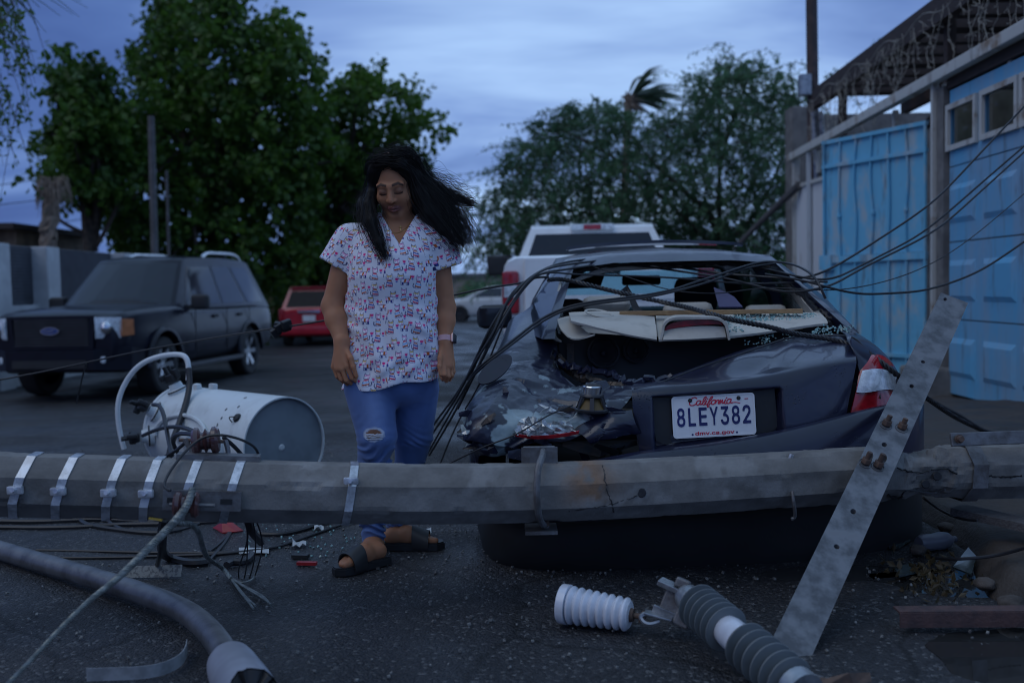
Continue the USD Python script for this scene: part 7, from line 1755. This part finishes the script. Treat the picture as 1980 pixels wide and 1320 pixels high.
# colours of the skin, brows, lids, lips
loc = (V - hc) @ Rh
cs = np.tile(np.array([.37, .168, .088]), (len(V), 1)) * (0.9 + .2 * meshkit.fbm(V * 30, 3, 2))[:, None]
head = (np.abs(loc) < [.1, .13, .14]).all(1)
def paint(mask, col, w=1.0):
    global cs
    m = (np.clip(mask, 0, 1) * head * w)[:, None]; cs = cs * (1 - m) + np.array(col) * m
x_, y_, z_ = loc.T; frontm = (y_ < -.055)
ax_abs = np.abs(x_)
brow = .0245 + .004 * np.clip((ax_abs - .012) / .02, 0, 1) - .010 * np.clip((ax_abs - .036) / .018, 0, 1)
paint(frontm * (ax_abs > .011) * (ax_abs < .054) * smooth01(1.8 - np.abs(z_ - brow) / .0036), (.018, .012, .010), .92)
lash = -.0075 - .0028 * (1 - ((ax_abs - .031) / .016) ** 2)
paint(frontm * (np.abs(ax_abs - .031) < .0165) * smooth01(1.7 - np.abs(z_ - lash) / .0026), (.012, .008, .008), .95)
paint(frontm * smooth01(1.4 - np.hypot((ax_abs - .031) / .020, (z_ - .002) / .011)), (.12, .062, .045), .65)
lipu = (z_ < -.0575 + .002 * (ax_abs > .006)) & (z_ > -.0825)
paint(frontm * lipu * smooth01(1.9 - np.hypot(x_ / .0235, (z_ + .0695) / .0120)), (.20, .075, .068), .85)
paint(frontm * (ax_abs < .021) * smooth01(1.6 - np.abs(z_ + .0680) / .0016), (.03, .012, .012), .9)
paint(frontm * smooth01(1.3 - np.hypot((ax_abs - .0068) / .0042, (z_ + .0415) / .0026)), (.03, .015, .012), .8)
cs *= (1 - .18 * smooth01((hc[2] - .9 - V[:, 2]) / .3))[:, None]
her.part('body', (V, Fc), SKIN, cd=cs, smooth=True)

# printed top
FS = Field([J(590, 400)[0], 3.70, .60], [J(920, 400)[0], 4.16, 1.40], .005)
f, lo, hi = sect(TORSO, .004); FS.add(f, lo, hi, .02)
def sleeve(A, end, r0, r1):
    d = end - A; L = np.linalg.norm(d); d /= L
    FS.cone(A, end + d * .03, r0, r1, .035)
    return end, d
sr_ = sleeve(J(676, 464, 3.945), J(646, 514, 3.94), .064, .064); sl_ = sleeve(J(848, 460, 3.955), J(866, 517, 3.955), .064, .060)
g_ = np.stack(np.meshgrid(*[FS.lo[k] + FS.h * np.arange(FS.n[k]) for k in range(3)], indexing='ij'), -1)
for e, d in (sr_, sl_):
    far = (np.linalg.norm(g_ - e, axis=-1) < .13)
    cutd = (g_ - e) @ d
    outer = (g_[..., 0] < J(672, 500)[0]) if e[0] < hips[0] else (g_[..., 0] > J(842, 500)[0])
    FS.d = np.where(far & outer, np.maximum(FS.d, cutd), FS.d)
# folds of the cloth
zz = g_[..., 2]; xx = g_[..., 0] - hips[0]
fold_ = .0075 * np.sin(xx * 55 + 3.5 * np.sin(zz * 8)) * smooth01((1.12 - zz) / .25) + .020 * (meshkit.fbm(g_ * [9, 9, 5], 3, 6) - .5) + .004 * np.sin((zz + xx * .5) * 95) * np.exp(-((zz - .93) / .07) ** 2) * smooth01((np.abs(xx) - .05) / .08) + .004 * np.sin((zz - xx * .8) * 80) * np.exp(-((zz - .76) / .05) ** 2)
FS.d = FS.d + fold_.astype(np.float32)
hemz = .690 + .012 * np.sin((xx - .02) * 9) + .006 * np.sin(xx * 31) + xx * .05
FS.d = np.maximum(FS.d, hemz - zz)
# V neck cut
vb = J(777, 472, 3.80)[2]; vt = J(770, 405, 3.9)[2]; vx = J(776, 470)[0]
wv_ = np.clip((zz - vb) / (vt - vb), 0, 1.4) * .078
vcut = np.maximum(np.maximum(np.abs(g_[..., 0] - vx + .010 * np.clip((zz - vb) / (vt - vb), 0, 1)) - wv_, vb - zz), g_[..., 1] - 3.96)
FS.d = np.maximum(FS.d, -vcut)
FS.d = np.maximum(FS.d, -(np.linalg.norm((g_ - nb - [0, 0, .05]) / [1, 1, 1.6], axis=-1) - .066))
del g_
Vs, Fs_ = taubin(FS.mesh(), 4)
Vs, Fs_ = trimesh.remesh.subdivide(Vs, Fs_)
# the print: little striped cats and tulips, drawn once and repeated
from PIL import Image, ImageDraw
S_ = 10                                                             # pixels per 2.5 mm
def print_tile():
    W_, H_ = 0.21, 0.21; k = 4000
    im = Image.new('RGB', (int(W_ * k), int(H_ * k)), (217, 217, 226)); dr = ImageDraw.Draw(im)
    NAVYC, OR, RE, YE, LB, PK, BL = (22, 24, 86), (196, 92, 42), (206, 34, 74), (222, 178, 70), (120, 178, 226), (238, 150, 196), (40, 52, 150)
    def cat(cx, cy, kind, flip=1):
        X = lambda x: (cx + flip * x) * k; Y = lambda y: (H_ - (cy + y)) * k
        lw = int(.0022 * k)
        def poly(pts, fill, out=NAVYC):
            q = [(X(x), Y(y)) for x, y in pts]; dr.polygon(q, fill=fill); 
            if out: dr.line(q + [q[0]], fill=out, width=lw)
        def wrap(pts):
            for ox in (-W_, 0, W_):
                for oy in (-H_, 0, H_): yield ox, oy
        for ox in (-W_, 0, W_):
            for oy in (-H_, 0, H_):
                X = lambda x: (cx + ox + flip * x) * k; Y = lambda y: (H_ - (cy + oy + y)) * k
                if kind < 2:                                            # sitting
                    dr.line([(X(x), Y(y)) for x, y in ((.014, .004), (.024, .003), (.027, .010), (.024, .022))], fill=NAVYC, width=int(.004 * k))
                    body = [(-.013, 0), (.014, 0), (.016, .012), (.010, .030), (-.008, .030), (-.014, .012)]
                    poly(body, (236, 232, 240))
                    c1, c2, c3 = ((OR, BL, RE), (RE, LB, OR))[kind]
                    poly([(-.010, .024), (.011, .027), (.010, .031), (-.008, .031)], c1, None)
                    poly([(-.013, .012), (.013, .018), (.012, .024), (-.011, .018)], c2, None)
                    poly([(-.013, .002), (.014, .006), (.015, .013), (-.013, .008)], c3, None)
                    for lx in (-.004, .004): dr.line([(X(lx), Y(0)), (X(lx), Y(.010))], fill=NAVYC, width=lw)
                    hy = .042; hx = 0
                else:                                                   # walking
                    dr.line([(X(x), Y(y)) for x, y in ((.020, .020), (.027, .030), (.028, .044))], fill=OR, width=int(.005 * k))
                    poly([(-.018, .010), (.021, .010), (.022, .026), (-.016, .026)], (236, 232, 240))
                    poly([(-.004, .012), (.006, .012), (.010, .026), (.0, .026)], OR, None)
                    poly([(.012, .011), (.021, .011), (.022, .020), (.014, .022)], PK, None)
                    for lx in (-.015, -.008, .012, .019):
                        poly([(lx - .003, 0), (lx + .003, 0), (lx + .003, .011), (lx - .003, .011)], BL if lx in (-.008, .019) else (236, 232, 240))
                    hy = .034; hx = -.018
                poly([(hx - .012, hy - .008), (hx + .012, hy - .008), (hx + .014, hy + .004), (hx + .012, hy + .018), (hx + .005, hy + .009), (hx - .005, hy + .009), (hx - .012, hy + .018), (hx - .014, hy + .004)], (240, 238, 242))
                poly([(hx - .011, hy + .004), (hx + .011, hy + .004), (hx + .011, hy + .012), (hx + .005, hy + .008), (hx - .005, hy + .008), (hx - .011, hy + .012)], (YE, PK, YE)[kind], None)
                poly([(hx + .003, hy - .006), (hx + .010, hy - .006), (hx + .010, hy - .001), (hx + .003, hy - .001)], PK, None)
                for ex in (-.006, .005): dr.ellipse([X(hx + ex) - 5, Y(hy + .001) - 5, X(hx + ex) + 5, Y(hy + .001) + 5], fill=NAVYC)
    def tulip(cx, cy):
        for ox in (-W_, 0, W_):
            for oy in (-H_, 0, H_):
                X = lambda x: (cx + ox + x) * k; Y = lambda y: (H_ - (cy + oy + y)) * k
                dr.polygon([(X(x), Y(y)) for x, y in ((-.007, .012), (0, .009), (.007, .012), (.008, .022), (.003, .018), (0, .023), (-.003, .018), (-.008, .022))], fill=(220, 36, 120))
                dr.polygon([(X(x), Y(y)) for x, y in ((-.007, .007), (0, 0), (.007, .007), (.001, .006), (0, .010), (-.001, .006))], fill=(50, 56, 160))
    r = random.Random(4)
    for a, (cx, cy) in enumerate(((.025, .012), (.095, .020), (.165, .008), (.060, .082), (.130, .088), (.195, .076), (.022, .150), (.094, .156), (.160, .146))):
        cat(cx, cy, (0, 2, 1, 1, 0, 2, 2, 1, 0)[a], 1 if a % 2 else -1)
    for cx, cy in ((.058, .030), (.132, .044), (.196, .034), (.026, .098), (.096, .110), (.165, .104), (.060, .164), (.129, .172), (.190, .168), (.100, .072)):
        tulip(cx, cy)
    im = im.resize((int(W_ * 800), int(H_ * 800)), Image.LANCZOS)
    return np.asarray(im).astype(float) / 255, W_, H_
tile, tw_, th_ = print_tile()
tile = np.where(tile <= .04045, tile / 12.92, ((tile + .055) / 1.055) ** 2.4)
ux = Vs[:, 0] - hips[0]; uy = Vs[:, 1] - 3.935
th = np.arctan2(ux, -uy * 1.3); U = th * .20; Wv = Vs[:, 2].copy()
for A, e in ((RA, sr_), (LA_, sl_)):
    out_ = (Vs[:, 0] < J(676, 500)[0]) if e[0][0] < hips[0] else (Vs[:, 0] > J(838, 500)[0])
    out_ &= Vs[:, 2] > e[0][2] - .02
    q = Vs - e[0]; al = q @ e[1]; pr_ = np.cross(e[1], [0, 1, 0]); pr_ /= np.linalg.norm(pr_)
    a2 = np.arctan2(q @ pr_, -(q[:, 1] - (al * e[1][1])))
    U = np.where(out_, a2 * .066 + .03, U); Wv = np.where(out_, -al + .05, Wv)
U = U + .006 * (meshkit.fbm(Vs * 9, 2, 5) - .5); Wv = Wv + .02 * (meshkit.fbm(Vs * [7, 3, 2], 2, 8) - .5) + .035 * np.floor(U / (tw_ * .84)) 
iu = (U / (tw_ * .84)) % 1 * tile.shape[1]; iv = (1 - (Wv / (th_ * .84)) % 1) * tile.shape[0]
from scipy.ndimage import map_coordinates
cdS = np.stack([map_coordinates(tile[..., c], [iv, iu], order=1, mode='grid-wrap') for c in range(3)], 1)
her.part('printed_top', (Vs, Fs_), SHIRT, cd=cdS, smooth=True)
vcl = [J(726, 412, 3.955), J(738, 432, 3.885), J(757, 455, 3.822), J(777, 474, 3.803), J(791, 455, 3.815), J(806, 432, 3.875), J(816, 410, 3.95)]

# jeans
FJ = Field([J(640, 700)[0], 3.70, .03], [J(870, 700)[0], 4.30, .80], .0048)
for L_, r, he in ((LEGR, (.098, .0765, .0625, .0475, .046), J(720, 1046, 3.92)[2]), (LEGL, (.094, .074, .060, .0460, .045), J(766, 1016, 4.11)[2])):
    for i in range(4):
        a_, b_ = L_[i], L_[i + 1]; FJ.cone(a_, b_, r[i], r[i + 1], .012)
FJ.ell(J(757, 738, 3.94), (.178, .115, .10), None, .03)
g_ = np.stack(np.meshgrid(*[FJ.lo[k] + FJ.h * np.arange(FJ.n[k]) for k in range(3)], indexing='ij'), -1)
kz = J(725, 878)[2]
wr = np.exp(-((g_[..., 2] - kz) / .055) ** 2) + 1.1 * np.exp(-((g_[..., 2] - .15) / .10) ** 2) + .06
FJ.d += (wr * (.0075 * np.sin(g_[..., 2] * 190 + 7 * np.sin(g_[..., 0] * 26 + g_[..., 2] * 9) + g_[..., 1] * 25) * smooth01((meshkit.fbm(g_ * [8, 8, 20], 2, 12) - .35) / .25) + .006 * (meshkit.fbm(g_ * [12, 12, 26], 2, 3) - .5))).astype(np.float32)
mid = J(770, 900)[0]
hemR, hemL = J(720, 1048, 3.90)[2], J(766, 1019, 4.10)[2]
lower = np.where((g_[..., 1] < 4.02), hemR, hemL)
FJ.d = np.maximum(FJ.d, np.where(g_[..., 2] < .25, lower - g_[..., 2], FJ.d))
del g_
Vj, Fj = taubin(FJ.mesh(), 3)
cj = np.array([.080, .135, .30]) * (0.85 + .35 * meshkit.fbm(Vj * [40, 40, 12], 3, 3))[:, None]
th_c = J(725, 790, 3.8)
fade = np.exp(-(((Vj[:, 0] - th_c[0]) / .045) ** 2) - ((Vj[:, 2] - th_c[2]) / .13) ** 2) * (Vj[:, 1] < 3.9)
cj = cj * (1 - .55 * fade[:, None]) + np.array([.20, .28, .48]) * .55 * fade[:, None]
fade2 = np.exp(-(((Vj[:, 0] - J(800, 790)[0]) / .035) ** 2) - ((Vj[:, 2] - th_c[2]) / .13) ** 2) * (Vj[:, 1] < 3.95)
cj = cj * (1 - .25 * fade2[:, None]) + np.array([.10, .16, .36]) * .25 * fade2[:, None]
rc = J(725, 838, 3.82); e_ = np.hypot((Vj[:, 0] - rc[0]) / .036, (Vj[:, 2] - rc[2]) / .024) + .35 * (meshkit.fbm(Vj * 90, 2, 9) - .5)
on = (Vj[:, 1] < 3.9)
halo = on * smooth01((1.22 - e_) / .14); cj = cj * (1 - .85 * halo[:, None]) + np.array([.42, .47, .56]) * .85 * halo[:, None]
hole = on * smooth01((.92 - e_) / .12); cj = cj * (1 - hole[:, None]) + np.array([.16, .08, .05]) * hole[:, None]
her.part('jeans', (Vj, Fj), DENIM, cd=cj, smooth=True)
near_ = (Vj[:, 0] > rc[0] - .05) & (Vj[:, 0] < rc[0] + .05) & (np.abs(Vj[:, 2] - rc[2]) < .03) & on
vn = Vj[near_]
thr = mat('white_threads', (.55, .58, .64), .8)
rng = np.random.default_rng(3)
def onleg(x, z):
    k = np.argsort((vn[:, 0] - x) ** 2 + (vn[:, 2] - z) ** 2)[:4]; return np.array([x, vn[k, 1].min() - .002, z])
for dz_ in (-.0155, -.010, -.0065, -.001, .003):
    her.part('thread', tube([onleg(rc[0] + t, rc[2] + dz_ + rng.normal(0, .0012)) for t in np.linspace(-.034, .034, 8)], .0013, 4), thr)
# slides
def slide(fr, seed):
    b, d, q, L = fr; z0 = b.copy(); z0[2] = 0
    M = np.eye(4); M[:3, 0], M[:3, 1], M[:3, 2], M[:3, 3] = d, q * seed, (0, 0, 1), z0
    out_ = Polygon([(-.012, -.028), (-.012, .028), (.05, .034), (.5 * L, .036), (.75 * L, .047), (.95 * L, .042), (1.06 * L, .012), (1.02 * L, -.020), (.85 * L, -.044), (.5 * L, -.036), (.05, -.034)]).buffer(.008).buffer(-.003)
    s = her.part('slide_sole', xf(join(extrude(out_, .024), extrude(out_.buffer(-.004), .006, z0=.0235)), M), TRIM, smooth=30)
    rows = []
    for u in np.linspace(.50, .80, 9):
        hh = .082 - .085 * (u - .5) ; w_ = .047 + .012 * (u - .5) / .3
        rows.append([(u * L + .018 * abs(t) * 0, w_ * math.cos(a), .012 + hh * max(0, math.sin(a)) ** .75) for t, a in zip(np.linspace(-1, 1, 20), np.linspace(-.05, math.pi + .05, 20))])
    her.part('slide_strap', xf(thick(np.array(rows), .005), M), TRIM, parent=s, smooth=50)
slide(fr_, 1); slide(fl_, -1)
# watch, chain, earring
PINK = mat('pink_strap', (.58, .34, .36), .6, var=.05)
wc_ = LA_[2] + (LA_[1] - LA_[2]) * .03; wd = (LA_[1] - LA_[2]) / np.linalg.norm(LA_[1] - LA_[2])
WM = framez(wc_, wd, (1, -.35, 0))
bandp = her.part('watch_strap', lathe([(.0285, -.011), (.031, -.011), (.031, .011), (.0285, .011)], 30, WM), PINK)
her.part('watch_case', xf(box((.012, .034, .038), (.034, 0, 0), r=.005), WM), mat('rose_metal', (.6, .40, .36), .25, metal=.9), parent=bandp)
her.part('watch_screen', xf(box((.004, .030, .034), (.0405, 0, 0), r=.0018), WM), DKGLASS, parent=bandp)
GOLD = mat('gold', (.70, .46, .16), .25, metal=1.0)
ch = [J(734, 440, 3.90), J(745, 446, 3.862), J(760, 451, 3.838), J(775, 449, 3.834), J(786, 440, 3.855), J(794, 431, 3.89)]
chn_ = her.part('neck_chain', tube(spline(ch, 30), .0016, 5), GOLD)
her.part('pendant', join(tube([J(774, 437, 3.838), J(774, 446, 3.832)], .0016, 5), tube([J(771, 440, 3.834), J(778, 440, 3.834)], .0016, 5)), GOLD, parent=chn_)
for s in (-1, 1): her.part('earring', lathe([(.0005, .006), (.004, .004), (.005, 0), (.003, -.004), (.0005, -.006)], 10, frame(H(s * .080, .006, -.046), (1, 0, 0), (0, 0, 1))), GOLD)

# hair: a dense mass with loose strands
FH = Field(J(640, 260) - [0, .35, .55], J(960, 250) + [0, .35, .10], .005)
FH.ell(H(0, .026, .040), (.079, .098, .076), Rh, .02)
FH.ell(H(0, .058, -.02), (.085, .070, .10), Rh, .02)
def lock(pts, rs, k=.02):
    for i in range(len(pts) - 1): FH.cone(pts[i], pts[i + 1], rs[i], rs[i + 1], k)
lock([H(-.060, -.030, .070), H(-.082, -.018, .0), J(713, 395, 3.87), J(716, 430, 3.83), J(733, 470, 3.80), J(746, 496, 3.79)], (.030, .021, .022, .023, .013, .004))
lock([H(-.08, .03, .0), J(708, 400, 3.95), J(712, 440, 3.90)], (.03, .036, .02))
lock([H(.045, -.030, .085), H(.080, -.012, .025), J(812, 375, 3.90), J(832, 415, 3.90), J(858, 445, 3.90), J(884, 470, 3.90)], (.034, .030, .032, .034, .022, .004))
lock([H(.07, .03, .03), J(820, 360, 3.98), J(852, 395, 3.99), J(880, 440, 3.98), J(896, 478, 3.97)], (.046, .044, .034, .020, .004))
lock([H(.072, .03, .03), J(824, 360, 4.0), J(856, 382, 4.02), J(886, 397, 4.02)], (.038, .028, .014, .004))
lock([J(800, 400, 3.97), J(835, 430, 3.96), J(862, 465, 3.95)], (.034, .030, .006))
# keep the face clear
FH.ell(H(.002, -.092, -.034), (.0645, .088, .122), Rh, .010, sub=True)
g_ = np.stack(np.meshgrid(*[FH.lo[k] + FH.h * np.arange(FH.n[k]) for k in range(3)], indexing='ij'), -1)
FH.d += (.010 * (meshkit.fbm(((g_ - hc) @ Rh) * [60, 60, 12], 3, 5) - .5)).astype(np.float32); del g_
hair = her.part('hair', taubin(FH.mesh(), 2), HAIRM, smooth=True)
rng = np.random.default_rng(12)
paths, wid = [], []
def strands(n, ctrl, spread, r=(.0009, .0004), jit=.012):
    for _ in range(n):
        o = rng.normal(0, 1, 3); pts = [np.array(c) + o * s + rng.normal(0, jit * .35, 3) * (i > 0) for i, (c, s) in enumerate(zip(ctrl, spread))]
        q = spline(pts, 14); paths.append(q); wid.append(np.linspace(r[0], r[1], 14) * 2)
part_ = H(-.012, -.036, .104)
strands(200, [part_, H(-.062, -.034, .075), H(-.083, -.022, .0), J(712, 400, 3.865), J(722, 445, 3.82), J(745, 500, 3.79)], (.012, .012, .010, .016, .018, .010))
strands(120, [part_, H(-.07, -.02, .09), H(-.094, .01, .0), J(705, 405, 3.93), J(708, 450, 3.88)], (.014, .014, .012, .018, .016))
strands(260, [part_, H(.058, -.032, .084), H(.086, -.015, .03), J(818, 372, 3.90), J(850, 420, 3.90), J(892, 474, 3.90)], (.012, .014, .014, .026, .030, .022))
strands(300, [H(0, -.02, .110), H(.07, .0, .10), H(.088, .03, .02), J(834, 368, 3.97), J(872, 410, 3.98), J(902, 462, 3.97)], (.016, .016, .016, .024, .028, .028))
strands(200, [H(0, .02, .110), H(.08, .03, .075), J(815, 358, 3.99), J(852, 374, 4.0), J(885, 385, 4.0), J(914, 393, 4.0)], (.016, .016, .018, .016, .014, .010), jit=.016)
strands(90, [H(.05, .02, .10), H(.09, .03, .04), J(828, 350, 4.0), J(858, 362, 4.0), J(884, 372, 4.0), J(905, 380, 4.0)], (.02, .02, .022, .03, .02, .022), (.0007, .0003), .03)
strands(40, [J(850, 400, 3.98), J(880, 420, 3.98), J(892, 450, 3.98), J(880, 490, 3.97)], (.03, .03, .03, .02), (.0007, .0003), .03)
strands(60, [H(0, -.01, .110), H(-.05, .0, .125), H(-.092, .02, .05), J(712, 380, 3.95), J(700, 410, 3.93)], (.02, .02, .014, .018, .02), (.0007, .0003), .02)
strands(14, [J(715, 405, 3.95), J(700, 412, 3.95), J(680, 410, 3.95), J(660, 398, 3.95)], (.008, .010, .010, .008), (.0006, .0003), .012)
strands(26, [H(0, .02, .112), H(.05, .02, .116), J(815, 332, 4.0), J(840, 345, 4.0)], (.02, .02, .02, .03), (.0006, .0003), .02)
hp = free(her.path + '/hair_strands')
bc = UsdGeom.BasisCurves.Define(stage, hp)
bc.CreateTypeAttr('linear'); bc.CreateCurveVertexCountsAttr(Vt.IntArray([14] * len(paths)))
bc.CreatePointsAttr(Vt.Vec3fArray.FromNumpy((np.vstack(paths) - her.at).astype(np.float32))); bc.CreateWidthsAttr(Vt.FloatArray.FromNumpy(np.concatenate(wid).astype(np.float32))); bc.SetWidthsInterpolation('vertex')
UsdShade.MaterialBindingAPI.Apply(bc.GetPrim()).Bind(HAIRM)
bc.GetPrim().SetCustomDataByKey('kind', 'stuff')
